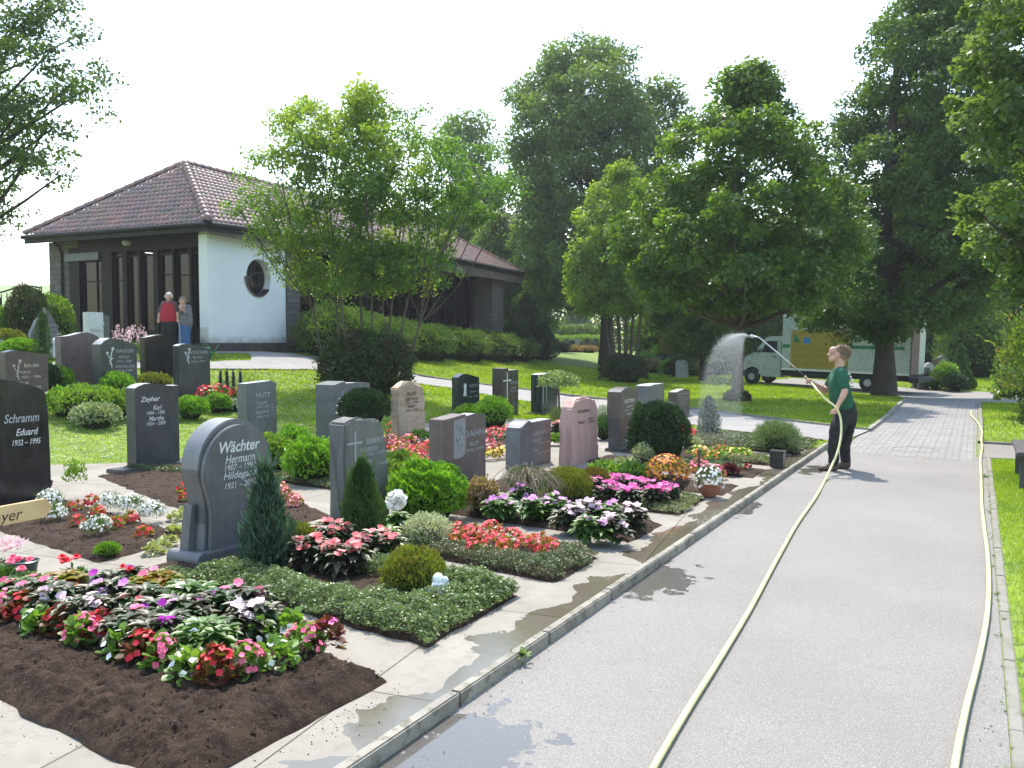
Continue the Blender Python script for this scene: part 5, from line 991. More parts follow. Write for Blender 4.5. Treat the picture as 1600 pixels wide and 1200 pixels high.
def stone(label, uL, uR, vb, vt, th, top, mt, x=None, ut=.5, lines=(), font=None, plinth=None, rough=0, gmt=None, group=None, z0=None, extra=None, hide_label=None):
    """polished or hewn slab facing +X; top: outline points (s, drop) from right to left, fractions of the width / metres below the top"""
    if x is None: x = G(uL, vb).x
    r = ray(uL, 600); y0 = x * r[1] / r[0]; r = ray(uR, 600); y1 = x * r[1] / r[0]; w = y1 - y0
    z0 = float(H(x, y0)) if z0 is None else z0; h = X_(uL + (uR - uL) * ut, vt, x).z - z0
    root = empty('headstone', (x, y0, z0)); tag(root, label, 'headstone', group)
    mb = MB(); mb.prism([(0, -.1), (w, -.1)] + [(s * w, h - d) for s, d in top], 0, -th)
    o = mb.build('slab', [mt, g_skytop], root, smooth=True, bevel=.006 if not rough else .02)
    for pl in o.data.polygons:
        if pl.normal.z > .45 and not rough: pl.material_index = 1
    if rough:
        me = o.data; bm = bmesh.new(); bm.from_mesh(me); bmesh.ops.triangulate(bm, faces=bm.faces)
        for _ in range(3): bmesh.ops.subdivide_edges(bm, edges=[e for e in bm.edges if e.calc_length() > .06], cuts=1); 
        for v in bm.verts:
            front = v.co.x > -.004 and .04 < v.co.y < w - .04
            k = rough * (.12 if front else 1); v.co.y += (vnoise(v.co.z, v.co.x + v.co.y, 9, 21) - .5) * k; v.co.z += (vnoise(v.co.y, v.co.x, 9, 22) - .5) * k * (v.co.z > h * .7); v.co.x += (vnoise(v.co.y, v.co.z, 11, 23) - .5) * k * .7
        bm.to_mesh(me); bm.free()
    if plinth:
        p_, q_, hh, ft = plinth; pb = MB(); pb.box((-th - .04, -p_, -.08), (ft, w + q_, hh)); pb.build('plinth', gmt or mt, root, bevel=.012)
    for ln in lines:
        s, yc, zc, lw, lh = ln[:5]; sh = ln[5] if len(ln) > 5 else 0; fm = ln[6] if len(ln) > 6 else (font or m_sil)
        t = text('inscription', s, 1, fm, root, (0, 0, 0), (0, 0, 0), shear=sh, extrude=.0, offset=ln[7] if len(ln) > 7 else .012)
        co = np.array([v.co for v in t.data.vertices]); mn, mx = co.min(0), co.max(0); sx = lw * w / (mx[0] - mn[0]); sy = lh * h / (mx[1] - mn[1]); cx, cy = (mn + mx)[:2] / 2
        for v in t.data.vertices:
            a, b = (v.co.x - cx) * sx, (v.co.y - cy) * sy; v.co = (.004, yc * w + a, zc * h + b)
        t.location = (0, 0, 0); t.rotation_euler = (0, 0, 0)
    if extra: extra(root, w, h)
    return root, w, h
def deco(root, w, h, kind, yc, zc, sz, mt):
    mb = MB(); f = lambda a, b: (.008, yc * w + a * sz, zc * h + b * sz)
    if kind == 'rose':
        mb.tube([f(.1, -.8), f(0, -.3), f(.05, .2), f(.18, .5)], .012 * sz / .3, 5); mb.tube([f(0, -.2), f(-.2, .05), f(-.25, .2)], .01 * sz / .3, 5)
        for a, b, r in ((.2, .6, .16), (-.27, .28, .12)):
            for k in range(5): an = k * 1.256; mb.tube([f(a, b), f(a + math.cos(an) * r * .6, b + math.sin(an) * r * .6), f(a + math.cos(an) * r, b + math.sin(an) * r)], [.02 * sz, .05 * sz, .01 * sz], 5)
        for a, b in ((-.15, -.3), (.22, -.15), (.15, .12), (-.12, -.5)): mb.tube([f(0, b - .1), f(a * .6, b), f(a, b + .05)], [.01 * sz, .045 * sz, .004], 5)
    elif kind == 'cross':
        mb.box((0, yc * w - .022 * sz, zc * h - .62 * sz), (.008, yc * w + .022 * sz, zc * h + .38 * sz)); mb.box((.001, yc * w - .26 * sz, zc * h + .09 * sz), (.0075, yc * w + .26 * sz, zc * h + .135 * sz))
    elif kind == 'wheat':
        for k in range(5): mb.tube([f(-.25 + .12 * k, -.6), f(-.1 + .06 * k, 0), f(-.15 + .09 * k, .5)], .01 * sz / .3, 5)
        mb.box((0, yc * w - .03 * sz, zc * h - .5 * sz), (.01, yc * w + .03 * sz, zc * h + .6 * sz)); mb.box((.001, yc * w - .25 * sz, zc * h + .2 * sz), (.009, yc * w + .25 * sz, zc * h + .26 * sz))
    elif kind == 'figure':
        mb.tube([f(-.1, .75), f(.05, .5), f(.2, .3), f(.1, .0), f(0, -.4), f(-.08, -.8)], .04 * sz, 6); mb.tube([f(-.3, .5), f(-.25, .75), f(-.05, .72), f(-.1, .5), f(-.3, .5)], .03 * sz, 6)
        for a, b, c, d in ((.1, 0, -.35, -.1), (-.35, -.1, -.25, -.35), (.1, .3, .4, .1), (0, -.3, .25, -.6), (-.02, -.3, -.25, -.55), (.3, .75, .22, .4)): mb.tube([f(a, b), f((a + c) / 2, (b + d) / 2 + .04), f(c, d)], .035 * sz, 5)
    return mb.build('ornament', mt, root, smooth=True)
ARC = lambda n=14, a=.1: [(.5 + .5 * math.cos(math.pi * k / n), a * (1 - math.sin(math.pi * k / n))) for k in range(n + 1)]
WAVE = [(1, .045), (.85, .05), (.7, .04), (.5, .012), (.35, 0), (.2, .006), (.08, .03), (0, .06)]
g_skyedge = granite('sky_lit_honed_edge', (.14, .14, .145), (.2, .2, .2), .45, (.3, .3, .32), b=.15)  # sky brightness painted into the paler upward rim of the arched stone
# 1. the arched headstone with rounded disc front
def arched():
    x = -5.28; r = ray(318, 600); y0 = x * r[1] / r[0]; r = ray(424, 600); y1 = x * r[1] / r[0]; w = y1 - y0; h = X_(370, 655, x).z - GZ
    root = empty('headstone', (x, y0, GZ)); tag(root, 'grey-blue arched headstone with silver script lettering, nearest and largest of the stones', 'headstone')
    def outline(R_, zc, waist, foot):
        pts = [(w / 2 - foot, -.05), (w / 2 + foot, -.05)]; 
        for t in np.linspace(0, 1, 9)[:-1]:
            z = t * (zc - R_ * .35); ww = foot + (waist - foot) * math.sin(t * math.pi * .5); ww = ww if t < .6 else ww + (R_ * .94 - waist) * ((t - .6) / .4) ** 2; pts.append((w / 2 + ww, z))
        for a in np.linspace(-.35, math.pi + .35, 34): pts.append((w / 2 + R_ * math.cos(a), zc + R_ * math.sin(a)))
        for t in reversed(np.linspace(0, 1, 9)[:-1]):
            z = t * (zc - R_ * .35); ww = foot + (waist - foot) * math.sin(t * math.pi * .5); ww = ww if t < .6 else ww + (R_ * .94 - waist) * ((t - .6) / .4) ** 2; pts.append((w / 2 - ww, z))
        out = []
        for p in pts:
            if not out or math.dist(p, out[-1]) > .004: out.append(p)
        return out
    Rr = w * .52
    mb = MB(); mb.prism(outline(Rr, h - Rr, w * .43, w * .47), -.055, -.26); o = mb.build('rear_slab', [g_grey, g_skyedge], root, smooth=True, bevel=.008)
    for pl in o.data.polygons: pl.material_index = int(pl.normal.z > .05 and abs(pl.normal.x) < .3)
    mb = MB(); mb.prism([(a, b - .035) for a, b in outline(Rr * .97, h - Rr * 1.0, w * .40, w * .44)], 0, -.054); mb.build('front_slab', g_grey, root, smooth=True, bevel=.006)
    mb = MB(); mb.prism([(-.13, -.03), (w + .08, -.03), (w + .08, .1), (-.04, .1), (-.08, .115), (-.11, .11), (-.135, .08), (-.14, .04)], .07, -.3); mb.build('plinth', g_grey, root, smooth=True, bevel=.008)
    mb = MB(); mb.prism([(.0, 0.1), (-.06, .1), (-.01, .46), (.03, .46)], -.14, -.24); mb.build('side_fin', g_grey, root, bevel=.004)
    for s, yc, zc, lw, lh, sh in (('Wächter', .5, .805, .6, .085, .25), ('Hermann', .5, .715, .44, .062, .3), ('1907 – 1994', .5, .655, .46, .045, .2), ('Hildegard', .5, .59, .5, .07, .3), ('1921 – 2013', .5, .525, .46, .045, .2)):
        t = text('inscription', s, 1, m_sil, root, (0, 0, 0), (0, 0, 0), shear=sh, extrude=0, offset=.022 if s == 'Wächter' else .008); co = np.array([v.co for v in t.data.vertices]); mn, mx = co.min(0), co.max(0)
        for v in t.data.vertices: v.co = (.004, yc * w + (v.co.x - (mn[0] + mx[0]) / 2) * lw * w / (mx[0] - mn[0]), zc * h + (v.co.y - (mn[1] + mx[1]) / 2) * lh * h / (mx[1] - mn[1]))
    mb = MB(); mb.box((0, w * .3, h * .745 * .62), (.003, w * .9, h * .745 * .62 + .004)); mb.box((0, w * .2, h * .685), (.003, w * .98, h * .685 + .003)); mb.build('groove_line', M('gold_line', (.22, .17, .06), rough=.5), root)
arched()
stone('rough-edged grey gneiss headstone with an engraved slender cross behind the green thuja', 537, 608, 842, 654, .2, [(1.0, .75), (.93, .3), (.86, .12), (.74, .035), (.66, .04), (.5, .02), (.3, .0), (.15, .0), (.02, .035)], g_rough, x=-5.1, ut=.2, rough=.03, font=m_dim,
      lines=[('SEBERT', .66, .775, .4, .05), ('HEINRICH', .52, .70, .36, .045), ('1906 – 1974', .68, .655, .5, .03), ('EVA', .5, .59, .18, .04), ('1910 – 1994', .68, .55, .5, .03)], extra=lambda r, w, h: deco(r, w, h, 'cross', .22, .73, .42, m_dim).__setattr__('scale', (1, 1, 1)))
def relief_stone(r, w, h):
    mb = MB(); mb.prism([(-.16, h * .44), (w * .3, h * .44), (w * .37, h * .5), (w * .37, h + .015), (-.16, h - .02)], .05, -.16); mb.build('relief_block', g_red, r, smooth=True, bevel=.006)
    mb = MB(); mb.prism([(.03, h * .46), (w * .26, h * .46), (w * .34, h * .52), (w * .34, h * .98), (.03, h * .95)], .056, .052); mb.build('relief_panel', M('pale_panel', (.24, .22, .22), rough=.8), r)
    d = deco(r, w, h, 'figure', .19, .74, .2, m_dim); d.location.x = .055
stone('reddish-brown headstone with a pale raised relief panel on its left half', 700, 759, 752, 646, .16, [(1, .03), (.7, .0), (.37, .02), (0, .02)], g_red, x=-5.3, ut=.7, lines=[('DAHN', .67, .74, .55, .085), ('RUT', .67, .6, .24, .055), ('1935-1994', .68, .52, .5, .04)], font=m_dim, extra=relief_stone)
def hump(r, w, h):
    mb = MB(); mb.prism([(-.006, -.05), (w * .3, -.05), (w * .3, h + .03)] + [(w * .3 - (.3 * w + .006) * math.sin(a), h + .03 - .16 * (1 - math.cos(a))) for a in np.linspace(0, 1.57, 7)][1:], .02, -.22); mb.build('side_block', g_grey, r, smooth=True, bevel=.006); deco(r, w, h, 'wheat', .2, .45, .24, m_dim)
stone('wide grey headstone with rounded left shoulder behind the twiggy shrub', 812, 861, 729, 656, .2, [(1, 0), (.3, 0), (0, .05)], g_grey, x=-5.45, ut=.8, lines=[('GREGORIUS', .68, .74, .58, .09), ('ERNST', .56, .58, .3, .07), ('1914-1994', .76, .5, .42, .055), ('IDA', .5, .36, .16, .07), ('1919-2006', .76, .28, .42, .055)], font=m_dim, extra=hump)
stone('pink hewn sandstone headstone with rounded top and dark lettering', 892, 936, 728, 621, .2, [(1, .9), (.99, .4), (.95, .16), (.85, .06), (.65, .01), (.35, .0), (.15, .04), (.05, .12), (.03, .4)], g_pink, x=-5.0, ut=.45, rough=.05, font=m_gold, lines=[('Künstler', .45, .80, .42, .055), ('Paul', .36, .63, .2, .05), ('1923 –', .72, .66, .3, .035), ('1995', .72, .61, .28, .035)])
def col_extra(r, w, h):
    mb = MB(); mb.prism([(-.004, h * .54), (w + .004, h * .54), (w + .004, h - .02), (w * .75, h - .0), (w * .5, h + .035), (w * .25, h + .02), (-.004, h - .03)], .03, -.2); mb.build('head_block', g_brown, r, smooth=True, bevel=.006)
stone('tall slim polished headstone in two tiers with silver lettering', 967, 994, 711, 608, .18, [(1, .05), (.0, .05)], g_dark, x=-5.0, ut=.5, lines=[('SEITER', .5, .81, .6, .06), ('Karl', .5, .72, .3, .03), ('1921 – 1987', .5, .66, .55, .025), ('Maria', .5, .60, .3, .03)], extra=lambda r, w, h: (col_extra(r, w, h), [setattr(c, 'location', (.034, 0, 0)) for c in r.children if c.name.startswith('inscription')]), plinth=(.05, .05, .06, .1))
stone('stepped grey granite headstone behind the dark yew ball', 1014, 1038, 676, 600, .3, [(1, 0), (.3, 0), (.05, .02)], g_grey, x=-5.6, ut=.6, extra=lambda r, w, h: [MB().box((0, -.25, -.05), (.12, w * .75, h * .62)).build('lower_block', g_grey, r, bevel=.01), MB().box((-.3, w, -.05), (.06, w * 1.6, h * .55)).build('side_block', g_dark, r, bevel=.01)])
stone('dark brown headstone with dense silver lettering near the water spray', 1057, 1078, 669, 608, .2, [(1, .03), (.6, 0), (.3, .02), (0, .05)], g_brown, x=-6.2, lines=[('HERRMANN', .5, .84, .75, .06), ('Otto', .45, .72, .4, .05), ('1911-1989', .5, .64, .7, .045), ('Frida', .45, .54, .4, .05), ('1915-1998', .5, .46, .7, .045)], font=m_dim)
stone('tan layered sandstone headstone with pointed top and dark lettering', 622, 664, 691, 595, .18, [(1, .7), (1.0, .3), (.93, .13), (.6, .05), (.36, .0), (.15, .06), (.0, .12)], g_tan, ut=.33, rough=.05, font=m_gold, lines=[('RUFF', .5, .78, .34, .06), ('GERTRUD', .5, .69, .46, .045), ('1921 – 1985', .5, .635, .46, .04), ('KURT', .5, .565, .28, .045), ('1919 – 1997', .5, .5, .46, .04)])
def milcz(r, w, h):
    mb = MB(); mb.prism([(-.12, -.03), (w * .2, -.03), (w * .2, h + .04), (w * .05, h + .02), (-.12, h - .02)], .05, -.4); mb.build('cross_block', g_blue, r, smooth=True, bevel=.006); d = deco(r, w, h, 'cross', .1, .68, .5, m_dim); d.location.x = .05
stone('blue-grey two-part headstone with a long carved cross, beside the yew umbrella', 526, 578, 694, 598, .2, [(1, .02), (.6, 0), (.2, 0), (0, 0)], g_blue, x=-10.2, ut=.5, lines=[('MILCZ', .62, .82, .4, .075, .15)], extra=milcz, plinth=(.35, .05, .08, .12))
stone('plain-topped dark grey headstone with stacked silver names behind the arched one', 385, 432, 697, 595, .22, [(1, .05), (.82, .0), (.5, .01), (.2, .02), (0, .03)], g_blue, ut=.75, x=-10.9, lines=[('HUTT', .55, .78, .46, .075), ('ALBERT', .5, .65, .36, .045), ('1908-1995', .52, .59, .42, .035), ('HELENE', .52, .505, .42, .05), ('1908-1998', .52, .435, .42, .035)], font=m_dim)
stone('dark headstone with wavy top and five lines of silver script on the lawn edge', 211, 279, 740, 599, .2, WAVE, g_dark, x=-10.0, ut=.3, plinth=(.3, .25, .06, .14), lines=[('Zeyher', .33, .81, .44, .075, .25, m_sil, .02), ('Karl', .49, .715, .2, .055, .3), ('1904 – 1995', .45, .655, .42, .04, .2), ('Martha', .46, .59, .34, .055, .3), ('1924 – 2009', .45, .53, .44, .04, .2)])
stone('black polished headstone with slanting top cut off by the left picture edge', -60, 76, 765, 592, .22, [(1, .9), (.985, .4), (.965, .2), (.93, .14), (.86, .105), (.6, .03), (.4, 0), (.2, .01), (0, .06)], g_black, x=-8.95, ut=.42, lines=[('Schramm', .66, .69, .42, .07, .25, m_dim, .02), ('Eduard', .72, .58, .27, .055, .3), ('1932 – 1995', .71, .5, .34, .045, .2)])
stone('brown headstone with a bronze rose and faint lettering at the far left', 10, 76, 650, 547, .22, [(1, .08), (.7, .06), (.4, .02), (.2, .0), (0, .04)], g_brown, x=-16.0, ut=.2, lines=[('BAUER', .6, .74, .36, .055), ('ADOLF', .45, .63, .24, .045), ('1922 – 1994', .58, .55, .46, .045), ('ELSE', .42, .45, .2, .045), ('1925 – 2002', .58, .37, .46, .045)], font=m_cream, extra=lambda r, w, h: deco(r, w, h, 'rose', .26, .68, .26, m_cream))
stone('tall plain reddish-brown headstone with humped top seen from its back', 97, 160, 640, 519, .22, [(1, .2), (.92, .1), (.8, .04), (.65, .0), (.5, .01), (.3, .06), (.15, .09), (0, .1)], g_red, x=-17.2, ut=.6)
stone('grey headstone with peaked top and engraved rose in the left group', 159, 215, 640, 528, .3, [(1, .17), (.75, .08), (.5, .03), (.25, .0), (.1, .06), (0, .14)], g_dark, x=-16.2, ut=.25, lines=[('NAGLER', .66, .79, .5, .055), ('ADOLF', .62, .69, .3, .045), ('1912–1987', .64, .62, .44, .04), ('ANNELIESE', .66, .54, .55, .045), ('1919–1989', .64, .47, .44, .04)], font=m_dim, extra=lambda r, w, h: deco(r, w, h, 'rose', .25, .7, .28, m_sil))
stone('plain near-black headstone with curved top and no visible lettering', 228, 277, 622, 523, .2, [(1, .2), (.9, .1), (.75, .03), (.55, 0), (.35, .01), (.15, .05), (0, .07)], g_black, x=-17.6, ut=.55)
stone('dark headstone with engraved rose, rightmost of the group before the chapel door', 280, 329, 630, 537, .2, [(1, .12), (.8, .08), (.5, .03), (.25, 0), (.1, .01), (0, .05)], g_dark, x=-15.6, ut=.25, lines=[('MOSCHER', .62, .84, .62, .06), ('Erika', .6, .75, .3, .045), ('1925-1999', .6, .67, .42, .04)], font=m_dim, extra=lambda r, w, h: deco(r, w, h, 'rose', .28, .78, .24, m_sil))
stone('small black arched headstone with carved wheat, near the lawn edge', 716, 749, 654, 584, .18, [(1, .1), (.8, .08), (.5, .02), (.3, 0), (.12, .03), (0, .08)], g_green, x=-10.6, ut=.3, lines=[('GOTZ', .72, .7, .42, .07), ('Johann', .7, .55, .36, .06), ('1930 – 1995', .7, .43, .44, .045)], font=m_dim, extra=lambda r, w, h: deco(r, w, h, 'wheat', .3, .62, .26, m_sil))
stone('narrow dark brown headstone with a tall engraved cross between the small black stones', 786, 810, 656, 578, .3, [(1, 0), (.35, 0), (.34, -.05), (0, -.05)], granite('granite_umber', (.03, .024, .02), (.05, .04, .034), .25, (.12, .1, .09)), x=-9.9, ut=.7, lines=[('SCHWARZ', .7, .72, .5, .06), ('JOSEF', .66, .6, .3, .05), ('1927-1996', .68, .53, .46, .04)], font=m_dim, extra=lambda r, w, h: deco(r, w, h, 'cross', .26, .7, .75, m_sil))
stone('black-green headstone with thin engraved arch behind the small standard tree', 846, 871, 650, 583, .3, [(1, .02), (.6, .0), (.3, 0), (0, .03)], g_green, x=-9.6, ut=.5, plinth=(.4, .3, .05, .2), extra=lambda r, w, h: [MB().tube([(.006, w * .1 + .0, h * .25), (.006, w * .1, h * .7), (.006, w * .2, h * .85), (.006, w * .3, h * .7), (.006, w * .3, h * .25)], .012, 5).build('ornament', m_dim, r)])
# far left stones near the chapel
def leafstone():
    p = W(72, 562, 21.5); z = float(H(p.x, p.y)); root = empty('headstone', (p.x, p.y, z)); tag(root, 'tall grey leaf-shaped headstone pair split down the middle before the shrubs', 'headstone'); hh = W(72, 480, 21.5).z - z; hw = .38
    for sgn, nm in ((1, 'right_half'), (-1, 'left_half')):
        pts = [(0.02 * sgn, hh), (sgn * hw * .55, hh * .82), (sgn * hw * .95, hh * .55), (sgn * hw * 1.0, hh * .35), (sgn * hw * .8, hh * .1), (sgn * hw * .6, -.1), (.05 * sgn, -.1), (.02 * sgn, hh * .3), (.08 * sgn, hh * .5)]
        if sgn < 0: pts = [(a, b * (.88 if b > 0 else 1)) for a, b in pts]
        MB().prism(pts, 0, -.14).build(nm, g_grey, root, smooth=True, bevel=.006)
    for k in range(6): t = text('inscription', ['Familie', 'Karl', '1920 – 1998', 'Hedwig', '1924 – 2005', 'unvergessen'][k], .085, m_dim, root, (.006, .22, hh * (.68 - .09 * k)), (R(90), 0, R(90)), extrude=0)
leafstone()
def white_stone():
    p = W(155, 560, 21); z = float(H(p.x, p.y)) + .0; root = empty('headstone', (p.x, p.y, z)); tag(root, 'white marble headstone joined to a thin dark slab, standing before the chapel', 'headstone'); hh = W(155, 488, 21).z - z; MB().prism([(-.28, -.1), (.14, -.1), (.14, hh), (-.28, hh + .0)], 0, -.2).build('marble_slab', g_white, root, bevel=.006); MB().prism([(.15, -.1), (.32, -.1), (.32, hh - .08), (.15, hh - .06)], -.01, -.18).build('dark_slab', g_blue, root, bevel=.006)
    for k, s in enumerate(('Maier', 'Josef', '1931 – 2008')): text('inscription', s, .12 if k == 0 else .08, M('grey_lettering', (.2, .22, .24), rough=.6), root, (.005, -.07, hh * (.72 - .11 * k)), (R(90), 0, R(90)), extrude=0)
    deco(root, .46, hh, 'rose', .2, .72, .2, m_sil)
white_stone()
stone('low light grey granite headstone at the left picture edge', -20, 26, 575, 528, .3, [(1, .25), (.6, .05), (.3, 0), (0, 0)], g_light, x=-21.5, ut=.3)
stone('low dark stone beside the small clipped bush at the left grave row', 112, 122, 640, 617, .12, [(1, 0), (0, 0)], g_red, x=-15.2)
# ------------------------------------------------------------------ name board on a wooden cross
def board():
    m_w = M('light_wood', (.55, .36, .16), (.66, .46, .23), s=3, rough=.6); a = W(72, 793, 6.55); b = W(-70, 822, 5.95); t = (b - a); t.z = 0; L = t.length; ang = math.atan2(-t.y, -t.x)
    root = empty('grave_cross', (a.x, a.y, bz(a.x, a.y)), ang); tag(root, 'light wooden grave marker board with a pointed end and dark lettering', 'grave marker'); z = a.z - root.location.z
    MB().prism([(0.0, z - .075), (-L, z - .085), (-L, z + .065), (0, z + .07), (.055, z)], .0, .03, axis='y').build('name_board', m_w, root, bevel=.004)
    MB().box((-L * .62 - .045, .031, -.1), (-L * .62 + .045, .065, z + .35)).build('post', m_w, root, bevel=.004)
    o = text('inscription', 'mayer', .12, M('burnt_lettering', (.03, .02, .012), rough=.7), root, (-.2, -.002, z + .045), (R(90), 0, 0), align='RIGHT', shear=.25, extrude=0)
board()
# small things on the graves
mb = MB(); mb.lathe([(0, 0), (.045, 0), (.05, .02), (.085, .2), (.095, .215), (.085, .22), (.078, .2), (.04, .03)], 24); tag(mb.build('grave_vase', M('dark_green_plastic', (.01, .045, .035), rough=.35), None, smooth=True, loc=pos(40, 928)), 'empty dark green grave vase stuck in the ground', 'vase')
lp = MB(); lp.box((-.09, -.09, 0), (.09, .09, .2)); lp.box((-.1, -.1, .2), (.1, .1, .225)); lp.box((-.08, -.092, .03), (.08, -.0905, .18), 1); tag(lp.build('grave_lamp', [M('lamp_black', (.015, .015, .016), rough=.35), M('lamp_glass_dark', (.03, .035, .03), rough=.1)], None, bevel=.004, loc=pos(1215, 731)), 'square black grave lamp on the pale cover beside the slabs', 'grave lamp')
def angel(label, p, s):
    lc = MB(); mt = M('white_plaster_figure', (.78, .8, .82), rough=.6); o = None
    def ball(c, r, sc=(1, 1, 1), n=10):
        vs = []; 
        for i in range(n + 1):
            for k in range(12): a = math.pi * i / n; b = 2 * math.pi * k / 12; vs.append((c[0] + r * sc[0] * math.sin(a) * math.cos(b), c[1] + r * sc[1] * math.sin(a) * math.sin(b), c[2] + r * sc[2] * math.cos(a)))
        lc.add(vs, [(i * 12 + k, i * 12 + (k + 1) % 12, (i + 1) * 12 + (k + 1) % 12, (i + 1) * 12 + k) for i in range(n) for k in range(12)])
    ball((0, 0, .03 * s), .045 * s, (1, 1, .9)); ball((0, 0, .085 * s), .03 * s); ball((-.035 * s, .02 * s, .06 * s), .03 * s, (.8, .4, 1.2)); ball((.035 * s, .02 * s, .06 * s), .03 * s, (.8, .4, 1.2)); ball((-.03 * s, -.03 * s, .012 * s), .02 * s); ball((.03 * s, -.03 * s, .012 * s), .02 * s)
    o = lc.build('angel_figurine', mt, None, smooth='all', loc=p); tag(o, label, 'figurine')
angel('small white angel figurine sitting in the low carpet by the hebe ball', pos(685, 952, .09), 1.15)
angel('tiny white figurine among the red flowers of the far left row', pos(308, 640), 2.2)
angel('white rounded figure on a stone behind the brown headstone', pos(90, 560), 4.5)
# ------------------------------------------------------------------ people (smooth bodies grown from tapered limbs)
def capsule(mb, p, r1, q, r2, n=14):
    p = Vector(p); q = Vector(q); d = q - p; L = d.length; t = d.normalized() if L > 1e-6 else Vector((0, 0, 1)); a = t.cross(Vector((.3, .5, .8))).normalized(); b = t.cross(a); vs = []
    rings = [(-math.cos(x) * r1, math.sin(x) * r1, 0) for x in np.linspace(.12, math.pi / 2, 5)] + [(L + math.sin(x) * r2, math.cos(x) * r2, 0) for x in np.linspace(0, math.pi / 2 - .12, 5)]
    for h, r, _ in rings:
        for k in range(n): an = 2 * math.pi * k / n; vs.append(p + t * h + (a * math.cos(an) + b * math.sin(an)) * r)
    m_ = len(rings); mb.add(vs, [(i * n + k, i * n + (k + 1) % n, (i + 1) * n + (k + 1) % n, (i + 1) * n + k) for i in range(m_ - 1) for k in range(n)] + [tuple(range(n - 1, -1, -1)), tuple((m_ - 1) * n + k for k in range(n))])
def grow(chains, voxel, name, mt, parent, org, sm=4, wr=0):
    """chains: lists of (point, radius); merged into one skin"""
    mb = MB()
    for ch in chains:
        if len(ch) == 1: capsule(mb, ch[0][0], ch[0][1], Vector(ch[0][0]) + Vector((0, 0, .002)), ch[0][1])
        for (p, r), (q, s) in zip(ch, ch[1:]): capsule(mb, p, r, q, s)
    mb.v = [tuple(Vector(v) - org) for v in mb.v]
    o = mb.build('tmp', mt); m = o.modifiers.new('r', 'REMESH'); m.mode = 'VOXEL'; m.voxel_size = voxel; m.use_smooth_shade = True
    s = o.modifiers.new('s', 'SMOOTH'); s.iterations = sm; s.factor = .5; bpy.context.view_layer.update()
    me = bpy.data.meshes.new_from_object(o.evaluated_get(bpy.context.evaluated_depsgraph_get())); bpy.data.objects.remove(o)
    if wr:
        for v in me.vertices: v.co += v.normal * (math.sin(v.co.z * 42 + v.co.x * 25) + math.sin(v.co.x * 60 - v.co.z * 30 + v.co.y * 35)) * wr
    me.polygons.foreach_set('use_smooth', [True] * len(me.polygons)); me.materials.clear(); me.materials.append(mt); return link(name, me, parent)
m_skin = M('skin', (.50, .27, .20), (.56, .33, .25), s=14, rough=.55); m_shirt = M('green_cotton', (.010, .075, .040), (.014, .10, .052), s=12, rough=.9, b=.3, bs=60); m_trs = M('black_work_trousers', (.009, .009, .011), (.018, .018, .02), s=9, rough=.9, b=.4, bs=40)
m_boot = M('brown_boot_leather', (.06, .038, .025), (.09, .06, .04), s=30, rough=.7); m_hair = M('hair_fair_grey', (.22, .15, .10), (.34, .26, .19), s=40, rough=.7)
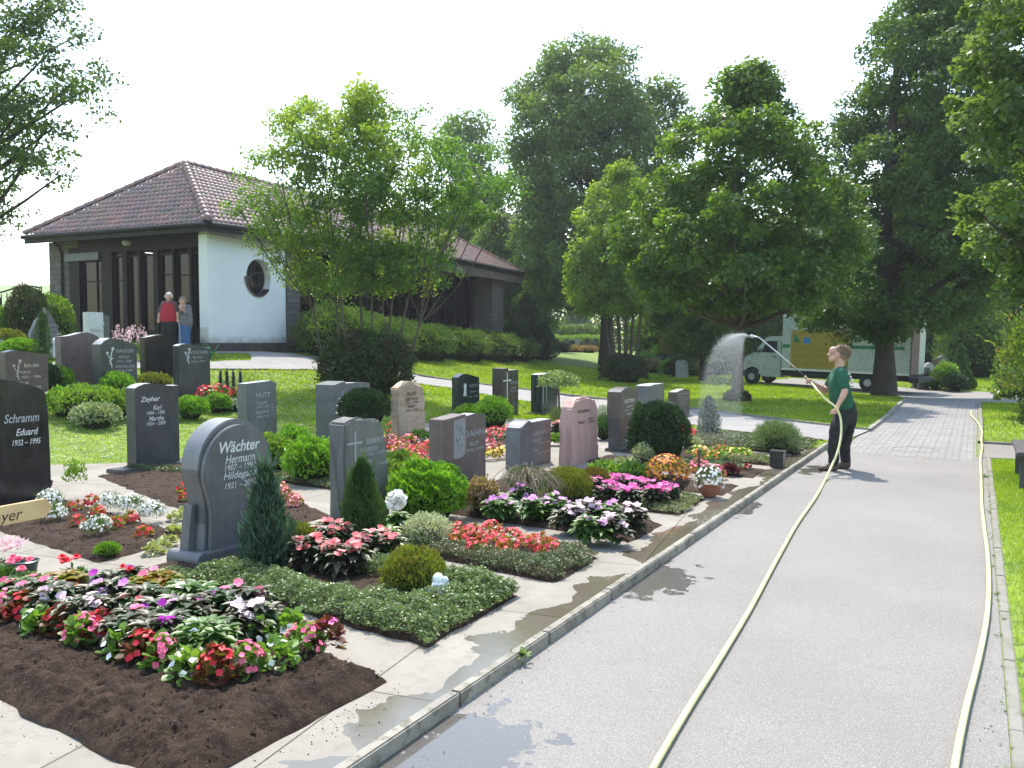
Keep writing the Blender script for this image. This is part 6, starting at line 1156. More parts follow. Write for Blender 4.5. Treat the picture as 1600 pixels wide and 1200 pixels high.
def gardener():
    D = 12.0; p = lambda u, v, dd=0.: W(u, v, D + dd); pz = lambda u, z, dd=0.: Vector((*W(u, 600, D + dd)[:2], z)); org = Vector((*W(1312, 738, D)[:2], 0))
    root = empty('person', org); tag(root, 'man in green T-shirt and black trousers watering with a long lance, face turned up', 'person')
    V = Vector
    head = [[(p(1313, 553), .084), (p(1307, 556), .074)], [(p(1307, 556.5), .072), (p(1301, 560), .05), (p(1298, 563), .028)], [(p(1302, 547.5), .055), (p(1299.5, 552), .04)], [(p(1298.5, 550.5), .012), (p(1294.3, 554.5), .016)],
            [(p(1297, 558.6), .018), (p(1296.2, 560.4), .014)], [(p(1310, 553.5, -.078), .02), (p(1309.5, 557.5, -.08), .014)], [(p(1310, 553.5, .078), .02), (p(1309.5, 557.5, .08), .014)], [(p(1301, 549.7, -.035), .016), (p(1301, 549.7, .035), .016)],
            [(p(1311, 560), .066), (p(1313, 576), .07), (p(1314, 600), .09), (p(1318, 630), .09)]]
    def hand(c, wr, fdir, curl, side, up_):
        out = [[(wr, .028), (c, .034)], [(c, .032), (c + fdir * .035, .03)]]
        for k in range(4):
            o = side * (.03 - .02 * k); L = (.028, .031, .029, .023)[k]; b0 = c + fdir * .045 + o; b1 = b0 + fdir * L * .75 + curl * L * .4; b2 = b1 + curl * L * .9; b3 = b2 - fdir * L * .5 + curl * L * .4
            out.append([(b0, .0105), (b1, .0098), (b2, .009), (b3, .0082)])
        th = c + side * .03; out.append([(th, .013), (th + side * .02 + fdir * .02 + curl * .015, .0115), (th + side * .008 + fdir * .04 + curl * .035, .0095)]); return out
    wrN = p(1309.5, 633, -.26); cN = p(1306.5, 640, -.27); wrF = p(1268.5, 597.5, .14); cF = p(1264.5, 595.3, .1)
    nearA = [[(p(1314, 582, -.15), .05), (p(1318, 600, -.235), .05), (p(1320, 611.5, -.26), .045), (p(1316.5, 620, -.265), .043), (wrN, .029)]]
    farA = [[(p(1306, 582, .16), .048), (p(1297, 598, .22), .046), (p(1290, 611, .23), .043), (p(1282, 606, .19), .041), (wrF, .028)]]
    dn = (cN - wrN).normalized(); dF = (cF - wrF).normalized()
    sk = head + nearA + farA + hand(cN, wrN, dn, (FWD * .9 - RGT * .2).normalized(), -RGT, None) + hand(cF, wrF, dF, (V((0, 0, -1)) - FWD * .3).normalized(), V((0, 0, .6)) - FWD * .8, None)
    sk += [[(p(1318, 636), .09), (p(1314, 655, -.09), .06), (p(1304, 690, -.11), .04), (pz(1304.5, .07, -.1), .035)], [(p(1318, 636), .09), (p(1323, 655, .09), .06), (p(1320, 690, .11), .04), (pz(1323, .07, .1), .035)], [(p(1310, 584, -.15), .05), (p(1308, 584, .15), .05)]]
    grow(sk, .0075, 'body', m_skin, root, org, sm=2)
    sh = [[(p(1314, 575.5), .075), (p(1314, 590), .12)], [(p(1313, 582, -.14), .085), (p(1311, 599, -.07), .135), (p(1314, 618, -.07), .15), (p(1318, 634, -.05), .148)], [(p(1308, 582, .14), .08), (p(1309, 599, .07), .13), (p(1312, 618, .07), .15), (p(1317, 634, .05), .148)],
          [(p(1313.5, 583, -.165), .083), (p(1318, 595, -.22), .078), (p(1318.7, 602.5, -.24), .070)], [(p(1307, 583, .165), .078), (p(1299, 595, .21), .07), (p(1295.5, 600, .225), .064)]]
    grow(sh, .012, 't_shirt', m_shirt, root, org, sm=5, wr=.0022)
    tr = [[(p(1320, 633, -.04), .14), (p(1322, 647, -.05), .15)], [(p(1320, 633, .04), .14), (p(1323, 647, .05), .15)], [(p(1318, 648, -.09), .125), (p(1309, 668, -.1), .108), (p(1304, 690, -.11), .088), (pz(1304, .30, -.1), .078), (pz(1305, .14, -.1), .074)], [(p(1324, 648, .09), .125), (p(1324, 668, .1), .105), (p(1320, 690, .11), .088), (pz(1322, .30, .1), .075), (pz(1323, .14, .1), .072)],
          [(p(1330, 656, -.1), .085), (p(1331, 664, -.1), .06)]]
    grow(tr, .013, 'trousers', m_trs, root, org, sm=4, wr=.003)
    for dd, u0, u1, u2 in ((-.1, 1307, 1296, 1284), (.1, 1326, 1316, 1306)):
        grow([[(pz(u0 - 1, .15, dd), .058), (pz(u0, .055, dd), .052)], [(pz(u0, .05, dd), .048), (pz(u1, .045, dd), .045), (pz(u2, .036, dd), .034)], [(pz(u0 - 2, .11, dd), .055), (pz(u1, .06, dd), .045)]], .01, 'boot', m_boot, root, org, sm=3)
    hr = grow([[(p(1313.5, 550.2), .086), (p(1317.5, 553.5), .08)], [(p(1319, 556, 0), .068), (p(1316.5, 562), .056)], [(p(1305.5, 547), .042), (p(1312, 546), .066)], [(p(1316, 555, -.04), .06)], [(p(1316, 555, .04), .06)]], .011, 'hair', m_hair, root, org, sm=2)
    lc = LC(); n = 2600; c = np.array(p(1314.5, 550.5) - org); ax = np.array(-RGT * .8 + Vector((0, 0, -.55))); d = rdir(n); k = (d @ ax) < .42; d = d[k]; P = c + d * np.array([.098, .098, .09]) + np.array(RGT) * .012; lc.add(P, d * .7 + rdir(len(d)) * .6 + np.array([0, 0, -.2]), rdir(len(d)), .04, .006, T_NEEDLE); lc.build('hair_strands', m_hair, hr)
    g = MB(); L = lambda u, v, dd: tuple(p(u, v, dd) - org)
    for s in (-1, 1):
        c = p(1297.2, 551.2, .032 * s) - org; g.tube([tuple(c + FWD * (.024 * math.cos(a)) + (V((0, 0, 1)) * .8 - RGT * .45) * .018 * math.sin(a)) for a in np.linspace(0, 6.28, 13)], .0022, 5, cap=False); g.tube([tuple(c + FWD * .024 * s), L(1303, 552.3, .083 * s), L(1309.5, 554, .092 * s)], .002, 5)
    g.tube([L(1296.8, 551, -.008), L(1296.8, 551, .008)], .002, 5); g.build('glasses', M('glasses_frame', (.04, .035, .03), rough=.3, metal=.5), root)
    bp = MB()
    for i, (u, v) in enumerate(((1323.5, 584), (1326.5, 588.5), (1328.5, 593), (1330.5, 598), (1331.5, 603.5))):
        c = p(u + 2.2, v, -.055) - org; w_ = (.05, .035, .045, .03, .05)[i]; bp.add([tuple(c + FWD * a * w_ + Vector((0, 0, b * .01)) + RGT * .006) for a, b in ((-1, -1), (1, -1), (1, 1), (-1, 1))] + [tuple(c + FWD * a * w_ + Vector((0, 0, b * .01)) - RGT * .02) for a, b in ((-1, -1), (1, -1), (1, 1), (-1, 1))], [(0, 1, 2, 3), (4, 7, 6, 5), (0, 4, 5, 1), (2, 6, 7, 3), (1, 5, 6, 2), (0, 3, 7, 4)])
    bp.build('back_print', M('white_print', (.7, .72, .7), rough=.7), root)
gardener()
def smooth_path(pts, n=8):
    out = []
    for i in range(len(pts) - 1):
        p0 = pts[max(i - 1, 0)]; p1 = pts[i]; p2 = pts[i + 1]; p3 = pts[min(i + 2, len(pts) - 1)]
        for k in range(n):
            t = k / n; out.append(.5 * ((2 * p1) + (p2 - p0) * t + (2 * p0 - 5 * p1 + 4 * p2 - p3) * t * t + (3 * p1 - 3 * p2 + p3 - p0) * t ** 3))
    return out + [pts[-1]]
m_hose = M('yellow_hose', (.54, .51, .22), (.62, .59, .29), s=4, rough=.45)
a = [W(1259, 589.5, 12.1), W(1264, 594.5, 12.1), W(1271, 602, 12.0), W(1278, 611, 11.85), W(1290, 624, 11.75), W(1301, 632, 11.7), W(1308, 640, 11.7), W(1313, 652, 11.66), W(1314.5, 668, 11.6), W(1313, 688, 11.5), W(1308, 708, 11.4), W(1299, 729, 11.3)]
hp = a + [Vector((G(u, v).x, G(u, v).y, .024)) for u, v in ((1289, 753), (1275, 779), (1246, 821), (1225, 858), (1200, 904), (1170, 960), (1122, 1040), (1080, 1107), (1030, 1192), (975, 1290))]
tag(MB().tube(smooth_path(hp), .0155, 12).build('garden_hose', m_hose, smooth='all'), 'pale yellow hose running from the man down the middle of the path', 'hose')
hp = [Vector((G(u, v).x, G(u, v).y, .028 + .012 * (v < 720))) for u, v in ((1517, 644), (1518, 652), (1527, 662), (1534, 676), (1533, 690), (1534.5, 702), (1532, 722), (1533, 745), (1534, 790), (1538, 830), (1543, 870), (1545, 915), (1543, 960), (1537, 1000), (1526, 1050), (1513, 1100), (1502, 1150), (1493, 1200), (1480, 1290))]
tag(MB().tube(smooth_path(hp), .0155, 12).build('garden_hose', m_hose, smooth='all'), 'pale yellow hose lying along the right edge of the path', 'hose')
lr = W(1258, 588, 12.1); ln = empty('watering_lance', lr); tag(ln, 'long silver watering lance with bent spray head held up by the man', 'watering lance'); q = lambda u, v, d=12.15: tuple(W(u, v, d) - lr)
MB().tube([q(1246, 578), q(1220, 555.5, 12.2), q(1190, 530.5, 12.25), q(1185, 527, 12.25), q(1178, 525.6, 12.25)], .0105, 8).build('tube', M('aluminium', (.6, .61, .62), rough=.3, metal=.8), ln, smooth='all'); MB().tube([q(1259, 589.5, 12.1), q(1246, 578)], .014, 8).build('grip', M('black_rubber', (.012, .012, .012), rough=.6), ln, smooth='all')
MB().tube([q(1179, 525.5, 12.25), q(1176, 525.5, 12.25), q(1173.5, 526, 12.25)], [.012, .024, .03], 12).build('spray_head', M('light_plastic', (.5, .5, .5), rough=.4), ln, smooth='all'); MB().tube([q(1261, 592, 12.1), q(1257, 588, 12.1)], .02, 10).build('valve', M('brass', (.4, .33, .2), rough=.35, metal=.7), ln, smooth='all')
def spray():
    o = np.array(W(1173.5, 526, 12.25)); n = 80000; t = rng.random(n) ** 1.4 * .6; vx = rng.uniform(.25, 1.5, n) ** 1.0 + .75 * np.exp(-t * 9); vz = rng.normal(.35, .22, n) + .15; vd = rng.normal(0, .22, n); L_ = np.array(-RGT)[None]; F_ = np.array(FWD)[None]
    P = o + L_ * (vx * (1 - np.exp(-3 * t)) / 3 * 1.9)[:, None] + F_ * (vd * t)[:, None] + np.array([0, 0, 1.]) * (vz * t - 4.9 * t * t * .98)[:, None]; k = P[:, 2] > .06; P, t, vx, vd, vz = P[k], t[k], vx[k], vd[k], vz[k]; n = len(P)
    V_ = L_ * (vx * .6)[:, None] + F_ * vd[:, None] + np.array([0, 0, 1.]) * (vz - 9.8 * t)[:, None]; V_ = _norm(V_)
    lc = LC(); s = np.where(rng.random(n) < .02, .006, .0026) * rng.uniform(.5, 1.4, n)
    T_OCT = (np.array([(0, 0, 0), (.5, -.5, 0), (.5, 0, .28), (.5, .5, 0), (.5, 0, -.28), (1, 0, 0)], float), np.array([(0, 1, 5, 2), (0, 2, 5, 3), (0, 3, 5, 4), (0, 4, 5, 1)])); lc.add(P, V_ + rdir(n) * .15, rdir(n), s * (1.1 + t * 1.5), s * .75, T_OCT)
    m, nt, p = newmat('water_drops'); p.inputs['Base Color'].default_value = (.95, .97, 1, 1); p.inputs['Roughness'].default_value = .15; p.inputs['IOR'].default_value = 1.33; tr = _n(nt, 'ShaderNodeBsdfTranslucent'); tr.inputs[0].default_value = (.95, .97, 1, 1); tp = _n(nt, 'ShaderNodeBsdfTransparent')
    m1 = _n(nt, 'ShaderNodeMixShader'); m1.inputs[0].default_value = .6; nt.links.new(p.outputs[0], m1.inputs[1]); nt.links.new(tr.outputs[0], m1.inputs[2]); m2 = _n(nt, 'ShaderNodeMixShader'); m2.inputs[0].default_value = .6; nt.links.new(m1.outputs[0], m2.inputs[1]); nt.links.new(tp.outputs[0], m2.inputs[2]); nt.links.new(m2.outputs[0], nt.nodes['Material Output'].inputs[0])
    tag(lc.build('water_spray', m), 'fine spray of water drops falling from the lance onto the graves', kind='stuff')
spray()
m_red = M('red_vest', (.42, .02, .04), (.36, .016, .035), s=8, rough=.8); m_plaid = M('dark_plaid_shirt', (.06, .04, .06), (.10, .08, .10), s=30, rough=.9); m_navy = M('navy_trousers', (.012, .016, .025), rough=.9); m_jean = M('blue_jeans', (.04, .11, .30), (.06, .15, .36), s=14, rough=.9); m_whair = M('white_hair', (.55, .54, .52), rough=.7); m_bhair = M('brown_grey_hair', (.20, .16, .12), rough=.7)
def m_stripe_():
    m, nt, p = newmat('striped_jacket'); P = coords(nt); wv = _n(nt, 'ShaderNodeTexWave', bands_direction='Z'); wv.inputs['Scale'].default_value = 9; wv.inputs['Distortion'].default_value = 1.0; nt.links.new(P, wv.inputs[0]); nt.links.new(mix(nt, wv.outputs[1], (.10, .10, .12), (.2, .19, .22)), p.inputs['Base Color']); p.inputs['Roughness'].default_value = .9; return m
def couple():
    D = 24.9; p = lambda u, v, dd=0.: W(u, v, D + dd); 
    o1 = Vector((*W(263, 540, D)[:2], 0)); o1.z = float(H(o1.x, o1.y)); zf = o1.z
    pz = lambda u, z, dd=0.: Vector((*W(u, 600, D + dd)[:2], zf + z)); root = empty('person', o1); tag(root, 'elderly man with white hair in a red vest, standing before the chapel front', 'person')
    def face(u, v): return [[(p(u, v - 1.2), .088), (p(u, v + 2, -.02), .07)], [(p(u, v + 1, -.085), .014), (p(u, v + 2, -.1), .016)], [(p(u, v + 4.5, -.04), .03)], [(p(u - 4.6, v + .8), .022)], [(p(u + 4.6, v + .8), .022)]]
    def fist(c, dr):
        out = [[(c, .034), (c + dr * .03, .032)]]
        for k in range(4): b = c + dr * .045 + RGT * (.03 - .02 * k); out.append([(b, .011), (b + dr * .03 - FWD * .012, .010), (b + dr * .045 - FWD * .0 , .009)])
        out.append([(c + RGT * -.03, .013), (c + RGT * -.045 + dr * .035, .010)]); return out
    dn = Vector((0, 0, -1))
    grow(face(263.7, 464) + [[(p(263.7, 467), .06), (p(263.7, 474), .062), (p(264, 490), .1), (p(264, 505), .1)], [(p(255, 475), .05), (p(249.5, 486), .047), (p(247.8, 498, -.05), .032)], [(p(273, 475), .05), (p(277, 487), .047), (p(278, 497, -.12), .032)], [(p(255, 476), .05), (p(273, 476), .05)],
         [(p(264, 505), .09), (pz(259, .5), .06), (pz(258, .1), .05)], [(p(264, 505), .09), (pz(268, .5), .06), (pz(269, .1), .05)]] + fist(p(247.9, 499.5, -.05), dn) + fist(p(278, 498.5, -.12), dn), .01, 'body', m_skin, root, o1, sm=2)
    grow([[(p(255.5, 475), .075), (p(251, 483), .066), (p(249, 488), .058)], [(p(272.5, 475), .075), (p(276, 484), .066), (p(277.5, 490), .055)], [(p(259, 474), .08), (p(268, 474), .08)]], .015, 'shirt', m_plaid, root, o1, wr=.003)
    grow([[(p(257.5, 475.5), .09), (p(257.5, 490), .135), (p(258, 500), .135)], [(p(270, 475.5), .09), (p(269.5, 490), .135), (p(269, 500), .135)], [(p(263.7, 477), .12), (p(263.7, 498), .16)]], .016, 'vest', m_red, root, o1, wr=.003)
    grow([[(p(259, 503), .13), (pz(258.5, .5), .095), (pz(258, .1), .085)], [(p(268.5, 503), .13), (pz(268.5, .5), .095), (pz(269, .1), .085)]], .016, 'trousers', m_navy, root, o1)
    for u in (258, 269): grow([[(pz(u, .05, .03), .05), (pz(u, .045, -.15), .042)]], .014, 'shoe', M('dark_shoe', (.02, .02, .02), rough=.5), root, o1)
    grow([[(p(263.7, 461.4, .015), .093)], [(p(260, 463.5, .03), .06)], [(p(267.4, 463.5, .03), .06)]], .013, 'hair', m_whair, root, o1)
    ck = MB().tube([tuple(p(277.5, 498, -.14)), tuple(p(280, 508, -.16)), tuple(pz(284, .0, -.2))], .011, 8).build('walking_stick', M('pale_stick', (.5, .5, .52), rough=.4), smooth='all'); tag(ck, 'thin pale walking stick in the hand of the man in the red vest', 'walking stick')
    o2 = Vector((*W(288, 540, D)[:2], 0)); o2.z = float(H(o2.x, o2.y)); root = empty('person', o2); tag(root, 'smaller woman in striped jacket and blue jeans, hand raised to her face', 'person')
    grow(face(285, 471) + [[(p(285.5, 474), .058), (p(288.5, 480), .065), (p(291, 492), .09), (p(290, 506), .1)], [(p(284.5, 480), .045), (p(283, 489, -.1), .042), (p(281.8, 483, -.22), .03)], [(p(295, 481), .048), (p(296.5, 492), .044), (p(289, 487.5, -.2), .03), (p(284.5, 482.5, -.25), .028)], [(p(284.5, 481), .045), (p(295, 481), .048)], [(p(290, 506), .09), (pz(286, .5, -.02), .06), (pz(284, .1), .05)], [(p(290, 506), .09), (pz(292.5, .5), .06), (pz(294, .1), .05)]] + fist(p(281.7, 481, -.22), Vector((0, 0, 1))) + fist(p(283.5, 480.5, -.25), Vector((0, 0, 1))), .01, 'body', m_skin, root, o2, sm=2)
    grow([[(p(285.5, 479.5), .075), (p(286.5, 492), .12), (p(287, 505), .14)], [(p(294, 480), .085), (p(293.5, 492), .13), (p(293.5, 505), .145)], [(p(295, 481), .075), (p(296.7, 492), .065), (p(291, 488.5, -.17), .05)], [(p(284.5, 481), .065), (p(283.2, 489, -.1), .058), (p(282.4, 486, -.17), .045)]], .016, 'jacket', m_stripe_(), root, o2, wr=.003)
    grow([[(p(287, 505), .125), (pz(286, .5, -.02), .1), (pz(284, .1), .085)], [(p(293, 505), .13), (pz(292.5, .5), .1), (pz(294, .1), .085)]], .016, 'jeans', m_jean, root, o2)
    for u in (284, 294): grow([[(pz(u, .05, .03), .048), (pz(u, .04, -.14), .04)]], .014, 'shoe', M('dark_shoe', (.02, .02, .02), rough=.5), root, o2)
    grow([[(p(285, 468.4, .015), .096)], [(p(281.8, 471.5, .01), .062)], [(p(288.5, 471.5, .02), .065)], [(p(286, 472.5, .05), .08)]], .013, 'hair', m_bhair, root, o2)
couple()
# ------------------------------------------------------------------ delivery truck
m_tw = M('shaded_truck_white', (.36, .42, .385), (.32, .38, .345), s=2, rough=.4, c3=(.26, .30, .265), s3=5); m_tyre = M('tyre', (.015, .015, .015), rough=.9); m_chas = M('chassis_black', (.012, .012, .012), rough=.7)  # tree shade is painted into the dulled truck white
m_tgl = M('vehicle_glass', (.02, .025, .028), rough=.05, spec=.8); m_tgreen = M('green_stripe', (.01, .14, .05), rough=.5); m_tyel = M('shaded_panel_yellow', (.30, .215, .012), (.25, .185, .012), s=3, rough=.5)  # panel yellow darkened too, standing in for the shade of the trees
def truck():
    A = Vector((-9.16, 38.3, 0)); B_ = Vector((-2.27, 36.9, 0)); ang = math.atan2(B_.y - A.y, B_.x - A.x); root = empty('delivery_truck', (A.x, A.y, .0), ang); root.rotation_euler.y = R(1.6); tag(root, 'pale delivery truck with yellow side panel and green stripe, parked behind the maple', 'truck')
    W_ = 2.0
    cab = MB(); prof = [(.0, .35), (.0, .95), (.05, 1.22), (.5, 1.42), (.95, 2.02), (1.15, 2.12), (1.68, 2.14), (1.72, .35), (1.0, .35)]; n = 9
    fr = [(.0, .35), (.0, .95), (.06, 1.2), (.5, 1.42), (.97, 2.03), (1.15, 2.12), (1.7, 2.14), (1.7, .36), (.80, .36)] + [(.42 + .40 * math.cos(t), .36 + .40 * math.sin(t)) for t in np.linspace(.15, math.pi - .3, 9)]
    cab.prism(fr, .06, W_ - .06, axis='y'); body = cab.build('cab', m_tw, root, bevel=.03, smooth=True)
    for nm, pts in (('door', [(.72, .46), (.72, .9), (.70, 1.38), (1.02, 1.98), (1.60, 2.0), (1.62, .46)]),):
        d = MB(); d.prism(pts, .045, .056, axis='y'); dr = d.build(nm, m_tw, root, bevel=.003)
        g = MB(); g.prism([(.80, 1.42), (1.07, 1.92), (1.54, 1.94), (1.54, 1.42)], .036, .044, axis='y'); g.prism([(.60, 1.42), (.76, 1.42), (.86, 1.62)], .036, .0595, axis='y'); g.build('side_window', m_tgl, dr)
        h = MB(); h.box((1.34, .02, 1.22), (1.52, .044, 1.26)); h.build('handle', m_chas, dr); bx = MB(); bx.box((1.0, .034, 1.42), (1.03, .0355, 1.93)); bx.build('window_bar', m_chas, dr)
        text('inscription', 'Transporte', .13, M('dull_green_print', (.2, .34, .25), rough=.6), dr, (.78, .043, 1.30), (R(90), 0, 0), align='LEFT', extrude=0)
    ws = MB(); ws.add([(.50, .14, 1.45), (.50, W_ - .14, 1.45), (.94, W_ - .2, 2.02), (.94, .2, 2.02)], [(0, 1, 2, 3)]); w2 = ws.build('windscreen', m_tgl, root); w2.location.x = -.012
    MB().box((-.06, .04, .32), (.22, W_ - .04, .62)).build('bumper', m_chas, root, bevel=.03); MB().box((-.012, .12, .72), (.04, .5, .95)).build('headlight', M('lamp_clear', (.4, .4, .4), rough=.1), root); MB().box((-.012, W_ - .5, .72), (.04, W_ - .12, .95)).build('headlight', M('lamp_clear', (.4, .4, .4)), root)
    MB().box((.18, .04, .92), (.28, .058, .98)).build('indicator', M('amber', (.5, .15, .01), rough=.3), root)
    mr = MB(); mr.box((.56, -.16, 1.42), (.64, .02, 1.66)); mr.box((.58, .0, 1.46), (.62, .08, 1.50)); mr.build('mirror', m_chas, root, bevel=.02)
    box = MB(); box.box((1.78, -.06, .72), (7.0, W_ + .06, 3.08)); bo = box.build('cargo_box', m_tw, root, bevel=.02)
    MB().box((1.79, -.072, 2.98), (6.99, -.061, 3.09)).build('top_rail', M('rail_alu', (.6, .6, .6), rough=.4), bo); MB().box((1.79, -.074, .70), (6.99, -.061, .78)).build('bottom_rail', M('rail_alu', (.6, .6, .6)), bo)
    g1 = MB(); g1.box((1.82, -.066, 1.66), (2.14, -.061, 1.80)); g1.box((4.66, -.066, 1.70), (6.78, -.061, 1.84)); g1.build('stripe', m_tgreen, bo)
    yp = MB(); yp.box((2.18, -.07, .80), (4.62, -.061, 2.42)); ypo = yp.build('side_panel', m_tyel, bo)
    pc = MB(); pc.box((2.3, -.076, 1.9), (2.62, -.0705, 2.36)); pc.add([(2.3, -.078, 1.9), (2.62, -.078, 1.9), (2.3, -.078, 2.3)], [(0, 1, 2)], 1)
    for k in range(11): a = math.pi * k / 10; c = (2.86, 1.98); pc.add([(c[0] + .16 * math.cos(a - .06), -.079, c[1] + .16 * math.sin(a - .06)), (c[0] + .16 * math.cos(a + .06), -.079, c[1] + .16 * math.sin(a + .06)), (c[0] + .36 * math.cos(a), -.079, c[1] + .36 * math.sin(a))], [(0, 1, 2)], 2)
    pc.box((2.72, -.082, 1.86), (3.02, -.0765, 2.12), 3); pc.build('emblem', [m_tyel, m_tgreen, M('sun_orange', (.7, .38, .03), rough=.5), M('emblem_blue', (.02, .16, .4), rough=.5)], ypo)
    for k, s in enumerate(('SONNENHOF', 'Blumenhandel', 'Gartenbedarf')): text('inscription', s, .27, M('panel_print', (.2, .15, .012), rough=.6), ypo, (2.28, -.073, 1.74 - .29 * k), (R(90), 0, 0), align='LEFT', extrude=0)
    MB().box((1.7, .25, .45), (6.9, W_ - .25, .69)).build('chassis', m_chas, root); MB().box((2.2, -.0, .4), (3.9, .04, .6)).build('side_guard', m_chas, root)
    rr = MB(); rr.box((7.005, -.04, .74), (7.05, 1.0, 3.0)); rr.build('rear_door', M('brown_board', (.14, .08, .055), (.09, .06, .045), s=4, rough=.8), root); MB().box((7.0, -.05, .42), (7.35, W_ + .05, .62)).build('tail_lift', m_chas, root)
    for x in (.42, 5.4):
        for y in (.0, W_ - .24):
            w = MB(); w.tube([(x, y, .33), (x, y + .03, .33), (x, y + .21, .33), (x, y + .24, .33)], [.29, .335, .335, .29], 28); wo = w.build('wheel', m_tyre, root, smooth=True); MB().tube([(x, y - .01, .33), (x, y + .1, .33)], [.15, .18], 20).build('rim', M('steel_rim', (.35, .35, .36), rough=.4, metal=.5), wo, smooth=True)
truck()
# ------------------------------------------------------------------ hedges and shrubs round the lawn
H_hdg = LEAF('leaf_hedge', (.05, .11, .025), (.10, .18, .035), (.14, .19, .05), trans=.35, rough=.4, s=.9); H_dk = LEAF('leaf_dark_shrub', (.03, .065, .02), (.06, .09, .03), (.07, .06, .03), trans=.25, rough=.45, s=2.2)
for i, (a, rx, h, lb) in enumerate(((4.6, 1.5, 2.0, 'tall rounded shrub beside the white chapel wall'), (7.4, 1.8, 1.75, 'shrub in the chapel hedge behind the multi-stemmed tree'), (10.6, 1.9, 1.6, 'shrub in the middle of the chapel hedge'), (14.2, 2.1, 1.5, 'broad low shrub in the chapel hedge'), (18.0, 2.2, 1.45, 'shrub in the chapel hedge close to the end pillar'), (21.0, 1.6, 1.3, 'last shrub of the chapel hedge at the end pillar'))):
    c = BP(a, -1.3 + .12 * i, 0); c.z = float(H(c.x, c.y)) - .1; shrub(lb, c, 1.35, rx, h, 9000, .085, H_hdg, 'hedge_shrub', group='shrubs along the chapel side', knob=.16, inner=.75)
c = G(572, 614); shrub('big dark reddish-green shrub at the foot of the multi-stemmed tree', c + Vector((0, 0, -.05)), 1.3, 1.15, 1.65, 14000, .075, H_dk, knob=.16, inner=.7, tm=T_LANCE, asp=.5)
for i, (u, v, d, rx, h, mt_, lb) in enumerate(((44, 545, 25, .62, 1.95, H_dk, 'dark rounded shrub left of the chapel pier'), (84, 545, 26, .62, 1.75, F_lim, 'light green shrub against the chapel pier'), (8, 548, 25, .5, 1.3, F_lim, 'pale green shrub at the left picture edge'), (14, 545, 22, .42, .62, F_heb, 'low yellow dome shrub behind the leaf-shaped stones'), (34, 552, 21, .5, .5, F_box, 'low clipped green hedge piece before the dark shrub'))):
    p_ = W(u, v, d); p_.z = float(H(p_.x, p_.y)) - .05; shrub(lb, p_, rx, rx, h, 5000, .07, mt_, knob=.08, inner=.8)
p_ = W(67, 550, 20); p_.z = float(H(p_.x, p_.y)); conifer('slim clipped evergreen column in front of the leaf-shaped stones', p_, .16, CAMZ + (536 - 490) / 1330 * 20 - p_.z, 3000, .05, F_thu, 'evergreen_column', curve=1.5, tip=.95)
for u, v, d, rx, h, lb in ((822, 560, 47, .95, 3.6, 'dark clipped yew column beyond the chapel end'), (806, 562, 45, .8, 2.3, 'low dark yew beside the chapel end pillar'), (846, 563, 48, .9, 2.0, 'dark evergreen shrub right of the yew column')):
    p_ = W(u, v, d); p_.z = float(H(p_.x, p_.y)) - .05; conifer(lb, p_, rx, h, 7000, .09, F_yew, 'yew_column', curve=1.4, tip=.88, asp=.5)
for u, v, d, rx, h, mt_, lb in ((975, 583, 38, 1.05, 1.25, H_dk, 'dark bushy growth at the foot of the yellow-green tree'), (1152, 626, 26, .36, .35, H_dk, 'small ivy skirt round the maple trunk'), (1072, 560, 52, 1.5, 2.6, F_pnk, 'bronze-leaved bush between two trunks at the lawn end'), (1030, 556, 60, 2.5, 3.2, L_dark, 'dark bush behind the distant graves'), (1130, 560, 56, 2.2, 3.6, F_lim, 'sunlit yellow-green bush left of the maple trunk'), (1190, 560, 58, 2.6, 4.2, L_mid, 'green bush behind the truck cab'),
                                 (1520, 600, 42, 1.8, 3.6, L_dark, 'dark bush behind the distant white car'), (1460, 575, 50, 2.4, 4.4, L_mid, 'green bush behind the rear of the truck')):
    p_ = W(u, v, d); p_.z = float(H(p_.x, p_.y)) - .05; shrub(lb, p_, rx, rx, h, 6000, .0035 * d, mt_, knob=.18, inner=.7)
R_rose = LEAF('leaf_rose_bush', (.08, .16, .03), (.16, .25, .05), (.20, .18, .06), trans=.4, rough=.35, s=2.2)
for (x, y, r_, h, mt_, lb) in ((1.28, 18.4, 1.0, 2.6, R_rose, 'rose bush with reddish new leaves leaning in at the right edge'), (1.0, 23.6, .6, 1.35, L_dark, 'dark shrub beyond the side path on the right'), (2.3, 26.0, 1.2, 2.0, L_dark, 'dark shrub at the far end of the right lawn'), (1.5, 17.9, .8, 1.0, H_hdg, 'low light green growth under the rose bush')):
    shrub(lb, Vector((x, y, 0)), r_, r_, h, 7000, .075, mt_, knob=.22, inner=.5, tm=T_LANCE, asp=.5, core=False, zb=.45)
def hedge(label, pts, th, h, dens, size, mt, name='hedge', kind=None, cat='hedge'):
    lc = LC()
    for a, b in zip(pts, pts[1:]):
        a = Vector(a); b = Vector(b); L = (b - a).length; n = int(L * dens); t = rng.random(n); s = rng.uniform(-1, 1, n); z = rng.random(n) ** .7; x = a.x + (b.x - a.x) * t; y = a.y + (b.y - a.y) * t; nx, ny = -(b.y - a.y) / L, (b.x - a.x) / L; hh = h * (.85 + .3 * vnoise(x, y, .8, 31)); P = np.stack([x + nx * s * th / 2, y + ny * s * th / 2, H(x, y) + z * hh], 1); lc.add(P, rdir(n) + np.array([0, 0, .5]), rdir(n), size, size * .6)
    o = lc.build(name, mt); tag(o, label, cat, kind=kind)
wl = lambda u, d: (W(u, 560, d).x, W(u, 560, d).y)
hedge('fresh green clipped hedge behind the far row of headstones', [wl(846, 73), wl(905, 74), wl(940, 73)], 1.2, 1.5, 900, .16, F_lim)
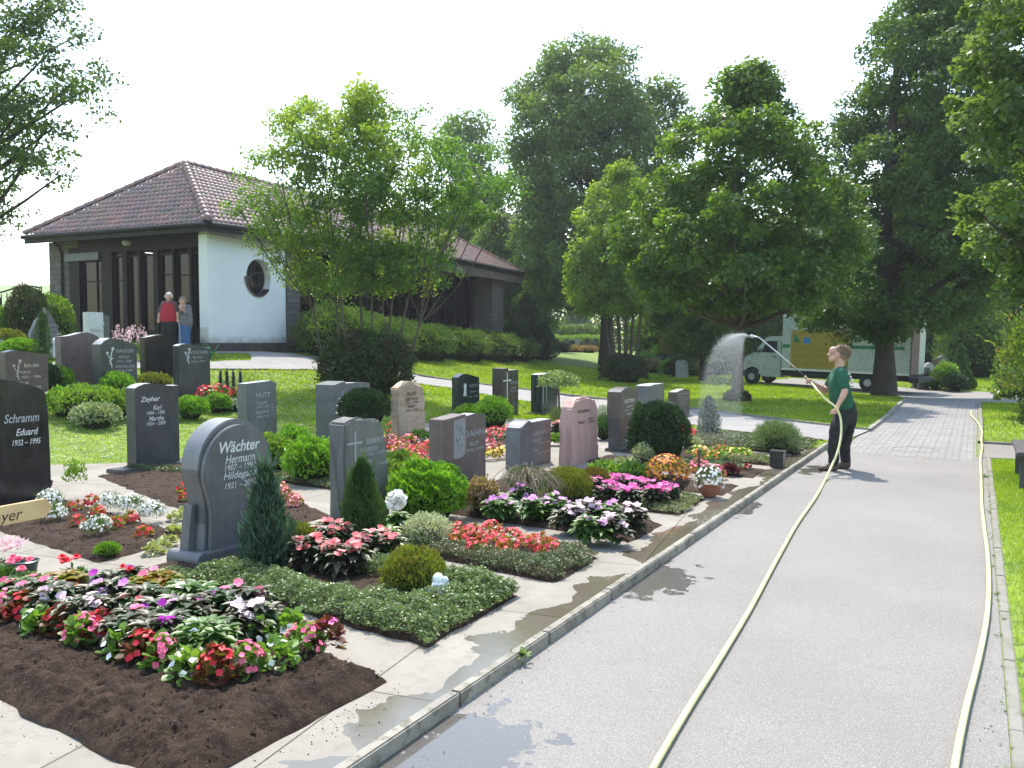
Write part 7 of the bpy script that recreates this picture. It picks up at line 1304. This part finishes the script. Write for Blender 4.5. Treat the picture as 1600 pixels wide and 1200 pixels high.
hedge('dark green taller hedge along the field behind the far headstones', [wl(842, 80), wl(945, 80)], 1.5, 2.6, 1100, .2, L_mid)
hedge('green clipped hedge behind the headstones left of the maple trunk', [wl(1000, 66), wl(1160, 62), wl(1250, 60)], 1.2, 1.7, 800, .16, F_lim)
hedge('dark hedge closing the cemetery on the right', [wl(1400, 56), wl(1560, 52), wl(1750, 48)], 1.8, 5.0, 2200, .2, L_dark)
# far woods: too many trees to count
def wood(label, runs, mt, size, n):
    lc = LC()
    for (u0, u1, d, vt, vb) in runs:
        for i in range(int(n * (u1 - u0) / 100)):
            u = rnd.uniform(u0, u1); v = vt + (vb - vt) * rnd.random() ** .8; dd = d * rnd.uniform(.96, 1.12); c = W(u, v + 25 * (vnoise(u, 0, .03, 40) - .3), dd); leafclump(lc, c, d * .02, 70, size, .9, .5, inner=.2)
    tag(lc.build('far_wood', mt), label, kind='stuff')
wood('dense mass of dark trees closing the view behind the cemetery', [(930, 1120, 88, 400, 545), (1120, 1760, 76, 330, 560), (590, 842, 92, 400, 545)], L_dark, .5, 75)
def m_farwood():
    return LEAF('leaf_far', (.10, .16, .11), (.14, .2, .13), trans=.2, rough=.9)
wood('pale distant wooded hill beyond the field', [(780, 1010, 330, 478, 505)], m_farwood(), 2.2, 60)
fp = [W(u, 560, d) for u, d in ((800, 100), (1010, 100), (1030, 300), (770, 300))]; drape([(p_.x, p_.y) for p_ in fp], .05, 'ripe_field', M('field_crop', (.36, .34, .17), (.44, .41, .22), s=.05, rough=1), step=12)
# ------------------------------------------------------------------ distant graves
fm = [g_grey, g_dark, g_light, g_brown, g_blue, g_red]
def farstone(p, w, h, th, mt, label, group, face=0, sty=0):
    top = [[(w, h * .92), (w * .5, h), (0, h * .92)], [(w, h), (0, h)], [(w, h * .8), (w * .8, h * .95), (w * .5, h), (w * .2, h * .95), (0, h * .8)], [(w, h * .85), (w * .6, h), (0, h * .95)]][sty]
    mb = MB(); mb.prism([(0, -.1), (w, -.1)] + top, 0, th, axis='y'); mb.box((-.06, -.05, -.1), (w + .06, th + .05, .06)); o = mb.build('headstone', mt, None, loc=p, bevel=.015); o.rotation_euler.z = face; tag(o, label, 'headstone', group)
for i, u in enumerate((856, 864, 873, 882, 889, 897, 905, 913, 921, 928)):
    d = 66 + (i % 2) * 2; p_ = W(u, 556, d); p_.z = float(H(p_.x, p_.y)); farstone(p_, .35 + .12 * (i % 3), [.95, 1.05, .85, 1.1][i % 4], .16, [g_light, g_grey, g_brown, g_grey, g_dark][i % 5], 'small distant headstone in the row under the fresh green hedge', 'distant headstones under the hedge', YAW, i % 4)
rs = random.Random(5)
for i in range(26):
    u = 1003 + i * 6.1 + rs.uniform(-2, 2); d = 50 + (i % 3) * 4.5; p_ = W(u, 560, d); p_.z = float(H(p_.x, p_.y)); farstone(p_, rs.uniform(.4, .65), rs.uniform(.7, 1.1), .16, fm[rs.randrange(6)], 'small distant headstone among shrubs at the far end of the lawn', 'distant headstones at the lawn end', YAW + rs.uniform(-.3, .3), rs.randrange(4))
for i, (u, d, h) in enumerate(((1428, 36.5, 1.2), (1436, 36, .95), (1446, 38, 1.0), (1458, 39.5, 1.1), (1466, 41, 1.15), (1477, 42, 1.0), (1490, 43, 1.1), (1503, 45, .9))):
    p_ = W(u, 590, d); p_.z = float(H(p_.x, p_.y)); farstone(p_, .38 + .08 * (i % 2), h, .2, fm[i % 6], f'distant headstone behind the road bend, {ORD[i]} counting away from the truck', 'distant headstones behind the road bend', YAW, i % 4)
for i, (u, d, r_, h, mt_) in enumerate(((1008, 48, .8, 1.0, F_lt), (1020, 47, .6, .7, F_pnk), (1048, 46, .7, .8, F_box), (1062, 44, .75, 1.0, H_dk), (1085, 45, .5, .6, F_heb), (1110, 47, .9, .9, F_lim), (1125, 46, .7, .7, F_yew), (1035, 52, .9, 1.3, F_box), (900, 64, .8, .5, F_pnk), (920, 63, .7, .5, F_pnk), (880, 64, .7, .6, F_yew))):
    p_ = W(u, 560, d); p_.z = float(H(p_.x, p_.y)); shrub(['pale green grave shrub nearest the yellow-green tree', 'pinkish flowering grave shrub at the lawn end', 'round light green grave shrub before the distant headstones', 'variegated round bush beside a white stone', 'small olive grave shrub', 'yellow-green grave shrub left of the maple', 'dark low grave shrub left of the maple', 'fresh green shrub amid the distant headstones', 'reddish grave planting in the far row', 'reddish planting next to the thick far trunk', 'dark grave shrub in the far row'][i], p_, r_, r_, h, 900, .13, mt_, knob=.15, inner=.6)
p_ = W(1072, 560, 50); p_.z = float(H(p_.x, p_.y)); conifer('pointed little spruce among the distant headstones', p_, .75, 2.2, 3000, .14, F_blue, 'spruce', asp=.4)
for u, d, r_, h, mt_, lb in ((1463, 36, .55, .75, H_hdg, 'low spreading green shrub behind the road bend'), (1478, 36, .5, 1.15, F_lt, 'yellow-green feathery shrub behind the road bend'), (1492, 35, .5, .7, F_yew, 'dark low shrub behind the road bend')):
    p_ = W(u, 600, d); p_.z = float(H(p_.x, p_.y)); shrub(lb, p_, r_, r_, h, 2200, .09, mt_, knob=.2, inner=.5)
for u, d, r_, h, lb in ((1500, 38, .42, 1.75, 'dark pointed conifer behind the road bend'), (1511, 35.5, .35, .8, 'small dark conifer near the white car')):
    p_ = W(u, 600, d); p_.z = float(H(p_.x, p_.y)); conifer(lb, p_, r_, h, 2600, .09, F_thu, 'conifer', asp=.4)
p_ = W(1057, 560, 43); p_.z = float(H(p_.x, p_.y)); shrub('pale rounded boulder headstone substitute', p_, .1, .1, .1, 20, .01, F_var) if 0 else farstone(p_, .6, .95, .3, g_light, 'pale rounded natural headstone at the lawn end', 'single pale stone', YAW, 2)
p_ = W(1498, 585, 47); p_.z = float(H(p_.x, p_.y)); farstone(p_, .8, .42, .3, g_white, 'low wide pale stone far behind the conifers at the road bend', 'single low pale stone', YAW, 1)
# ------------------------------------------------------------------ small things
def bench():
    root = empty('park_bench', (.5, 12.1, 0), 0); tag(root, 'dark grey bench end standing on the lawn at the right edge', 'bench'); m = M('grey_wood', (.045, .042, .042), (.07, .065, .065), s=9, rough=.85)
    for y in (0, 1.3):
        for x in (0, .38): MB().box((x, y, -.05), (x + .07, y + .07, .42 if x == 0 else .8)).build('leg', m, root, bevel=.006)
    MB().box((-.04, -.1, .42), (.46, 1.5, .47)).build('seat', m, root, bevel=.008); MB().box((.44, -.1, .55), (.48, 1.5, .8)).build('backrest', m, root, bevel=.008)
bench()
def can():
    p_ = W(322, 532, 24.3); p_.z = float(H(p_.x, p_.y)); root = empty('watering_can', p_, .4); tag(root, 'green watering can standing at the corner of the white chapel wall', 'watering can'); m = M('can_green', (.01, .17, .05), rough=.4)
    MB().lathe([(0, 0), (.13, 0), (.14, .02), (.125, .3), (.09, .33), (.0, .33)], 20).build('can_body', m, root, smooth=True); MB().tube([(.12, 0, .06), (.28, 0, .25), (.36, 0, .38)], [.025, .018, .016], 8).build('spout', m, root, smooth='all'); MB().tube([(-.12, 0, .12), (-.2, 0, .28), (-.08, 0, .42), (.06, 0, .38), (.08, 0, .31)], .012, 6).build('handle', m, root, smooth='all')
can()
def fence():
    root = empty('metal_gate', (W(30, 540, 29.5).x, W(30, 540, 29.5).y, 1.5)); tag(root, 'dark curved metal gate beside the left end of the chapel', 'gate'); f = MB(); q = lambda u, v: tuple(W(u, v, 29.5) - root.location)
    f.tube([q(-20, 462), q(8, 455), q(30, 448), q(50, 447), q(64, 450)], .03, 6); f.tube([q(-20, 540), q(64, 540)], .03, 6)
    for u in range(-16, 66, 9): f.tube([q(u, 540), q(u, 460 - .2 * u)], .018, 5)
    f.build('rails', m_fascia, root); MB().box((-1.6, -.1, -.1), (-1.1, .1, 1.9)).build('gate_post', m_fascia, root)
fence()
mh = MB(); c = G(1430, 703)
for r_ in (.36,): mh.tube([(c.x + r_ * math.cos(a), c.y + r_ * 1.0 * math.sin(a), .004) for a in np.linspace(0, 2 * math.pi, 41)], .006, 4, cap=False)
tag(mh.build('drain_cover', M('iron_ring', (.06, .055, .05), rough=.7)), 'thin round drain cover ring set in the block paving', 'drain cover')
lc = LC(); n = 420; y = rng.uniform(2.2, 15, n) ** 1.0; x = np.where(rng.random(n) < .6, -2.19 + np.abs(rng.normal(0, .12, n)), rng.uniform(-2.15, .15, n)); k = rng.random(n) < .25; x = np.where(k, .14 - np.abs(rng.normal(0, .05, n)), x)
lc.add(np.stack([x, y, np.full(n, .009)], 1), rdir(n) * [1, 1, .1], (0, 0, 1), rng.uniform(.006, .022, n), rng.uniform(.004, .012, n), T_KITE)
tag(lc.build('leaf_litter', LEAF('litter', (.10, .07, .03), (.18, .14, .06), (.05, .05, .02), trans=.1, rough=.9, s=6)), 'dry leaf bits and grit lying along the path edges', kind='stuff')
# weeds along the kerbs, litter specks
L_weed = LEAF('leaf_weed', (.09, .16, .03), (.16, .24, .05), trans=.35, rough=.5)
lc = LC()
for _ in range(90):
    y = rnd.uniform(2.6, 14); s = rnd.random(); x = .17 + rnd.gauss(0, .012) if s < .6 else (-2.2 + rnd.gauss(0, .01) if s < .75 else .262 + rnd.gauss(0, .01)); n = rnd.randint(4, 16); a = rng.uniform(0, 6.28, n); L = rnd.uniform(.008, .022 if s > .06 else .07); lc.add(np.tile([x, y, .01], (n, 1)), np.stack([np.cos(a), np.sin(a), rng.uniform(.2, 1.2, n)], 1), rdir(n), L, L * .22, T_BLADE)
tag(lc.build('weeds', L_weed), 'small weeds growing in the joints beside the kerbs', kind='stuff')
lc = LC()
for (x, y, z, n, L, f) in ((-2.2, 4.15, .05, 26, .05, 1), (-3.3, 4.25, .15, 14, .06, 1), (-3.15, 4.95, .14, 10, .05, 1), (.2, 3.6, .02, 30, .09, 0), (.2, 3.95, .02, 30, .09, 0)): a = rng.uniform(0, 6.28, n); lc.add(np.tile([x, y, z], (n, 1)) + rng.normal(0, .015, (n, 3)) * [1, 1, .3], np.stack([np.cos(a), np.sin(a), rng.uniform(.0, .9, n)], 1), (0, 0, 1), L, L * (.5 if f else .12), T_ROUND if f else T_BLADE)
tag(lc.build('weed_tufts', L_weed), 'larger weed tufts at the kerb and in the ground cover', kind='stuff')
# ------------------------------------------------------------------ summer haze: even air round the whole scene, below the sky
def haze():
    mb = MB(); mb.box((-700, -220, -3), (700, 1320, 46)); m = bpy.data.materials.new('haze'); m.use_nodes = True; nt = m.node_tree; nt.nodes.clear()
    o = nt.nodes.new('ShaderNodeOutputMaterial'); v = nt.nodes.new('ShaderNodeVolumePrincipled'); v.inputs['Color'].default_value = (.93, .96, 1, 1); v.inputs['Density'].default_value = HAZE; v.inputs['Anisotropy'].default_value = .35; nt.links.new(v.outputs[0], o.inputs['Volume'])
    tag(mb.build('haze', m), kind='stuff')
HAZE = .0005
haze()
